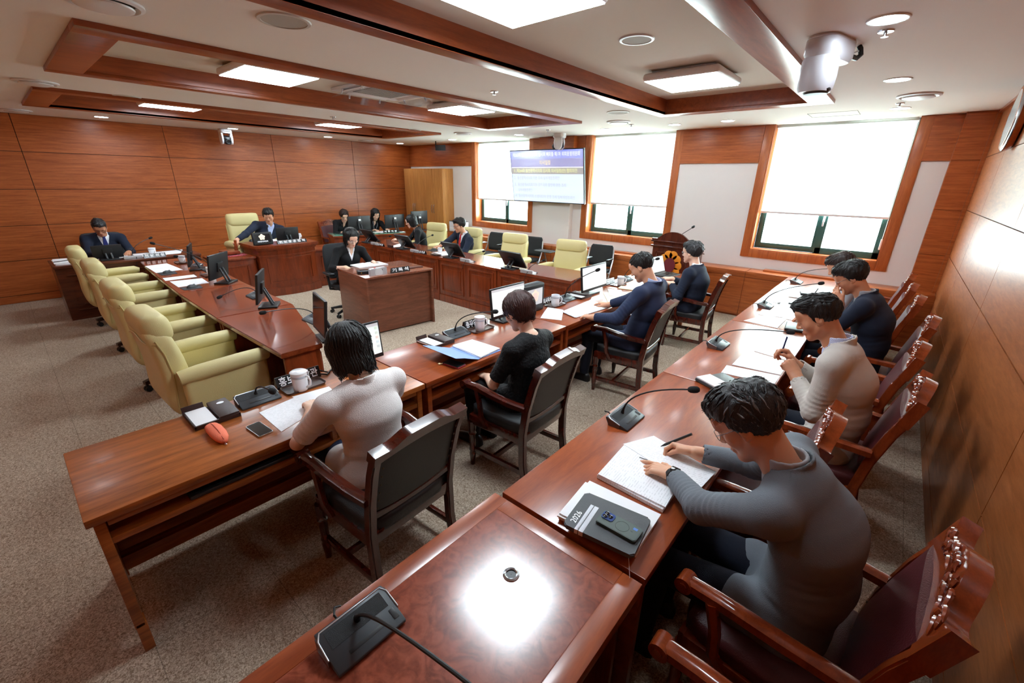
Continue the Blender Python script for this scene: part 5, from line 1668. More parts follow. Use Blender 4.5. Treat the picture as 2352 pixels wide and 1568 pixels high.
# ---------------------------------------------------------------- desk in front of the lectern
t = thing('laptop', 'grey laptop with a pale screen beside the lectern emblem', 'laptop', (-2.28, 5.93, 0.7405), -PI / 2 - 0.12)
MB().rbox((0, 0.02, 0.008), (0.35, 0.24, 0.015), None, 0.004).build('base', M_DGREY, t)
kb = MB()
for i in range(5):
    for j in range(12):
        kb.bb(-0.145 + 0.0245 * j, -0.145 + 0.0245 * j + 0.021, -0.06 + 0.022 * i + 0.02, -0.06 + 0.022 * i + 0.038, 0.0155, 0.0175)
kb.build('keys', M_BLACK, t, kind='stuff')
R_ = rotx(-0.28)
MB().box(Vector((0, -0.10, 0.016)) + rotx(0.32) @ Vector((0, 0, 0.115)), (0.35, 0.007, 0.23), rotx(0.32), 0.002).build('lid', M_DGREY, t)
MB().box(Vector((0, -0.10, 0.016)) + rotx(0.32) @ Vector((0, 0.0042, 0.117)), (0.33, 0.001, 0.21), rotx(0.32)).build('screen', emis('laptop_screen', rgb(164, 184, 184), 0.55), t)
t = thing('eyeglasses', 'folded eyeglasses lying on the grey laptop', 'eyeglasses', (-2.20, 5.90, 0.760), 0.4)
g = MB()
for s in (-1, 1):
    g.tube([(s * 0.035 + 0.024 * math.cos(a), 0.0, 0.02 + 0.018 * math.sin(a)) for a in [2 * PI * k / 14 for k in range(15)]], 0.0022, 6)
    g.tube([(s * 0.06, 0, 0.026), (s * 0.062, -0.03, 0.022), (s * 0.05, -0.12, 0.004)], 0.0018, 6)
g.tube([(-0.011, 0, 0.025), (0, 0.002, 0.029), (0.011, 0, 0.025)], 0.002, 6)
g.build('frame', mat('brown_acetate', rgb(72, 40, 34), 0.3), t)
o = MB().rbox((-2.23, 5.62, 0.7505), (0.15, 0.07, 0.018), rotz(0.2), 0.004).build('phone_case', M_BLACK)
tag(o, 'flat black case left of the grey laptop', 'case')
sheet('white sheet by the hand of the man in front of the lectern', [(-2.19, 5.25), (-2.02, 5.36), (-1.995, 5.09), (-2.08, 5.03)], 0.7405, 0.001, M_PAPER)

# ---------------------------------------------------------------- left row
sheet('near sheet of the two pairs on the far desk of the left row', [(-7.80, 1.17), (-7.85, 1.43), (-7.50, 1.45), (-7.48, 1.17)], 0.7405, 0.001)
sheet('second sheet on the far desk of the left row, next to its mouse pad', [(-7.47, 1.17), (-7.49, 1.45), (-7.16, 1.46), (-7.15, 1.165)], 0.7405, 0.001)
sheet('farther of the two white sheets on the third desk of the left row', [(-6.72, 1.145), (-6.71, 1.47), (-6.53, 1.46), (-6.52, 1.13)], 0.7405, 0.001)
sheet('nearer of the two white sheets on the third desk of the left row', [(-6.449, 1.157), (-6.391, 1.475), (-6.045, 1.455), (-6.035, 1.148)], 0.7405, 0.001)
def mouse(label, loc, yaw, pad_c, padlabel):
    if pad_c:
        sheet(padlabel, pad_c, 0.7405, 0.003, mat('mouse_pad_rubber', rgb(44, 47, 52), 0.75), 'mouse_pad', cat='mouse pad')
    t = thing('computer_mouse', label, 'mouse', (loc[0], loc[1], loc[2]), yaw)
    b = MB()
    secs = []
    for u, w_, h_ in ((-0.055, 0.014, 0.012), (-0.045, 0.026, 0.026), (-0.015, 0.031, 0.037), (0.02, 0.030, 0.033), (0.048, 0.026, 0.020), (0.056, 0.014, 0.010)):
        secs.append([(w_ * math.cos(PI * k / 8), u, h_ * math.sin(PI * k / 8)) for k in range(9)])
    b.loft(secs)
    b.build('shell', M_DGREY, t, smooth=60)
    MB().bb(-0.003, 0.003, 0.012, 0.032, 0.028, 0.036, 0.002).build('wheel', M_BLACK, t)
mouse('mouse on the far desk of the left row', (-7.03, 1.265, 0.744), 0.2, [(-7.125, 1.175), (-7.135, 1.36), (-6.92, 1.345), (-6.915, 1.18)], 'mouse pad on the far desk of the left row')
mouse('mouse on the third desk of the left row', (-5.905, 1.25, 0.744), 0.2, [(-5.985, 1.15), (-5.993, 1.345), (-5.815, 1.328), (-5.822, 1.152)], 'mouse pad on the third desk of the left row')
mouse('mouse beside the hand of the woman in profile', (-6.22, 5.02, 0.744), PI, [(-6.32, 4.93), (-6.31, 5.13), (-6.08, 5.12), (-6.10, 4.93)], 'mouse pad of the woman in profile')
mouse("mouse on the chairman's desk", (-8.55, 2.83, 0.8605), -PI / 2, None, None)

# ---------------------------------------------------------------- window-side row papers
stack_of('white papers of the woman in profile', [(-5.95, 4.75), (-5.62, 4.72), (-5.60, 4.95), (-5.85, 5.02)], 0.7405, 2, 0.003, seed=2)
sheet('sheet between the mug and the phone of the woman in profile', [(-6.05, 4.85), (-5.98, 5.12), (-5.72, 5.10), (-5.75, 4.96)], 0.7405, 0.001)
o = MB().rbox((-5.80, 5.12, 0.7455), (0.15, 0.07, 0.009), rotz(0.1), 0.003).build('smartphone', M_BLACK); tag(o, 'black phone on the papers of the woman in profile', 'phone')
o = MB().rbox((-5.77, 4.70, 0.753), (0.19, 0.10, 0.010), rotz(-0.05), 0.003).build('pen_tray', M_PAD); tag(o, 'dark pen tray at the edge of the papers of the woman in profile', 'tray')
sheet('white papers at the far end of the window-side row', [(-7.12, 4.72), (-6.98, 4.70), (-6.95, 5.02), (-7.30, 5.05)], 0.7405, 0.003)
o = MB().rbox((-7.02, 4.66, 0.762), (0.15, 0.03, 0.04), rotz(-0.05), 0.003).build('memo_tray', M_PAD); tag(o, 'brown memo box standing behind the far nameplate', 'memo tray')

# ---------------------------------------------------------------- recording clerk's desk
t = thing('notebook', "open white notebook on the recording clerk's desk", 'notebook', (-5.555, 3.31, 0.7805), -0.085 - PI / 2)
b = MB()
secs = []
for u in [-1 + 2 * i / 12 for i in range(13)]:
    z = 0.010 + 0.008 * (1 - abs(u)) * min(1, abs(u) * 6)
    secs.append([(u * 0.22, -0.14, 0.0005), (u * 0.22, 0.14, 0.0005), (u * 0.22, 0.14, z), (u * 0.22, -0.14, z)])
b.loft(secs); b.build('pages', M_PAPER, t)
MB().bb(-0.225, 0.225, -0.145, 0.145, 0.0, 0.0006).build('cover', M_BLACK, t)
o = MB().tube([(-5.60, 3.36, 0.806), (-5.50, 3.43, 0.806)], 0.004, 8).build('pen', M_BLACK); tag(o, "black pen on the clerk's open notebook", 'pen')
t = thing('voice_recorder', "black cassette recorder at the corner of the clerk's desk", 'recorder', (-5.09, 2.955, 0.7805), -0.4)
MB().rbox((0, 0, 0.02), (0.13, 0.19, 0.04), None, 0.006).build('body', M_BLACK, t)
MB().bb(-0.04, 0.02, -0.06, 0.05, 0.0405, 0.042).build('cassette_door', M_SCREENOFF, t)
MB().cyl((0.066, -0.05, 0.02), (0.072, -0.05, 0.02), 0.008, None, 12).build('dial', mat('brass', rgb(190, 150, 70), 0.35, metal=0.8), t)
t = thing('radio', "silver portable radio on the clerk's desk", 'radio', (-4.90, 3.03, 0.7805), -0.085)
b = MB(); b.prism([(-0.115, 0), (0.115, 0), (0.115, 0.085), (0.10, 0.092), (-0.10, 0.086), (-0.115, 0.078)], (-0.028, 0.028), 'Y', rotz(PI / 2)); b.build('body', mat('silver_plastic', rgb(196, 198, 204), 0.35, metal=0.3), t)
MB().bb(0.0285, 0.030, -0.03, 0.055, 0.045, 0.07).build('display', M_DGREY, t)
MB().lathe([(0.001, 0.0), (0.055, 0.0), (0.055, 0.003), (0.001, 0.004)], (0.028, 0.0, 0.035), 20, sx=1, sy=1, rot=roty(PI / 2)).build('speaker_grille', mat('light_silver', rgb(214, 216, 220), 0.4), t)
MB().bb(-0.01, 0.01, -0.05, -0.03, 0.088, 0.096, 0.003).build('button', mat('red_button', rgb(205, 50, 45), 0.4), t)
o = MB().rbox((-4.945, 3.66, 0.789), (0.07, 0.20, 0.016), rotz(-0.085), 0.004).build('pen_tray', mat('brown_pen_tray', rgb(92, 56, 44), 0.4)); tag(o, "brown pen tray behind the clerk's nameplate", 'tray')

# ---------------------------------------------------------------- chairman's desk
MBc = mat('red_velvet', rgb(176, 24, 52), 0.8, sheen=0.5)
t = thing('cushion_cloth', 'red cloth with a gathered frill under the gavel block', 'cloth', (-8.38, 2.40, 0.6905), 0)
b = MB().bb(-0.16, 0.20, -0.16, 0.17, 0.0, 0.012, 0.004)
n = 90
edge = []
for i in range(n):
    u = 4 * i / n
    k = int(u); f_ = u - k
    cs = [(-0.17, -0.17), (0.21, -0.17), (0.21, 0.18), (-0.17, 0.18), (-0.17, -0.17)]
    x = cs[k][0] + (cs[k + 1][0] - cs[k][0]) * f_; y = cs[k][1] + (cs[k + 1][1] - cs[k][1]) * f_
    nrm = [(0, -1), (1, 0), (0, 1), (-1, 0)][k]
    w_ = 0.012 * math.sin(i * 2.2)
    edge.append(((x + nrm[0] * w_ * 0.5, y + nrm[1] * w_ * 0.5, 0.012), (x + nrm[0] * (0.020 + w_), y + nrm[1] * (0.020 + w_), 0.001 + 0.010 * (i % 2))))
for i in range(n):
    j = (i + 1) % n
    b.raw([edge[i][0], edge[i][1], edge[j][1], edge[j][0]], [(0, 1, 2, 3)])
b.build('cloth', MBc, t)
t = thing('gavel_block', 'flat wooden gavel block on the red cloth', 'gavel block', (-8.36, 2.40, 0.7035), 0.05)
MB().rbox((0, 0, 0.04), (0.30, 0.22, 0.045), None, 0.006).build('slab', wood('gavel_wood', rgb(110, 44, 24), rgb(150, 70, 40), (3, 3, 3), 3, 0.3), t)
MB().bb(-0.10, 0.10, -0.07, 0.07, 0.0, 0.018, 0.003).build('foot', W_CAB, t)

sheet("white papers on the chairman's desk", [(-8.60, 3.10), (-8.60, 3.24), (-8.33, 3.24), (-8.33, 3.08)], 0.8605, 0.003)
sheet("papers beside the mug on the chairman's desk", [(-8.58, 3.49), (-8.57, 3.62), (-8.24, 3.58), (-8.24, 3.46)], 0.8605, 0.012, M_PAPER, curl=0.01)
mk = MB().tube([(-8.28, 3.00, 0.863), (-8.28, 2.99, 0.93), (-8.30, 3.02, 1.02), (-8.32, 3.05, 1.115)], 0.004, 8)
mk.lathe([(0.001, -0.028), (0.015, -0.018), (0.018, 0.0), (0.015, 0.02), (0.001, 0.028)], (-8.323, 3.053, 1.125), 14)
mk.rbox((-8.28, 3.0, 0.87), (0.12, 0.10, 0.018), None, 0.005)
tag(mk.build('desk_microphone', M_NECK), 'slim gooseneck microphone in front of the chairman', 'microphone')

# ---------------------------------------------------------------- adviser's desk
stack_of('curled white papers at the left end of the dark desk', [(-8.96, 0.335), (-8.50, 0.335), (-8.52, 0.52), (-8.95, 0.54)], 0.7605, 3, 0.010, seed=5, m=M_PAPER)
o = MB().tube([(-8.60, 0.34, 0.797), (-8.70, 0.55, 0.797)], 0.005, 8).build('pen', M_BLACK); tag(o, 'black pen across the papers on the dark desk', 'pen')
o = MB().rbox((-8.53, 0.60, 0.772), (0.14, 0.11, 0.022), None, 0.005).build('memo_tray', M_PAD); tag(o, 'dark memo box right of the papers on the dark desk', 'memo tray')
sheet('papers in front of the man in glasses', [(-8.99, 0.80), (-8.99, 1.16), (-8.72, 1.16), (-8.72, 0.80)], 0.7605, 0.003)
sheet('papers at the right end of the dark desk', [(-8.98, 1.22), (-9.0, 1.90), (-8.60, 1.78), (-8.60, 1.26)], 0.7605, 0.004)

# ---------------------------------------------------------------- clerks' table
sheet('papers under the hands of the woman with the lanyard', [(-9.05, 5.55), (-8.80, 5.63), (-8.88, 5.98), (-9.12, 5.92)], 0.7785, 0.004)
sheet('papers right of the large monitor by the back wall', [(-8.95, 6.05), (-8.62, 6.02), (-8.60, 6.14), (-8.90, 6.2)], 0.7785, 0.003, M_PAPER)
o = MB().rbox((-9.12, 5.02, 0.789), (0.16, 0.40, 0.018), rotz(-0.29), 0.004).build('keyboard', M_DGREY); tag(o, 'keyboard of the short-haired woman by the back wall', 'keyboard')

# ---------------------------------------------------------------- right-hand tables
stack_of('thick pile of white papers under the black planner', [(-0.721, 1.345), (-0.415, 1.365), (-0.40, 1.135), (-0.701, 1.105)], 0.7405, 5, 0.006, seed=11, m=M_PAPER)
t = thing('planner', 'black year planner with a silver band on the pile of papers', 'planner', (-0.535, 1.178, 0.7708), math.atan2(0.034, 0.253))
b = MB(); b.prism(rr(0.262, 0.205, 0.014, 5), (0.0, 0.018)); bmesh.ops.bevel(b.bm, geom=[e for e in b.bm.edges if abs(e.verts[0].co.z - e.verts[1].co.z) < 1e-6], offset=0.004, segments=3, affect='EDGES')
b.build('cover', mat('charcoal_leatherette', rgb(62, 64, 68), 0.5, bump=0.2, bscale=400), t)
MB().bb(-0.085, -0.072, -0.1035, 0.045, -0.0005, 0.0188, 0.0005).bb(-0.069, -0.052, -0.1035, 0.045, -0.0005, 0.0188, 0.0005).build('silver_band', mat('silver_paper', rgb(206, 208, 216), 0.4), t)
text_mesh('year', '2026', 0.032, M_LETTER, t, frame_mtx((-0.103, -0.045, 0.0187), (0, 1, 0), (-1, 0, 0)), 0.012)
MB().tube([(0.115, -0.10, 0.004), (0.125, -0.118, -0.012), (0.14, -0.15, -0.027)], 0.002, 6, flat=0.3).build('ribbon', M_PAPER, t)
t, w_, d_, h_ = phone('dark green phone lying face down on the black planner', [(-0.566, 1.140), (-0.411, 1.142), (-0.412, 1.216), (-0.567, 1.212)], 0.7893, mat('green_phone_case', rgb(56, 70, 64), 0.45), mat('green_phone_back', rgb(60, 76, 70), 0.4), h=0.011)
b = MB(); b.prism(rr(0.046, 0.040, 0.010, 4, -w_ / 2 + 0.029, d_ / 2 - 0.026), (h_ + 0.0006, h_ + 0.003)); cb = b.build('camera_bump', mat('blue_glass', rgb(62, 84, 140), 0.15), t)
for dx, dy in ((-0.010, 0.009), (-0.010, -0.009), (0.008, 0.0)):
    MB().lathe([(0.0085, 0.0), (0.0085, 0.0025), (0.006, 0.003), (0.001, 0.0022), (0.001, 0.0)], (-w_ / 2 + 0.029 + dx, d_ / 2 - 0.026 + dy, h_ + 0.003), 16).build('lens', M_SCREENOFF, cb)
b = MB()
b.tube([(0.012 + 0.024 * math.cos(a), 0.024 * math.sin(a), h_ + 0.0006) for a in [2 * PI * k / 28 for k in range(29)]], 0.0006, 4)
b.tube([(0.043, -0.0, h_ + 0.0006), (0.052, 0, h_ + 0.0006)], 0.0006, 4)
b.build('charging_ring', mat('green_ring', rgb(44, 56, 52), 0.5), t)
MB().bb(0.046, 0.062, 0.012, 0.024, h_ + 0.0003, h_ + 0.0009).build('blue_sticker', mat('blue_sticker', rgb(70, 120, 200), 0.4), t)
stack_of('thick printed papers the man in grey is writing on', [(-0.717, 1.423), (-0.73, 1.72), (-0.43, 1.74), (-0.416, 1.415)], 0.7405, 3, 0.008, jit=0.003, seed=4)
sheet('printed sheet under the writing hand of the man in grey', [(-0.74, 1.70), (-0.66, 1.87), (-0.335, 1.78), (-0.35, 1.60)], 0.7652, 0.001)
o = MB().tube([(-0.632, 1.650, 0.7685), (-0.594, 1.654, 0.7685)], 0.0018, 6).build('pencil_lead', M_BLACK); tag(o, 'thin dark lead lying on the papers of the man in grey', 'pencil')
sheet('printed sheet nearer the elbow of the man in beige', [(-0.659, 2.97), (-0.669, 3.13), (-0.345, 3.19), (-0.345, 3.01)], 0.7405, 0.003)
sheet('printed sheet in front of the hands of the man in beige', [(-0.643, 3.167), (-0.645, 3.445), (-0.345, 3.449), (-0.345, 3.205)], 0.7405, 0.004)
sheet('printed sheet beyond the hands of the man in beige', [(-0.592, 3.574), (-0.528, 3.84), (-0.38, 3.82), (-0.373, 3.536)], 0.7405, 0.002, M_PAPER, curl=0.015)
t = thing('notebook', 'dark notebook under papers by the head of the man in grey', 'notebook', (-0.62, 2.79, 0.7405), 1.1)
MB().rbox((0, 0, 0.011), (0.24, 0.17, 0.020), None, 0.004).build('cover', M_DGREY, t)
MB().bb(-0.115, 0.0, -0.082, 0.08, 0.022, 0.030).build('papers', M_PAPER, t)
sheet('long white paper on the dark folder, nearest', [(-0.87, 4.375), (-0.749, 4.74), (-0.575, 4.69), (-0.582, 4.345)], 0.7405, 0.003, M_PAPER, curl=0.01)
sheet('white paper beside the third microphone', [(-0.82, 4.70), (-0.837, 4.95), (-0.616, 4.97), (-0.617, 4.76)], 0.7405, 0.002, M_PRINT)
sheet('printed papers under the elbow of the man resting his chin', [(-0.60, 4.72), (-0.58, 5.0), (-0.37, 5.0), (-0.38, 4.72)], 0.7405, 0.003)
sheet('white paper beyond the third microphone', [(-0.79, 5.3), (-0.705, 5.50), (-0.555, 5.42), (-0.588, 5.2)], 0.7405, 0.002, M_PAPER)
t = thing('folder', 'black folder pushed under the white papers', 'folder', (-0.46, 4.46, 0.7405), 0.1)
MB().rbox((0, 0, 0.012), (0.16, 0.26, 0.022), None, 0.01).build('cover', M_BLACK, t)
sheet('white papers along the far table edge', [(-0.95, 5.50), (-0.93, 5.90), (-0.757, 5.74), (-0.746, 5.30)], 0.7405, 0.002, M_PAPER)
stack_of('white papers of the man at the window end', [(-0.74, 5.75), (-0.675, 6.30), (-0.447, 6.28), (-0.477, 5.80)], 0.7405, 2, 0.003, seed=9)
t = thing('folder', 'dark grey folder beside the writing hand at the window end', 'folder', (-0.60, 5.49, 0.7405), 0.1)
MB().rbox((0, 0, 0.009), (0.17, 0.22, 0.017), None, 0.004).build('cover', M_DGREY, t)
t = thing('spectacle_case', 'black case with a silver edge by the writing hand at the window end', 'case', (-0.62, 5.985, 0.7475), 0.2)
MB().rbox((0, 0, 0.015), (0.08, 0.16, 0.028), None, 0.008).build('case_body', M_BLACK, t)

# ================================================================ wall screen
t = thing('wall_screen', 'large wall screen showing a blue agenda in Korean lettering', 'screen', (-5.42, 7.27, 2.03), 0)
tl = 0.165
R_ = rotx(tl)
W_, H_ = 1.76, 0.985
MB().box((0, 0, 0), (W_, 0.05, H_), R_, 0.006).build('housing', M_BLACK, t)
def P_(x, z, o=0.0262):
    return R_ @ Vector((x, -o, z))
def band(name, z0, z1, col, e):
    return MB().box(R_ @ Vector((0, -0.0255, (z0 + z1) / 2)), (W_ - 0.03, 0.001, z1 - z0), R_).build(name, emis('agenda_' + name, col, e), t)
hh = H_ / 2 - 0.015
band('top_band', hh - 0.15, hh, rgb(62, 104, 232), 0.85)
band('title_band', hh - 0.30, hh - 0.15, rgb(22, 36, 176), 0.8)
band('white_rule', hh - 0.315, hh - 0.30, rgb(235, 240, 255), 0.95)
band('dark_band', hh - 0.43, hh - 0.315, rgb(8, 8, 60), 0.6)
band('page', -hh, hh - 0.43, rgb(178, 206, 250), 0.88)
LW = emis('agenda_white_text', rgb(236, 244, 255), 1.0)
LY = emis('agenda_yellow_text', rgb(240, 214, 90), 1.0)
LG_ = emis('agenda_lime_text', rgb(226, 236, 110), 1.0)
LB = emis('agenda_blue_text', rgb(22, 34, 96), 0.5)
def line(txt, z, size, m, width, x=0.0, align='CENTER', bold=0.006):
    text_mesh('agenda_line', txt, size, m, t, frame_mtx(P_(x, z, 0.0268), (1, 0, 0), R_ @ Vector((0, 0, 1))), bold, align, wfit=width)
line('제263회 울산광역시의회 임시회 폐회중 제1차 의회운영위원회', hh - 0.077, 0.085, LW, 1.60)
line('의사일정', hh - 0.225, 0.092, LY, 0.26)
line('1.', hh - 0.372, 0.088, LG_, 0.055, -0.82, 'LEFT'); line('제264회 울산광역시의회 임시회 의사일정(안) 협의의건', hh - 0.372, 0.082, LG_, 1.46, -0.73, 'LEFT')
line('2.', hh - 0.505, 0.088, LB, 0.055, -0.82, 'LEFT', 0.0); line('울산광역시의회 기본 조례 일부개정조례안', hh - 0.505, 0.074, LB, 1.06, -0.73, 'LEFT', 0.002)
line('3.', hh - 0.635, 0.088, LB, 0.055, -0.82, 'LEFT', 0.0); line('울산광역시의회의원 공무국외 출장에 관한 조례', hh - 0.635, 0.074, LB, 1.20, -0.73, 'LEFT', 0.002)
line('일부개정조례안', hh - 0.745, 0.074, LB, 0.375, -0.73, 'LEFT', 0.002)
line('4.', hh - 0.86, 0.088, LB, 0.055, -0.82, 'LEFT', 0.0); line('울산광역시의회 소셜미디어 운영 조례 일부개정조례안', hh - 0.86, 0.074, LB, 1.40, -0.73, 'LEFT', 0.002)
MB().box((0, 0.11, 0.0), (0.42, 0.17, 0.32), None, 0.01).build('wall_bracket', M_BLACK, t)

# ================================================================ ceiling cameras
def ptz(label, loc, yaw, s=1.0, lens_front=True, m=None):
    t = thing('ptz_camera', label, 'camera', (loc[0], loc[1], ZC), yaw, 'white pan and tilt cameras under the ceiling')
    m = m or M_WPLAST
    b = MB(); b.loft([[(x * s, y * s, z * s) for x, y in rr(0.20 + d, 0.20 + d, 0.07, 5)] for z, d in ((-0.0005, -0.01), (-0.02, 0.0), (-0.055, 0.0), (-0.07, -0.02))])
    b.build('mount', m, t)
    for sd in (-1, 1):
        b = MB(); b.loft([[(sd * 0.075 * s + x * s, y * s, z * s) for x, y in rr(0.035, w_, 0.015, 4)] for z, w_ in ((-0.068, 0.13), (-0.14, 0.15), (-0.21, 0.13), (-0.245, 0.07))])
        b.build('yoke', m, t)
    b = MB().rbox((0, 0.01 * s, -0.175 * s), (0.11 * s, 0.16 * s, 0.125 * s), rotx(-0.3), 0.03 * s)
    hd = b.build('camera_head', M_BLACK, t)
    MB().lathe([(0.02 * s, 0.0), (0.042 * s, 0.0), (0.044 * s, 0.03 * s), (0.036 * s, 0.034 * s), (0.030 * s, 0.015 * s), (0.001, 0.012 * s)], (0, 0.075 * s, -0.20 * s), 24, rot=rotx(-PI / 2 - 0.3)).build('lens', M_DGREY, hd)
    MB().bb(-0.05 * s, 0.05 * s, 0.098 * s, 0.101 * s, -0.045 * s, -0.03 * s).build('slot', M_BLACK, t)
    return t
ptz('small white camera by the back wall', (-9.88, 3.18), -PI / 2, 1.05)
ptz('white camera above the wall screen, facing left', (-4.98, 7.03), PI / 2 + 0.35, 1.1)
t = thing('ptz_camera', 'big white camera hanging nearest on the right, cables at its back', 'camera', (-0.56, 3.42, ZC), -0.25)
M_GWH = mat('camera_grey_white', rgb(206, 206, 212), 0.38)
b = MB(); b.loft([[(x, y, z) for x, y in rr(0.17 + d, 0.36 + d, 0.075, 6, 0.0, 0.06)] for z, d in ((-0.0005, -0.012), (-0.012, 0.0), (-0.016, -0.004), (-0.020, 0.0), (-0.09, 0.0), (-0.115, -0.025))])
b.build('mount', M_GWH, t)
b = MB(); b.loft([[(x, y, z) for x, y in rr(w_, d_, r_, 6, 0, -0.02)] for z, w_, d_, r_ in ((-0.09, 0.15, 0.15, 0.06), (-0.12, 0.17, 0.20, 0.075), (-0.20, 0.175, 0.215, 0.08), (-0.265, 0.165, 0.20, 0.075), (-0.285, 0.15, 0.18, 0.07))])
b.build('yoke', M_GWH, t, smooth=60)
MB().lathe([(0.001, -0.30), (0.06, -0.295), (0.075, -0.275), (0.07, -0.26)], (0.01, -0.02, 0), 24).build('camera_head', M_BLACK, t)
MB().tube([(0.05, 0.235, -0.07), (0.06, 0.29, -0.075), (0.065, 0.33, -0.05), (0.06, 0.32, -0.02), (0.05, 0.31, -0.002)], 0.014, 10).build('cable', M_BLACK, t)
MB().tube([(0.03, 0.235, -0.05), (0.04, 0.28, -0.045), (0.055, 0.315, -0.03)], 0.005, 8).build('cable', M_WPLAST, t)
MB().bb(-0.055, 0.055, 0.236, 0.2405, -0.085, -0.03, 0.002).build('connector_plate', M_DGREY, t)

t = thing('ceiling_monitor', 'small dark screen on a bracket under the ceiling in the far corner', 'monitor', (-8.35, 6.95, ZC), 0.5)
MB().tube([(0, 0, -0.0005), (0, 0, -0.08), (0.0, -0.03, -0.12)], 0.012, 8).build('bracket', M_BLACK, t)
MB().box((0.12, -0.03, -0.14), (0.24, 0.03, 0.12), rotx(0.2), 0.008).build('housing', M_DGREY, t)

# ---------------------------------------------------------------- ceiling cassette air conditioner
t = thing('air_conditioner', 'white ceiling cassette with clear air deflectors in the middle tray', 'air conditioner', (-4.72, 3.22, ZT), 0)
MB().bb(-0.42, 0.42, -0.42, 0.42, -0.03, -0.0005, 0.012).build('panel', M_WPLAST, t)
g = MB()
for i in range(17):
    c = -0.24 + 0.03 * i
    g.bb(c - 0.004, c + 0.004, -0.25, 0.25, -0.036, -0.030); g.bb(-0.25, 0.25, c - 0.004, c + 0.004, -0.036, -0.030)
g.build('intake_grille', mat('grille_grey', rgb(190, 190, 190), 0.5), t)
MB().bb(-0.25, 0.25, -0.25, 0.25, -0.0325, -0.0305).build('intake_shadow', mat('grille_dark', rgb(110, 110, 112), 0.7), t)
M_ACR = glassy('clear_acrylic', (0.93, 0.95, 0.97, 1), 0.85, 0.05)
for k in range(4):
    a = PI / 2 * k
    R_ = rotz(a)
    d = MB()
    d.box(R_ @ Vector((0.43, 0, -0.085)), (0.13, 0.56, 0.004), R_ @ roty(0.45))
    d.build('deflector', M_ACR, t)
    d = MB()
    for s in (-1, 1):
        d.tube([R_ @ Vector((0.40, s * 0.2, -0.03)), R_ @ Vector((0.42, s * 0.2, -0.08))], 0.010, 8)
    d.build('deflector_bracket', M_WPLAST, t)
    MB().box(R_ @ Vector((0.345, 0, -0.034)), (0.07, 0.52, 0.008), R_ @ roty(0.25), 0.002).build('vane', M_WPLAST, t)

# ---------------------------------------------------------------- clock and socket on the right wall
t = thing('wall_clock', 'large round wooden wall clock cut by the right picture edge', 'clock', (X1 - 0.012, 5.74, 2.50), 0)
MB().lathe([(0.001, 0.0), (0.235, 0.0), (0.25, 0.02), (0.25, 0.045), (0.235, 0.06), (0.215, 0.062), (0.205, 0.045), (0.001, 0.042)], (0, 0, 0), 48, rot=roty(-PI / 2)).build('rim', W_CASE, t)
MB().lathe([(0.001, 0.043), (0.205, 0.043), (0.205, 0.0445), (0.001, 0.0445)], (0, 0, 0), 40, rot=roty(-PI / 2)).build('dial', M_WPLAST, t)
MB().lathe([(0.236, 0.058), (0.252, 0.048), (0.2535, 0.040), (0.238, 0.060)], (0, 0, 0), 48, rot=roty(-PI / 2)).build('chrome_edge', M_CHROME, t)
hds = MB().box((-0.048, 0.04, 0.05), (0.003, 0.012, 0.14), rotx(0.6), 0.001).box((-0.050, -0.05, 0.02), (0.003, 0.010, 0.16), rotx(1.2), 0.001)
hds.build('hands', M_BLACK, t)
t = thing('wall_socket', 'white socket strip with black plugs low on the right wall', 'socket', (X1, 6.45, 0.46), 0)
MB().bb(-0.025, -0.0005, -0.14, 0.14, -0.04, 0.04, 0.006).build('plate', M_WPLAST, t)
for y in (-0.08, 0.0, 0.08):
    MB().cyl((-0.026, y, 0), (-0.06, y, 0), 0.018, 0.014, 12).build('plug', M_WPLAST, t)
MB().tube([(-0.06, -0.08, 0), (-0.09, -0.09, -0.03), (-0.08, -0.02, -0.10), (-0.04, 0.0, -0.30), (-0.03, 0.0, -0.455)], 0.006, 8).build('cord', M_BLACK, t)
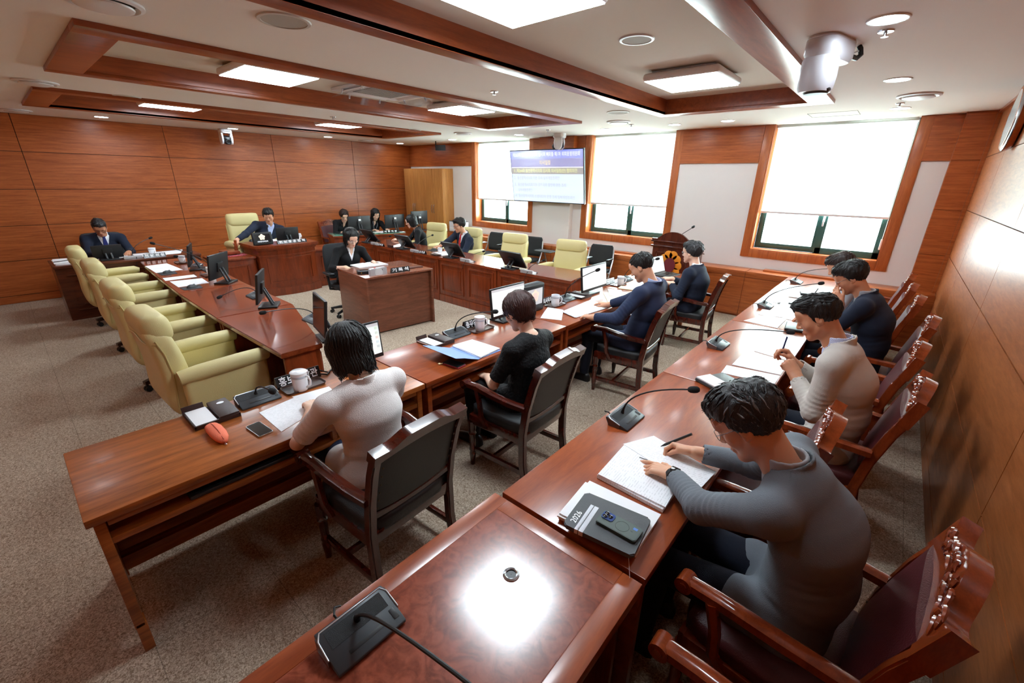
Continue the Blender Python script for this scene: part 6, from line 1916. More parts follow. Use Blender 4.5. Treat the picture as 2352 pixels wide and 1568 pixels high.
# ================================================================ figures: implicit surfaces meshed by surface nets
def snet(F, org, h):
    ins = F < 0
    nx, ny, nz = F.shape
    c = [ins[i:nx - 1 + i, j:ny - 1 + j, k:nz - 1 + k] for i in (0, 1) for j in (0, 1) for k in (0, 1)]
    s = np.zeros((nx - 1, ny - 1, nz - 1), np.int8)
    for a in c:
        s += a
    act = (s > 0) & (s < 8)
    idx = np.full(act.shape, -1, np.int64)
    I = np.argwhere(act)
    idx[act] = np.arange(len(I))
    acc = np.zeros((len(I), 3)); cnt = np.zeros(len(I))
    cor = [(i, j, k) for i in (0, 1) for j in (0, 1) for k in (0, 1)]
    val = {o: F[I[:, 0] + o[0], I[:, 1] + o[1], I[:, 2] + o[2]] for o in cor}
    for a in cor:
        for ax in range(3):
            if a[ax] == 0:
                b = list(a); b[ax] = 1; b = tuple(b)
                va, vb = val[a], val[b]
                m = (va < 0) != (vb < 0)
                t = np.where(m, va / np.where(m, va - vb, 1), 0)
                p = np.array(a, float)[None, :].repeat(len(I), 0)
                p[:, ax] += t
                acc[m] += p[m]; cnt[m] += 1
    V = (I + acc / np.maximum(cnt, 1)[:, None]) * h + np.array(org)
    Q = []
    for ax in range(3):
        b, d = (ax + 1) % 3, (ax + 2) % 3
        A = [slice(None)] * 3; B = [slice(None)] * 3
        A[ax] = slice(0, -1); B[ax] = slice(1, None)
        cr = ins[tuple(A)] != ins[tuple(B)]
        E = np.argwhere(cr)
        E = E[(E[:, b] > 0) & (E[:, d] > 0) & (E[:, b] < F.shape[b] - 1) & (E[:, d] < F.shape[d] - 1)]
        if not len(E):
            continue
        fl = ins[E[:, 0], E[:, 1], E[:, 2]]
        def at(db, dd):
            e = E.copy(); e[:, b] += db; e[:, d] += dd
            return idx[e[:, 0], e[:, 1], e[:, 2]]
        q = np.stack([at(-1, -1), at(0, -1), at(0, 0), at(-1, 0)], 1)
        q[~fl] = q[~fl][:, ::-1]
        Q.append(q)
    Q = np.concatenate(Q) if Q else np.zeros((0, 4), int)
    Q = Q[(Q >= 0).all(1)]
    return V, Q

class SD:
    """signed-distance field on a grid with soft unions"""
    def __init__(s, lo, hi, h):
        s.h = h; s.lo = np.array(lo, float)
        s.n = np.maximum(4, np.ceil((np.array(hi) - s.lo) / h).astype(int) + 1)
        s.F = np.full(s.n, 1.0, np.float32)
    def blk(s, a, b, pad):
        i0 = np.clip(np.floor((np.minimum(a, b) - pad - s.lo) / s.h).astype(int), 0, s.n)
        i1 = np.clip(np.ceil((np.maximum(a, b) + pad - s.lo) / s.h).astype(int) + 1, 0, s.n)
        if (i1 <= i0).any():
            return None, None
        g = [(s.lo[k] + s.h * np.arange(i0[k], i1[k])).astype(np.float32) for k in range(3)]
        P = np.stack(np.meshgrid(*g, indexing='ij'), -1)
        return tuple(slice(i0[k], i1[k]) for k in range(3)), P
    def add(s, sl, d, k):
        a = s.F[sl]
        if k > 0:
            hh = np.clip(0.5 + 0.5 * (a - d) / k, 0, 1)
            s.F[sl] = a * (1 - hh) + d * hh - k * hh * (1 - hh)
        else:
            s.F[sl] = np.minimum(a, d)
    def cut(s, sl, d, k):
        a = s.F[sl]
        if k > 0:
            hh = np.clip(0.5 - 0.5 * (a + d) / k, 0, 1)
            s.F[sl] = a * (1 - hh) - d * hh + k * hh * (1 - hh)
        else:
            s.F[sl] = np.maximum(a, -d)
    def dcone(s, P, a, b, ra, rb, lat, asp):
        ab = b - a; L2 = max(float(ab @ ab), 1e-9)
        t = np.clip(((P - a) @ ab) / L2, 0, 1)
        v = P - a - t[..., None] * ab
        if lat is not None:
            l = lat / np.linalg.norm(lat)
            vl = v @ l
            asp_ = asp[0] + (asp[1] - asp[0]) * t if isinstance(asp, tuple) else asp
            v = v - l * (vl * (1 - 1 / asp_))[..., None]
        return np.linalg.norm(v, axis=-1) - (ra + (rb - ra) * t), t
    def cone(s, a, b, ra, rb, k=0.02, lat=None, asp=1.0, flat=None, flat0=None, sub=False, fold=None):
        a, b = np.array(a, float), np.array(b, float)
        am = max(asp) if isinstance(asp, tuple) else asp
        sl, P = s.blk(a, b, max(ra, rb) * max(1, am) + k + 3 * s.h + 0.012)
        if sl is None:
            return
        d, t = s.dcone(P, a, b, ra, rb, None if lat is None else np.array(lat, float), asp)
        u = (b - a) / max(1e-9, np.linalg.norm(b - a))
        if fold:
            amp, wl, at, wid = fold
            sco = (P - a) @ u
            L = np.linalg.norm(b - a)
            e = np.exp(-((t - at) / wid) ** 2)
            ph = (P @ np.array([3.1, 5.3, 4.7])) * 9
            d = d + amp * e * np.sin(sco / wl * 2 * np.pi + 1.3 * np.sin(ph * 0.5) + ph * 0.3)
        if flat:
            d = np.maximum(d, (P - b) @ u)
        if flat0:
            d = np.maximum(d, -((P - a) @ u))
        (s.cut if sub else s.add)(sl, d.astype(np.float32), k)
    def ell(s, c, r, R=None, k=0.02, sub=False):
        c, r = np.array(c, float), np.array(r, float)
        m = r.max()
        sl, P = s.blk(c, c, m + k + 3 * s.h)
        if sl is None:
            return
        q = P - c
        if R is not None:
            q = q @ R
        k0 = np.linalg.norm(q / r, axis=-1); k1 = np.linalg.norm(q / (r * r), axis=-1)
        d = np.where(k1 > 1e-9, k0 * (k0 - 1) / np.maximum(k1, 1e-9), -r.min())
        (s.cut if sub else s.add)(sl, d.astype(np.float32), k)
    def grid(s):
        return s.blk(s.lo, s.lo + s.h * (s.n - 1), 0)[1]
    def mesh(s):
        return snet(s.F, s.lo, s.h)
    def sample(s, p):
        i = np.clip(((p - s.lo) / s.h).astype(int), 1, s.n - 2)
        F = s.F
        f = F[i[0], i[1], i[2]]
        g = np.array([F[i[0] + 1, i[1], i[2]] - F[i[0] - 1, i[1], i[2]], F[i[0], i[1] + 1, i[2]] - F[i[0], i[1] - 1, i[2]], F[i[0], i[1], i[2] + 1] - F[i[0], i[1], i[2] - 1]])
        return f, g / max(1e-9, np.linalg.norm(g))

def np_obj(name, parts, material, parent, mats=None, smooth=True):
    """parts: list of (V, Q, material index)"""
    Vs, Fs, mi = [], [], []
    o = 0
    for p in parts:
        V, Q = p[0], p[1]
        if not len(V):
            continue
        Vs.append(V); Fs.append(Q + o); mi.append(np.full(len(Q), p[2] if len(p) > 2 else 0)); o += len(V)
    V = np.concatenate(Vs); Q = np.concatenate(Fs); mi = np.concatenate(mi)
    me = bpy.data.meshes.new(name)
    me.vertices.add(len(V)); me.vertices.foreach_set('co', V.astype(np.float32).ravel())
    me.loops.add(len(Q) * 4); me.loops.foreach_set('vertex_index', Q.astype(np.int32).ravel())
    me.polygons.add(len(Q)); me.polygons.foreach_set('loop_start', np.arange(0, len(Q) * 4, 4, dtype=np.int32))
    me.polygons.foreach_set('material_index', mi.astype(np.int32))
    me.polygons.foreach_set('use_smooth', np.full(len(Q), smooth))
    me.update(); me.validate()
    ob = bpy.data.objects.new(name, me); COL.objects.link(ob)
    for m in (mats or [material]):
        me.materials.append(m)
    ob.parent = parent
    return ob

def skin_mat(name, col):
    if name in _M:
        return _M[name]
    m = mat(name, col, 0.48, bump=0.06, bscale=350, var=0.06, vscale=25)
    b = m.node_tree.nodes['Principled BSDF']
    b.inputs['Subsurface Weight'].default_value = 0.12
    b.inputs['Subsurface Radius'].default_value = (0.012, 0.005, 0.003)
    b.inputs['Subsurface Scale'].default_value = 0.6
    return m
SK_M = skin_mat('skin_warm', rgb(214, 158, 126))
SK_D = skin_mat('skin_tan', rgb(204, 142, 108))
SK_F = skin_mat('skin_light', rgb(234, 190, 164))
M_LIP = mat('lips', rgb(178, 98, 92), 0.4)
M_LIPF = mat('lips_rose', rgb(196, 84, 84), 0.35)
M_LASH = mat('lash_dark', rgb(30, 22, 20), 0.6)
def hair_mat(name, col, rough=0.42):
    if name in _M:
        return _M[name]
    m = mat(name, col, rough, spec=0.4, bump=0.35, bscale=60, stretch=(4, 4, 1))
    return m
H_BLK = hair_mat('hair_black', rgb(20, 18, 18))
H_BRN = hair_mat('hair_dark_brown', rgb(42, 28, 24))
H_RED = hair_mat('hair_red_brown', rgb(58, 30, 26))
H_GRY = hair_mat('hair_grey_streak', rgb(120, 120, 122))
H_DGR = hair_mat('hair_dark_grey', rgb(42, 42, 44))
def cloth(name, col, rough=0.8, bump=0.3, bscale=420, sheen=0.03, var=0.05, vscale=30):
    return mat(name, col, rough, bump=bump, bscale=bscale, sheen=sheen, var=var, vscale=vscale, spec=0.25)
C_GREY = cloth('grey_linen', rgb(112, 118, 126))
C_BEIGE = cloth('beige_linen', rgb(206, 200, 192))
C_NAVY = cloth('navy_wool', rgb(30, 38, 56))
C_NAVYB = cloth('navy_bright_wool', rgb(44, 54, 82))
C_BLACK = cloth('black_cloth', rgb(20, 20, 23))
C_LACE = cloth('black_lace', rgb(18, 18, 20), 0.7, bump=1.0, bscale=55, var=0.3, vscale=60)
C_WHITE = cloth('white_tweed', rgb(236, 230, 228), 0.85, bump=0.4, bscale=260)
C_SHIRT = cloth('white_shirt', rgb(236, 238, 244), 0.7, bump=0.05)
C_BLUE = cloth('pale_blue_shirt', rgb(176, 190, 226), 0.7, bump=0.05)
C_LGREY = cloth('light_grey_shirt', rgb(172, 176, 184), 0.7, bump=0.05)
C_DNAVY = cloth('dark_navy_trousers', rgb(22, 26, 40))
C_JEAN = cloth('dark_blue_jeans', rgb(26, 36, 64))
C_SHOE = mat('black_shoe', rgb(18, 18, 20), 0.35)
C_TIER = cloth('red_tie', rgb(206, 52, 58), 0.5, bump=0.1)
C_TIEB = cloth('blue_dotted_tie', rgb(40, 48, 110), 0.5, bump=0.1)

def striped():
    m, nt, b = new_mat('striped_shirt'); N, L = nt.nodes, nt.links
    tc = N.new('ShaderNodeTexCoord'); sx = N.new('ShaderNodeSeparateXYZ'); L.new(tc.outputs['Object'], sx.inputs[0])
    a = N.new('ShaderNodeMath'); a.operation = 'MULTIPLY'; a.inputs[1].default_value = 160.0
    s_ = N.new('ShaderNodeMath'); s_.operation = 'ADD'; L.new(sx.outputs[2], s_.inputs[0]); L.new(sx.outputs[1], s_.inputs[1])
    L.new(s_.outputs[0], a.inputs[0])
    f = N.new('ShaderNodeMath'); f.operation = 'FRACT'; L.new(a.outputs[0], f.inputs[0])
    g = N.new('ShaderNodeMath'); g.operation = 'GREATER_THAN'; g.inputs[1].default_value = 0.55; L.new(f.outputs[0], g.inputs[0])
    mx = N.new('ShaderNodeMix'); mx.data_type = 'RGBA'; mx.inputs[6].default_value = rgb(238, 240, 248); mx.inputs[7].default_value = rgb(120, 146, 210)
    L.new(g.outputs[0], mx.inputs[0]); L.new(mx.outputs[2], b.inputs['Base Color']); b.inputs['Roughness'].default_value = 0.75
    return m
C_STRIPE = striped()

def nrm(v):
    v = np.array(v, float)
    return v / max(1e-9, np.linalg.norm(v))

def rotm(ax, a):
    return np.array(Matrix.Rotation(a, 3, ax))

HAND_POSE = {  # finger bends (knuckle, middle, tip) in degrees for index..little, thumb (out, bend, opposition)
    'flat': ([(8, 12, 6), (6, 12, 6), (8, 14, 8), (12, 18, 10)], (38, 12, 10)),
    'relaxed': ([(22, 26, 14), (26, 30, 16), (30, 34, 18), (34, 36, 20)], (34, 18, 24)),
    'pen': ([(48, 46, 20), (58, 54, 26), (66, 66, 36), (70, 70, 40)], (16, 26, 52)),
    'fist': ([(72, 84, 50), (76, 88, 50), (80, 88, 50), (80, 86, 50)], (18, 40, 60)),
    'spread': ([(6, 10, 4), (26, 30, 16), (36, 40, 20), (40, 44, 24)], (48, 10, 14)),
}

def hand_arm(elbow, wrist, fdir, dorsal, side, pose, h, scale=1.0, r_el=0.040, r_wr=0.027, finger_w=1.0):
    """forearm and hand as one skin surface. side=+1 right hand, -1 left hand (figure faces +Y, right is +X)"""
    e, w = np.array(elbow, float), np.array(wrist, float)
    y = nrm(fdir); z = np.array(dorsal, float); z = nrm(z - y * (z @ y)); x = np.cross(y, z)
    R = np.stack([x, y, z], 1)     # hand-local to figure
    th = -side                      # thumb points to -x on a right hand lying palm down
    sc = scale
    pts = [w, e]
    def T(p):
        return w + R @ (np.array(p, float) * sc)
    segs = []
    fb, tb = HAND_POSE[pose]
    bx = [0.029, 0.0095, -0.0105, -0.0285]; by = [0.086, 0.091, 0.086, 0.077]
    ln = [(0.040, 0.025, 0.020), (0.044, 0.028, 0.021), (0.040, 0.026, 0.020), (0.031, 0.020, 0.018)]
    rd = [0.0092, 0.0094, 0.0088, 0.0078]
    for i in range(4):
        p = np.array([bx[i] * th, by[i], 0.002]); a = 0.0
        spread = (0.06, 0.01, -0.05, -0.12)[i] * th
        for j in range(3):
            a += math.radians(fb[i][j])
            d = np.array([math.sin(spread) * math.cos(a), math.cos(spread) * math.cos(a), -math.sin(a)])
            q = p + d * ln[i][j]
            r0 = rd[i] * (1.0, 0.92, 0.84)[j] * finger_w; r1 = rd[i] * (0.93, 0.85, 0.72)[j] * finger_w
            segs.append((T(p), T(q), r0 * sc, r1 * sc, 0.004 if j else 0.007))
            p = q
    p = np.array([0.026 * th, 0.018, -0.006]); out, bend, opp = (math.radians(v) for v in tb)
    for j, (L, r0, r1) in enumerate(((0.036, 0.0145, 0.0115), (0.032, 0.0108, 0.0098), (0.025, 0.0098, 0.0075))):
        a = out - bend * j
        d = np.array([math.sin(a) * th * math.cos(opp * (0.5 + 0.35 * j)), math.cos(a), -math.sin(opp * (0.5 + 0.35 * j)) * 0.75])
        d = nrm(d)
        q = p + d * L
        segs.append((T(p), T(q), r0 * sc, r1 * sc, 0.012 if j == 0 else 0.004))
        p = q
    allp = np.array([s_[0] for s_ in segs] + [s_[1] for s_ in segs] + [w, e])
    lo, hi = allp.min(0) - 0.055, allp.max(0) + 0.055
    S = SD(lo, hi, h)
    S.cone(e, w + R @ np.array([0, -0.01, 0]), r_el, r_wr * 1.02, 0.01, R[:, 0], (1.0, 1.22))
    S.cone(w + R @ np.array([0, -0.02, 0]), T((0, 0.02, 0)), r_wr * 0.88, 0.019 * sc, 0.015, R[:, 0], (1.25, 1.7))
    S.cone(T((0, 0.018, 0)), T((0, 0.074, 0.001)), 0.0175 * sc, 0.0125 * sc, 0.012, R[:, 0], (1.8, 3.0))
    for i in range(4):
        S.cone(T((bx[i] * th * 0.55, 0.03, 0.003)), T((bx[i] * th, by[i], 0.002)), 0.011 * sc, rd[i] * 1.06 * sc, 0.010)
    S.cone(T((0.022 * th, 0.016, -0.006)), T((0.034 * th, 0.05, -0.008)), 0.014 * sc, 0.011 * sc, 0.014)
    for a, b, r0, r1, k in segs:
        S.cone(a, b, r0, r1, k)
    return S.mesh(), segs

def head_mesh(c, R, neck, h, male=True, sc=1.0, r_neck=None):
    """skin of head, face, ears and neck; c = centre between the ears, R columns = right, forward, up"""
    def T(p):
        return c + R @ (np.array(p, float) * sc)
    nb = np.array(neck, float)
    lo = np.minimum(c - 0.16, nb - 0.10); hi = np.maximum(c + 0.16, nb + 0.10)
    S = SD(lo, hi, h)
    def el(p, r, k=0.02, sub=False, rot=None):
        S.ell(T(p), np.array(r) * sc, R if rot is None else R @ rot, k, sub)
    def co(a, b, ra, rb, k=0.02, **kw):
        S.cone(T(a), T(b), ra * sc, rb * sc, k, **kw)
    j = 1.0 if male else 0.90
    el((0, -0.014, 0.034), (0.076, 0.096, 0.081), 0)
    el((0, 0.026, -0.016), (0.063 * (1.0 if male else 0.97), 0.068, 0.082), 0.03)
    for s in (-1, 1):
        co((s * 0.050 * j, -0.004, -0.050), (s * 0.012, 0.066, -0.098), 0.026 * j, 0.020 * j, 0.03)
        el((s * 0.046, 0.052, -0.026), (0.022, 0.022, 0.024), 0.025)
    el((0, 0.072, -0.100), (0.022 * j, 0.017, 0.016), 0.02)
    co((-0.036, 0.080, 0.020), (0.036, 0.080, 0.020), 0.010 if male else 0.008, 0.010 if male else 0.008, 0.018)
    el((0, 0.078, 0.048), (0.052, 0.018, 0.030), 0.03)
    for s in (-1, 1):
        el((s * 0.031, 0.102, 0.002), (0.019, 0.018, 0.0115), 0.014, True)
    co((0, 0.088, 0.012), (0, 0.107, -0.026), 0.0075, 0.0115, 0.012)
    el((0, 0.107, -0.030), (0.0125, 0.012, 0.010), 0.008)
    for s in (-1, 1):
        el((s * 0.0125, 0.097, -0.033), (0.0085, 0.010, 0.0075), 0.006)
        el((s * 0.0065, 0.104, -0.0405), (0.0036, 0.0045, 0.0035), 0.003, True)
        el((s * 0.031, 0.0775, 0.001), (0.0165, 0.0135, 0.0115), 0.006)      # lowered lid
    el((0, 0.084, -0.066), (0.027, 0.015, 0.016), 0.012)
    el((0, 0.098, -0.0685), (0.020, 0.006, 0.0022), 0.004, True)
    for s in (-1, 1):
        re = rotm('X', -0.18) @ rotm('Z', s * -0.30)
        el((s * 0.0785, -0.010, -0.006), (0.0075, 0.0185, 0.0305), 0.006, False, re)
        el((s * 0.0865, -0.008, 0.000), (0.0060, 0.0105, 0.0165), 0.004, True, re)
        el((s * 0.0775, 0.0, -0.030), (0.0065, 0.0085, 0.0085), 0.005)
    rn = r_neck or (0.057 if male else 0.046)
    S.cone(T((0, -0.024, -0.050)), nb, rn * 0.96 * sc, rn * 1.08 * sc, 0.03)
    return S

def hair_mesh(c, R, style, h, sc, rnd, n_locks=200, lock_r=0.0035, grey=0.0):
    """solid hair mass cut along the hairline, with combed locks laid over it"""
    def T(p):
        return c + R @ (np.array(p, float) * sc)
    long_ = style in ('bob', 'long', 'midbob', 'pixie_f')
    zdown = {'bob': 0.19, 'midbob': 0.20, 'long': 0.34}.get(style, 0.12)
    S = SD(c - np.array([0.17, 0.17, zdown + 0.04]), c + np.array([0.17, 0.17, 0.17]), h)
    def el(p, r, k=0.02, sub=False):
        S.ell(T(p), np.array(r) * sc, R, k, sub)
    P = S.grid()
    q = ((P - c) @ R) / sc            # head-local coordinates
    X, Y, Z = q[..., 0], q[..., 1], q[..., 2]
    if style in ('short', 'parted', 'spiky', 'full'):
        t = {'short': 0.010, 'parted': 0.012, 'spiky': 0.012, 'full': 0.020}[style]
        el((0, -0.016, 0.036), (0.076 + t * 0.75, 0.098 + t * 0.8, 0.082 + t * 1.1), 0)
        if style in ('full', 'spiky', 'parted'):
            el((0.0 if style != 'parted' else -0.02, 0.028, 0.092), (0.068, 0.072, 0.036 if style != 'full' else 0.046), 0.025)
        if style == 'full':
            el((0, -0.06, 0.05), (0.082, 0.07, 0.075), 0.03)
        # hairline: forehead - temple - sideburn - nape
        front = 0.060 + 0.018 * np.clip(np.abs(X) / 0.06, 0, 1.2) * 0.0
        lineA = (0.064 - Z) + np.clip((Y - 0.072), -1, 0) * -0.0
        fz = np.interp(Y.ravel(), [-0.2, -0.060, -0.028, 0.012, 0.022, 0.034, 0.064, 0.2], [-0.066, -0.066, -0.026, -0.014, 0.020, 0.044, 0.060, 0.066]).reshape(Y.shape)
        reg = (fz + 0.0 * X - Z) * 0.8
        S.F[:] = np.maximum(S.F, reg.astype(np.float32))
        n2 = 0.0030 * np.sin(X * 170 + 3 * np.sin(Y * 60)) * np.sin(Y * 120 + Z * 90)
        S.F += (n2 * (S.F > -0.02)).astype(np.float32)
    else:
        t = 0.018
        el((0, -0.018, 0.036), (0.076 + t, 0.098 + t, 0.084 + t * 0.9), 0)
        dn = {'bob': -0.115, 'midbob': -0.125, 'long': -0.27, 'pixie_f': -0.075}[style]
        wd = {'bob': 0.092, 'midbob': 0.094, 'long': 0.088, 'pixie_f': 0.078}[style]
        if style == 'pixie_f':
            el((0, -0.055, 0.02), (0.088, 0.072, 0.085), 0.03)
            el((0, -0.060, -0.035), (0.066, 0.052, 0.050), 0.03)
        else:
            # curtain of hair round sides and back
            S.cone(T((0, -0.030, 0.03)), T((0, -0.034, dn + 0.03)), wd * sc, wd * 0.93 * sc, 0.03, R[:, 0], 1.06)
            for s in (-1, 1):
                S.cone(T((s * 0.078, 0.012, 0.02)), T((s * 0.074, 0.018, dn * 0.75)), 0.030 * sc, 0.020 * sc, 0.02)
        # open the face
        fw = {'bob': 0.056, 'midbob': 0.056, 'long': 0.054, 'pixie_f': 0.064}[style]
        ftop = {'bob': 0.030, 'midbob': 0.045, 'long': 0.052, 'pixie_f': 0.036}[style]
        face = np.maximum(np.maximum(np.abs(X) - fw - 0.015 * np.clip((0.02 - Z) / 0.1, 0, 1), (0.010 if style != 'pixie_f' else -0.012) - Y), Z - ftop + 6 * X * X)
        S.F[:] = np.maximum(S.F, (-face * 0.9).astype(np.float32))
        bot = dn + 0.010 * np.sin(X * 90) + 0.006 * np.sin(Y * 140 + 1) - 0.0
        S.F[:] = np.maximum(S.F, ((bot - Z) * 0.8).astype(np.float32))
        n2 = 0.0026 * np.sin(np.arctan2(X, Y + 0.03) * 46 + 2.0 * np.sin(Z * 40)) * np.clip(1.2 - Z * 6, 0.3, 1)
        S.F += n2.astype(np.float32)
    V, Q = S.mesh()
    parts = [(V, Q, 0)]
    if n_locks and len(V):
        qv = ((V - c) @ R) / sc
        ok = np.where(qv[:, 2] > (-0.05 if not long_ else -0.10))[0]
        locks = {0: [], 1: []}
        for i in range(n_locks):
            p = V[ok[rnd.randrange(len(ok))]].copy()
            loc = ((p - c) @ R) / sc
            if style in ('short', 'full'):
                f = np.array([0.35 * np.sign(loc[0]) + 0.25 * math.sin(i), (0.9 if loc[2] > 0.07 and loc[1] > -0.03 else -0.25), -0.55 if loc[2] < 0.09 else -0.05])
            elif style == 'parted':
                f = np.array([0.9 if loc[0] > -0.03 else -0.6, 0.15 if loc[1] > 0 else -0.4, -0.35])
            elif style == 'spiky':
                f = np.array([0.2 * math.sin(i * 1.7), 1.0 if loc[2] > 0.06 else 0.1, 0.25 if loc[2] > 0.06 else -0.8])
            else:
                f = np.array([0.55 * np.sign(loc[0] + 0.01), 0.35 if loc[1] > 0.02 else -0.35, -0.55 if loc[2] > 0.06 else -1.6])
            f = R @ f
            pts = [p]
            step = (0.011 if not long_ else 0.018) * sc
            for j in range(5):
                fv, g = S.sample(pts[-1])
                ft = f - g * (f @ g)
                ft = nrm(ft + np.array([rnd.uniform(-.12, .12) for _ in range(3)]))
                np_ = pts[-1] + ft * step
                fv, g = S.sample(np_)
                fv = max(-0.01, min(0.01, float(fv)))
                np_ = np_ - g * (fv - 0.0012)
                pts.append(np_)
            fv, g = S.sample(pts[-1])
            pts[-1] = pts[-1] + g * (0.002 + 0.003 * rnd.random() * (2.0 if style in ('spiky', 'full') else 0.6))
            rr_ = lock_r * sc * rnd.uniform(0.6, 1.2)
            ring = []
            for j, pp in enumerate(pts):
                tt = nrm(pts[min(j + 1, 5)] - pts[max(j - 1, 0)])
                fv, g = S.sample(pp)
                b = np.cross(tt, g); b = nrm(b)
                r_ = rr_ * (0.5, 1.0, 1.0, 0.85, 0.6, 0.12)[j]
                ring.append([pp + b * r_, pp + g * r_ * 0.75, pp - b * r_, pp - g * r_ * 0.6])
            V4 = np.array(ring).reshape(-1, 3)
            Q4 = []
            for j in range(5):
                for k in range(4):
                    a = j * 4 + k; b2 = j * 4 + (k + 1) % 4
                    Q4.append((a, b2, b2 + 4, a + 4))
            locks[1 if rnd.random() < grey else 0].append((V4, np.array(Q4)))
        for mi in (0, 1):
            if locks[mi]:
                VV, QQ, o = [], [], 0
                for a, b in locks[mi]:
                    VV.append(a); QQ.append(b + o); o += len(a)
                parts.append((np.concatenate(VV), np.concatenate(QQ), mi))
    return parts

def ik(sh, wr, L1, L2, pole):
    sh, wr = np.array(sh, float), np.array(wr, float)
    d = wr - sh; D = np.linalg.norm(d)
    if D > (L1 + L2) * 0.995:
        k = D / ((L1 + L2) * 0.995); L1 *= k; L2 *= k
    u = d / D
    a = (L1 * L1 - L2 * L2 + D * D) / (2 * D)
    hh = math.sqrt(max(0, L1 * L1 - a * a))
    p = np.array(pole, float); p = nrm(p - u * (p @ u))
    return sh + u * a + p * hh

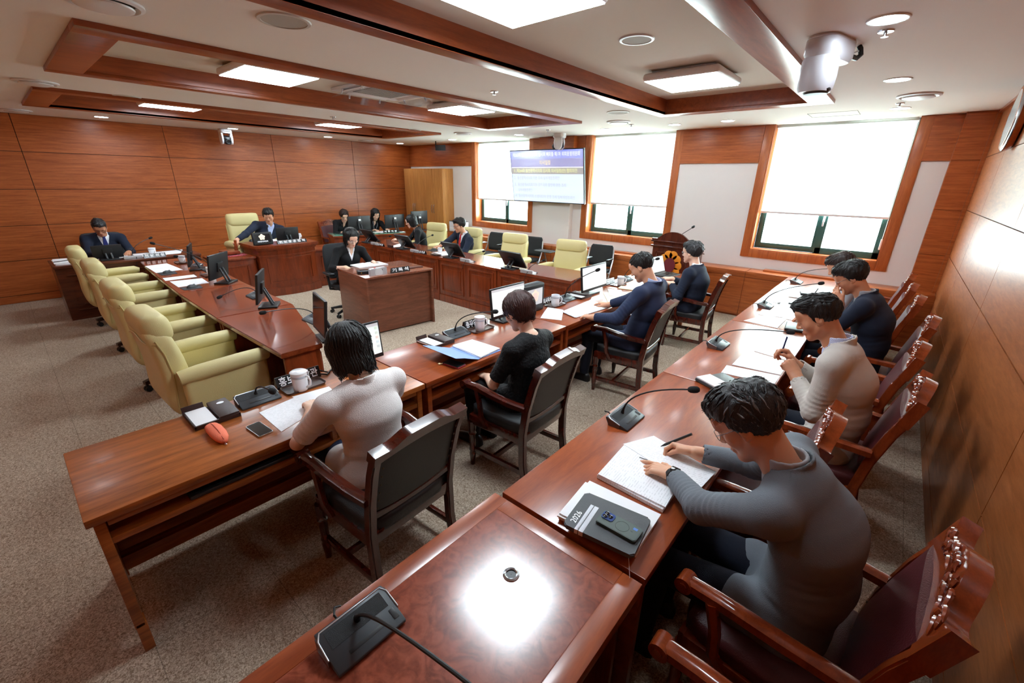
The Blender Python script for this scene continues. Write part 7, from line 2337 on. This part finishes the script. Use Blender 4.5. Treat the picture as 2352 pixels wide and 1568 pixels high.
def person(label, pelvis, yaw, head, look=(0.0, 0.35, 0.0), arms=None, top=None, top_mat=None, skin=None, hair='short', hair_mat_=None,
           male=True, sw=0.195, bulk=1.0, res=1.0, sleeve='long', shirt=None, tie=None, glasses=None, grey=0.0, locks=160, seat=0.46,
           trousers=None, vneck=True, collar=True, bare_neck=False, lanyard=False, feet=True, watch=None, badge=False, skirt=True, hs=1.0, arm_r=1.0, extra=None, spine_back=0.05, folds=1.0, buttons=False):
    """seated figure. pelvis (x, y) and head (x, y, z) in the room; yaw = facing direction; look = head turn, nod, tilt.
    arms: two dicts (right, left) with wrist position in the room, finger direction, back-of-hand direction, pose, pole"""
    t = thing('person', label, 'person', (pelvis[0], pelvis[1], 0), yaw - PI / 2)
    rz_ = rotm('Z', -(yaw - PI / 2))
    def loc(p):
        p = np.array(p, float)
        return rz_ @ (p - np.array([pelvis[0], pelvis[1], 0.0]))
    def dirl(v):
        return rz_ @ np.array(v, float)
    H = loc(head)
    Rh = rotm('Z', look[0]) @ rotm('X', -look[1]) @ rotm('Y', look[2])
    Pv = np.array([0, 0, seat + 0.09])
    neck = H + Rh @ np.array([0, -0.036, -0.118]) * hs + np.array([0, -0.028, -0.052]) * hs
    up = nrm(neck - Pv)
    LAT = np.array([1.0, 0, 0]) if extra is None or 'twist' not in extra else np.array([math.cos(extra['twist']), math.sin(extra['twist']), 0])
    LAT = nrm(LAT - up * (LAT @ up))
    FR = np.cross(up, LAT)
    Lt = np.linalg.norm(neck - Pv)
    def tor(u, f=0.0, x=0.0):
        bow_ = -spine_back * math.sin(PI * min(1, max(0, u)))
        return Pv + (neck - Pv) * u + FR * (f + bow_) + LAT * x
    bw = bulk
    # ---------------- arms
    A = []
    for side, a in zip((1, -1), arms or (None, None)):
        S_ = neck + LAT * (side * sw) - up * 0.055 - FR * 0.012
        if a is None:
            a = {}
        if 'w' in a:
            W = loc(a['w'])
        else:
            W = tor(0.15, 0.24, side * 0.13) + np.array([0, 0.02, 0.06])
        S_ = S_ + nrm(W - S_) * 0.02
        E = ik(S_, W, 0.285, 0.250, dirl(a['pole']) if 'pole' in a else np.array([side * 0.55, -0.35, -0.9]))
        fd = dirl(a['f']) if 'f' in a else nrm(W - E)
        dz_ = dirl(a['d']) if 'd' in a else np.array([0, 0, 1.0])
        A.append((side, S_, E, W, fd, dz_, a.get('pose', 'relaxed'), a.get('show', True)))
    skin = skin or SK_M
    # ---------------- skin: head, forearms and hands, body under the clothes
    hd = head_mesh(H, Rh, neck - up * 0.02 + FR * 0.004, 0.0034 * res, male, hs)
    body = [hd.mesh()]
    for side, S_, E, W, fd, dz_, pose, show in A:
        if show:
            (v, q), segs = hand_arm(E, W, fd, dz_, side, pose, 0.0027 * res, (1.0 if male else 0.90) * hs, 0.041 * arm_r if male else 0.036 * arm_r, 0.027 if male else 0.0235)
            body.append((v, q))
    core = SD(Pv - np.array([0.32, 0.30, 0.16]), np.maximum(neck, Pv) + np.array([0.32, 0.35, 0.05]), 0.014)
    core.cone(Pv, tor(0.45), 0.085 * bw, 0.085 * bw, 0.05, LAT, 1.35)
    core.cone(tor(0.45), tor(0.86), 0.085 * bw, 0.075 * bw, 0.05, LAT, 1.5)
    core.cone(tor(0.86), neck, 0.060, 0.050, 0.04)
    for side, S_, E, W, fd, dz_, pose, show in A:
        core.cone(tor(0.84, 0, side * 0.10), S_, 0.045, 0.042, 0.03)
        core.cone(S_, E, 0.040, 0.036, 0.03)
    body.append(core.mesh())
    bo = np_obj('body', body, skin, t)
    # ---------------- clothing
    pts = [Pv, neck] + [a[1] for a in A] + [a[2] for a in A] + [a[3] for a in A]
    lo = np.min(pts, 0) - 0.16; hi = np.max(pts, 0) + 0.16
    lo[2] = min(lo[2], seat - 0.06); lo[1] = min(lo[1], -0.24)
    hh = 0.0062 * (res if res > 1 else 1.0)
    G = SD(lo, hi, hh)
    fo = 0.0016 * folds
    if male:
        G.cone(Pv + np.array([0, -0.01, -0.03]), tor(0.30), 0.122 * bw, 0.112 * bw, 0.05, LAT, (1.46, 1.40), fold=(fo, 0.055, 0.6, 0.6))
        G.cone(tor(0.30), tor(0.62), 0.112 * bw, 0.118 * bw, 0.05, LAT, (1.40, 1.48), fold=(fo, 0.06, 0.4, 0.6))
        G.cone(tor(0.62), tor(0.86), 0.118 * bw, 0.096 * bw, 0.05, LAT, (1.48, 1.62))
    else:
        G.cone(Pv + np.array([0, -0.01, -0.03]), tor(0.32), 0.112 * bw, 0.094 * bw, 0.05, LAT, (1.52, 1.40), fold=(fo, 0.055, 0.6, 0.6))
        G.cone(tor(0.32), tor(0.62), 0.094 * bw, 0.104 * bw, 0.05, LAT, (1.40, 1.46), fold=(fo * 0.7, 0.06, 0.4, 0.6))
        G.cone(tor(0.62), tor(0.86), 0.104 * bw, 0.084 * bw, 0.05, LAT, (1.46, 1.58))
        for s in (-1, 1):
            G.ell(tor(0.62, 0.070, s * 0.070), (0.060, 0.058, 0.062), None, 0.04)
    for side, S_, E, W, fd, dz_, pose, show in A:
        G.cone(tor(0.95, -0.005, side * 0.04), S_ + up * 0.008, 0.056, 0.064 if male else 0.054, 0.045)
        r1, r2 = (0.066, 0.055) if male else (0.056, 0.047)
        r1 *= arm_r; r2 *= arm_r
        if sleeve == 'short':
            M_ = S_ + (E - S_) * 0.80
            G.cone(S_, M_, r1, r2 * 1.16, 0.035, flat=True, fold=(fo, 0.03, 0.6, 0.4))
            G.cone(S_ + (E - S_) * 0.3, M_ + nrm(E - S_) * 0.01, r2 * 0.84, r2 * 0.9, 0.0, sub=False) if False else None
        else:
            G.cone(S_, E, r1, r2, 0.035, fold=(fo * 1.3, 0.028, 0.85, 0.45))
            C_ = W - nrm(W - E) * (0.035 if show else 0.0) if sleeve == 'long' else E + (W - E) * 0.45
            G.cone(E, C_, r2, 0.043 * arm_r if male else 0.038 * arm_r, 0.03, flat=True, fold=(fo * 1.2, 0.024, 0.15, 0.5))
            u_ = nrm(W - E)
            G.cone(C_ - u_ * 0.03, C_ + u_ * 0.03, 0.036 * arm_r if male else 0.031 * arm_r, 0.037 * arm_r, 0.003, sub=True)
    if skirt:
        for s in (-1, 1):
            G.cone(Pv + np.array([s * 0.09, -0.02, -0.03]), Pv + np.array([s * 0.11, 0.13, -0.02]), 0.100 * bw, 0.086 * bw, 0.04)
    # flat hem near the seat, open neck
    sl, P = G.blk(lo, hi, 0)
    G.F[:] = np.maximum(G.F, (seat + 0.008 - P[..., 2]).astype(np.float32))
    rn = 0.063 if male else 0.053
    G.cone(neck - up * 0.05 + FR * 0.006, neck + up * 0.22, rn, rn + 0.01, 0.008, sub=True)
    cp = P - neck
    zu = cp @ up; xl = cp @ LAT; yf = cp @ FR
    if vneck:
        depth = 0.26 if male else 0.20
        wv = 0.078 if male else 0.070
        wedge = np.maximum(np.abs(xl) - wv * np.clip((zu + depth) / (depth + 0.02), 0, 1.2), np.maximum(-(yf - 0.01), -(zu + depth)))
        G.F[:] = np.maximum(G.F, (-wedge).astype(np.float32))
    if collar:
        # collar standing round the neck, open at the front, with lapels folded out along the opening
        ro, ri = rn + 0.016, rn + 0.005
        rad = np.sqrt(xl ** 2 + (yf + 0.004) ** 2)
        top_ = 0.030 + (-yf) * 0.30
        col = np.maximum(np.maximum(rad - (ro + 0.10 * np.clip(-(zu - 0.01), 0, 0.05)), (ri + 0.06 * np.clip(-zu, 0, 0.05)) - rad), np.maximum(zu - top_, -0.055 - zu))
        col = np.maximum(col, (yf - 0.030))
        G.F[:] = np.minimum(G.F, (col * 0.85).astype(np.float32))
    cl = np_obj(top or 'jacket', [G.mesh()], top_mat, t)
    if shirt:
        K = SD(np.minimum(neck, tor(0.3)) - 0.20, neck + 0.14, 0.0055 * max(1, res))
        K.cone(tor(0.35), tor(0.64), (0.112 if male else 0.094) * bw - 0.012, (0.118 if male else 0.106) * bw - 0.012, 0.05, LAT, 1.44)
        K.cone(tor(0.64), tor(0.88), (0.118 if male else 0.106) * bw - 0.012, (0.092 if male else 0.080) * bw - 0.010, 0.05, LAT, 1.52)
        K.cone(tor(0.88), neck - up * 0.03, 0.078, 0.062, 0.03)
        if not male:
            for s in (-1, 1):
                K.ell(tor(0.62, 0.058, s * 0.070), (0.058, 0.056, 0.060), None, 0.04)
        K.cone(neck - up * 0.09 + FR * 0.004, neck + up * (0.052 if not bare_neck else 0.0), rn + 0.003, rn + 0.004, 0.006, flat=True)
        K.cone(neck - up * 0.03 + FR * 0.004, neck + up * 0.2, rn - 0.006, rn - 0.004, 0.003, sub=True)
        P2 = K.blk(K.lo, K.lo + K.h * (K.n - 1), 0)[1]
        c2 = P2 - neck
        z2, x2, y2 = c2 @ up, c2 @ LAT, c2 @ FR
        dp = 0.05 if male and not bare_neck else 0.13
        w2 = np.maximum(np.abs(x2) - 0.045 * np.clip((z2 + dp) / (dp + 0.05), 0, 1.3), np.maximum(-(y2 - 0.02), -(z2 + dp)))
        K.F[:] = np.maximum(K.F, (-w2).astype(np.float32))
        sh_ = np_obj('shirt', [K.mesh()], shirt, t)
        if tie:
            b = MB()
            secs = []
            f0 = (0.118 * bw) + 0.004
            for zz, w_, ff in ((0.0, 0.019, 0.072), (-0.03, 0.016, 0.082), (-0.06, 0.020, 0.094), (-0.14, 0.030, f0 - 0.004), (-0.22, 0.036, f0 + 0.0), (-0.28, 0.036, f0 + 0.002)):
                cpt = neck + up * zz + FR * (ff - spine_back * math.sin(PI * max(0, 1 + zz / Lt)))
                secs.append([tuple(cpt - LAT * w_), tuple(cpt + LAT * w_), tuple(cpt + LAT * w_ * 0.9 + FR * 0.008), tuple(cpt - LAT * w_ * 0.9 + FR * 0.008)])
            b.loft(secs)
            b.build('tie', tie, t)
    # ---------------- hair
    rnd = random.Random(len(label) * 7 + 3)
    hp = hair_mesh(H, Rh, hair, 0.0040 * max(1, res * 0.9), hs, rnd, locks, 0.0036 * (1 if res < 1.3 else 1.5), grey)
    np_obj('hair', hp, None, t, mats=[hair_mat_ or H_BLK, H_GRY])
    # ---------------- face details
    def T(p):
        return Vector(tuple(H + Rh @ (np.array(p, float) * hs)))
    b = MB()
    for s in (-1, 1):
        b.tube([T((s * 0.017, 0.0862, 0.024)), T((s * 0.030, 0.0868, 0.029)), T((s * 0.046, 0.0755, 0.025))], [0.0022, 0.0032, 0.0015], 6)
    b.build('eyebrows', hair_mat_ if (hair_mat_ and male) else H_BLK, t, smooth=180)
    b = MB()
    for s in (-1, 1):
        b.tube([T((s * (0.0165 + 0.0145 * (i / 2)), 0.0895 - 0.0055 * abs(i - 2) ** 1.3 * 0.55, -0.0045 - 0.0012 * (2 - abs(i - 2)))) for i in range(5)], [0.0006, 0.0012, 0.0014, 0.0012, 0.0006], 5)
    b.build('eyelashes', M_LASH, t, smooth=180)
    b = MB()
    q_ = Matrix([list(r) for r in Rh])
    b.tube([T((-0.0215, 0.0885, -0.0678)), T((-0.011, 0.0975, -0.0655)), T((0, 0.0995, -0.0662)), T((0.011, 0.0975, -0.0655)), T((0.0215, 0.0885, -0.0678))], [0.0012, 0.0032, 0.0036, 0.0032, 0.0012], 8)
    b.tube([T((-0.019, 0.0885, -0.0700)), T((0, 0.0975, -0.0738)), T((0.019, 0.0885, -0.0700))], [0.0015, 0.0046, 0.0015], 8)
    b.build('lips', M_LIP if male else M_LIPF, t, smooth=180)
    if glasses:
        b = MB()
        gz, gy = 0.000, 0.104
        for s in (-1, 1):
            ring = [T((s * 0.033 + 0.0235 * math.cos(a), gy - 0.010 * (abs(math.cos(a)) if math.cos(a) * s > 0 else 0), gz + 0.0175 * math.sin(a))) for a in [2 * PI * k / 18 for k in range(19)]]
            b.tube(ring, 0.0012 * (1 if res < 1.3 else 1.5), 6)
            b.tube([T((s * 0.056, gy - 0.008, gz + 0.006)), T((s * 0.072, gy - 0.03, gz + 0.008)), T((s * 0.081, 0.02, 0.010)), T((s * 0.083, -0.015, 0.006))], 0.0013 * (1 if res < 1.3 else 1.5), 6)
        b.tube([T((-0.010, gy, gz + 0.004)), T((0, gy + 0.002, gz + 0.007)), T((0.010, gy, gz + 0.004))], 0.0012, 6)
        gf = b.build('glasses', glasses, t, smooth=180)
        b = MB()
        for s in (-1, 1):
            b.raw([T((s * 0.033 + 0.0225 * math.cos(2 * PI * k / 16), gy - 0.010 * (abs(math.cos(2 * PI * k / 16)) if math.cos(2 * PI * k / 16) * s > 0 else 0), gz + 0.0165 * math.sin(2 * PI * k / 16))) for k in range(16)], [tuple(range(16))])
        b.build('lenses', glassy('spectacle_lens', (0.97, 0.98, 0.98, 1), 0.94), gf)
    # ---------------- legs
    if feet:
        L_ = SD(np.array([-0.30, -0.20, 0.02]), np.array([0.30, 0.70, seat + 0.22]), 0.011)
        for s in (-1, 1):
            hip = Pv + np.array([s * 0.09, 0.0, -0.015]); kn = np.array([s * (0.12 if male else 0.075), 0.43, seat + 0.055]); an = np.array([s * (0.12 if male else 0.08), 0.43 + (0.02 if male else -0.03), 0.085])
            L_.cone(hip, kn, 0.088 * bw, 0.066, 0.04)
            L_.cone(kn, an, 0.064, 0.047, 0.03, flat=True)
        np_obj('trousers', [L_.mesh()], trousers or C_DNAVY, t)
        for s in (-1, 1):
            an = np.array([s * (0.12 if male else 0.08), 0.43 + (0.02 if male else -0.03), 0.0])
            b = MB()
            secs = []
            for u, w_, h_ in ((-0.07, 0.022, 0.05), (-0.05, 0.034, 0.085), (0.0, 0.036, 0.088), (0.06, 0.041, 0.062), (0.13, 0.044, 0.045), (0.175, 0.034, 0.034), (0.195, 0.014, 0.022)):
                secs.append([(an[0] + w_ * math.cos(PI * k / 10), an[1] + u, 0.002 + h_ * max(0.0, math.sin(PI * k / 10)) ** 0.7) for k in range(11)])
            b.loft(secs)
            b.build('shoe', C_SHOE, t, smooth=60)
    if badge:
        c_ = neck + up * -0.12 + LAT * -0.088 * 1.0 + FR * (0.118 * bw + 0.0)
        MB().lathe([(0.001, 0.0), (0.009, 0.0), (0.009, 0.003), (0.001, 0.004)], tuple(c_), 10, rot=rotx(-PI / 2)).build('lapel_badge', M_GOLD, cl)
    if lanyard:
        b = MB()
        for s in (-1, 1):
            b.tube([tuple(neck + LAT * s * 0.06 + up * 0.0 + FR * 0.03), tuple(neck + LAT * s * 0.05 - up * 0.08 + FR * 0.115), tuple(neck - up * 0.27 + FR * 0.115 + LAT * s * 0.006)], 0.004, 6)
        b.build('lanyard', C_LGREY, t)
    return t, A, loc, dirl
# ================================================================ the people
M_WIRE = mat('wire_frame', rgb(150, 152, 158), 0.25, metal=0.9)
M_DKF = mat('dark_frame', rgb(40, 30, 28), 0.3)
def arm(w, f, pose='relaxed', pole=None, d=(0, 0, 1), show=True):
    a = dict(w=w, f=f, pose=pose, d=d, show=show)
    if pole: a['pole'] = pole
    return a
pg, AG, lg, dg_ = person('person in a grey jacket and glasses writing at the nearest right-hand table', (0.03, 1.52), PI, (-0.22, 1.50, 1.19), (0.0, 0.75, 0.0),
    (arm((-0.44, 1.79, 0.815), (-1, 0.15, -0.15), 'pen', (0.3, 0.7, -0.6), (0.1, 0.5, 0.9)), arm((-0.455, 1.585, 0.80), (-1, 0.10, -0.15), 'spread', (0.4, -1.0, -0.35))),
    'jacket', C_GREY, SK_M, 'full', H_DGR, True, 0.205, 1.08, 1.0, 'long', C_LGREY, None, M_WIRE, 0.22, 420, hs=1.02, spine_back=0.09, vneck=False)
person('person in a beige jacket and striped shirt holding a pen', (0.0, 2.90), PI, (-0.205, 2.88, 1.26), (0.05, 0.55, 0.0),
    (arm((-0.27, 2.98, 0.93), (-0.7, -0.1, 0.7), 'pen', (0.4, 0.5, -1), (0.5, 0.6, 0.5)), arm((-0.235, 2.85, 0.90), (-0.6, 0.35, 0.6), 'fist', (0.5, -0.6, -1), (0.4, -0.7, 0.5))),
    'jacket', C_BEIGE, SK_D, 'spiky', H_BLK, True, 0.20, 1.03, 1.15, 'long', C_STRIPE, None, None, 0, 260, spine_back=0.07)
person('person in a dark navy jacket and glasses resting the chin on one hand', (0.04, 4.52), PI, (-0.175, 4.48, 1.245), (0.05, 0.6, 0.0),
    (arm((-0.38, 4.75, 0.79), (-1, -0.3, 0), 'relaxed', (0.3, 0.6, -1)), arm((-0.20, 4.42, 1.035), (-0.5, 0.25, 0.75), 'relaxed', (0.1, -0.6, -1), (-0.5, -0.7, 0.1))),
    'jacket', C_NAVY, SK_D, 'full', H_BLK, True, 0.21, 1.12, 1.25, 'long', C_LGREY, None, M_WIRE, 0, 220, spine_back=0.07)
person('person mostly hidden behind the man in dark navy, writing with a black pen', (-0.04, 5.38), PI, (-0.315, 5.36, 1.20), (0.0, 0.6, 0.0),
    (arm((-0.40, 5.45, 0.80), (-1, 0, 0), 'relaxed'), arm((-0.40, 5.27, 0.86), (-1, -0.1, 0.1), 'pen', (0.3, -0.6, -1))),
    'shirt', C_LGREY, SK_M, 'full', H_BRN, True, 0.19, 0.98, 1.5, 'half', None, None, None, 0, 120)
person('person in a white short-sleeved top with dark shoulder-length hair', (-1.80, 0.99), PI, (-1.925, 0.985, 1.145), (-0.15, 0.45, 0.0),
    (arm((-2.20, 1.12, 0.775), (-1, -0.2, 0), 'relaxed', (0.5, 1, -0.6)), arm((-2.15, 0.85, 0.775), (-1, 0.25, 0), 'relaxed', (0.7, -1, -0.6))),
    'blouse', C_WHITE, SK_F, 'midbob', H_BLK, False, 0.19, 1.06, 1.0, 'short', None, None, None, 0, 420, vneck=False, hs=1.0, trousers=C_JEAN, spine_back=0.03)
person('person in a black lace top with short red-brown hair', (-1.70, 2.10), PI, (-1.77, 2.12, 1.13), (-0.1, 0.5, 0.0),
    (arm((-1.98, 2.22, 0.66), (-1, 0, -0.2), 'relaxed', (0.5, 0.9, -0.8)), arm((-1.97, 2.02, 0.62), (-1, 0.2, -0.2), 'relaxed', (0.6, -0.9, -0.7))),
    'blouse', C_LACE, SK_F, 'pixie_f', H_RED, False, 0.18, 1.0, 1.1, 'short', None, None, None, 0, 400, collar=False, vneck=False, trousers=C_BLACK, spine_back=0.03)
person('person in a navy suit with black hair, one hand on fanned papers', (-1.64, 3.72), PI, (-1.645, 3.70, 1.235), (0.1, 0.55, 0.0),
    (arm((-2.02, 3.85, 0.78), (-1, -0.1, 0), 'relaxed', (0.4, 0.8, -0.9)), arm((-1.90, 3.34, 0.785), (-1, 0.1, -0.1), 'relaxed', (0.6, -0.8, -0.8))),
    'jacket', C_NAVYB, SK_M, 'short', H_BLK, True, 0.205, 1.06, 1.2, 'long', C_BLUE, None, None, 0, 260, spine_back=0.05)
person('person in a navy suit with glasses seated in front of the lectern', (-1.72, 5.38), PI, (-1.785, 5.40, 1.165), (-0.15, 0.12, 0.0),
    (arm((-2.05, 5.55, 0.78), (-1, 0, 0), 'relaxed', (0.4, 0.8, -0.9)), arm((-1.93, 5.27, 0.785), (-1, 0.15, 0), 'relaxed', (0.6, -0.8, -0.8))),
    'jacket', C_NAVY, SK_F, 'full', H_DGR, True, 0.205, 1.08, 1.4, 'long', C_SHIRT, None, M_WIRE, 0.1, 160)
person('person in a dark suit striking the gavel at the high desk', (-8.90, 3.17), 0.0, (-8.78, 3.27, 1.26), (-0.45, 0.35, 0.0),
    (arm((-8.42, 2.56, 0.915), (0.6, -0.5, -0.5), 'fist', (-0.3, -0.5, -0.8), (0.4, -0.3, 0.8)), arm((-8.50, 3.40, 0.89), (1, -0.2, 0), 'relaxed', (-0.4, 0.7, -0.9))),
    'jacket', C_NAVY, SK_M, 'full', H_BLK, True, 0.215, 1.12, 1.6, 'long', C_BLUE, None, None, 0, 110, badge=True, seat=0.50)
person('person in a navy suit and dotted tie reading at the dark desk on the left', (-9.48, 1.0), 0.0, (-9.32, 0.99, 1.165), (-0.2, 0.6, 0.0),
    (arm((-9.0, 0.86, 0.79), (1, 0.2, 0), 'relaxed'), arm((-9.0, 1.2, 0.79), (1, -0.2, 0), 'relaxed')),
    'jacket', C_NAVY, SK_D, 'parted', H_DGR, True, 0.205, 1.06, 1.6, 'long', C_SHIRT, C_TIEB, M_DKF, 0.1, 110)
person('person in a black jacket with glasses at the brown desk in the middle', (-5.93, 3.20), -0.085, (-5.80, 3.215, 1.15), (-0.1, 0.5, 0.0),
    (arm((-5.60, 2.98, 0.78), (1, 0.1, -0.2), 'relaxed', (-0.4, -0.8, -0.8)), arm((-5.62, 3.42, 0.80), (1, -0.2, 0), 'relaxed')),
    'jacket', C_BLACK, SK_F, 'bob', H_BLK, False, 0.18, 1.05, 1.4, 'half', C_SHIRT, None, M_WIRE, 0, 160, bare_neck=True)
person('person in a black jacket in profile at the window-side row', (-7.40, 5.66), -PI / 2 - 0.55, (-7.52, 5.52, 1.13), (-0.1, 0.35, 0.0),
    (arm((-7.70, 5.30, 0.77), (-0.6, -0.7, 0), 'relaxed'), arm((-7.42, 5.30, 0.77), (-0.8, -0.5, 0), 'relaxed')),
    'jacket', C_BLACK, SK_F, 'bob', H_BLK, False, 0.18, 1.03, 1.5, 'half', C_SHIRT, None, M_WIRE, 0, 130, bare_neck=True, badge=True)
person('person in a navy suit with a red tie at the window-side row', (-6.22, 5.72), -PI / 2 - 0.15, (-6.15, 5.60, 1.145), (-0.25, 0.25, 0.0),
    (arm((-6.30, 5.22, 0.78), (0, -1, 0), 'relaxed'), arm((-5.98, 5.25, 0.78), (-0.2, -1, 0), 'relaxed')),
    'jacket', C_NAVY, SK_M, 'full', H_BLK, True, 0.205, 1.06, 1.6, 'long', C_SHIRT, C_TIER, M_WIRE, 0, 120, badge=True)
person('person with short brown hair in black at the table by the back wall', (-9.62, 5.03), -0.2, (-9.40, 5.10, 1.145), (-0.1, 0.5, 0.0),
    (arm((-9.20, 4.92, 0.81), (1, 0.1, 0), 'relaxed'), arm((-9.20, 5.22, 0.81), (1, -0.1, 0), 'relaxed')),
    'jacket', C_BLACK, SK_F, 'pixie_f', H_BRN, False, 0.18, 1.03, 1.6, 'long', C_BLACK, None, None, 0, 90, bare_neck=True)
person('person with long black hair and a lanyard at the table by the back wall', (-9.58, 5.84), -0.2, (-9.38, 5.88, 1.14), (0.0, 0.5, 0.0),
    (arm((-9.13, 5.68, 0.81), (1, 0, 0), 'relaxed'), arm((-9.10, 5.98, 0.81), (1, -0.1, 0), 'relaxed')),
    'jacket', C_BLACK, SK_F, 'long', H_BLK, False, 0.18, 1.03, 1.6, 'long', C_BLACK, None, None, 0, 90, lanyard=True)
# things held in the hands
def pen(label, a, b, m=M_BLACK, r=0.005):
    o = MB().tube([a, Vector(a) * 0.85 + Vector(b) * 0.15, b], [0.0012, r, r], 10).build('pen', m)
    tag(o, label, 'pen')
pen('thick black pen in the writing hand of the person in grey', (-0.595, 1.80, 0.768), (-0.475, 1.83, 0.875), r=0.0065)
pen('dark blue pen held upright by the person in beige', (-0.345, 2.965, 0.955), (-0.335, 2.965, 1.085), mat('pen_blue', rgb(30, 40, 90), 0.35))
pen('black pen in the hand beyond the person with the chin on the hand', (-0.50, 5.26, 0.80), (-0.44, 5.28, 0.97))
o = MB().tube([(-8.33, 2.50, 0.765), (-8.33, 2.50, 0.79), (-8.34, 2.51, 0.86), (-8.345, 2.515, 0.93)], [0.026, 0.028, 0.018, 0.022], 14).build('gavel', W_CHAIR2)
tag(o, 'small wooden gavel held over the block', 'gavel')
# wristwatch of the man in grey
s_, S_, E_, W_r, fd_, dz_, p_, sh_ = AG[1]
u_ = nrm(W_r - E_); c_ = W_r - u_ * 0.012
b = MB()
q_ = Vector(u_).to_track_quat('Z', 'Y').to_matrix()
b.lathe([(0.0305, -0.010), (0.0325, -0.010), (0.0325, 0.010), (0.0305, 0.010)], Vector(c_), 24, rot=q_, sx=1.1, sy=1.1)
wt = b.build('watch_strap', M_BLACK, pg)
MB().rbox(Vector(c_) + Vector((0, 0, 0.032)), (0.034, 0.038, 0.010), None, 0.004).build('watch_case', M_SCREENOFF, wt)
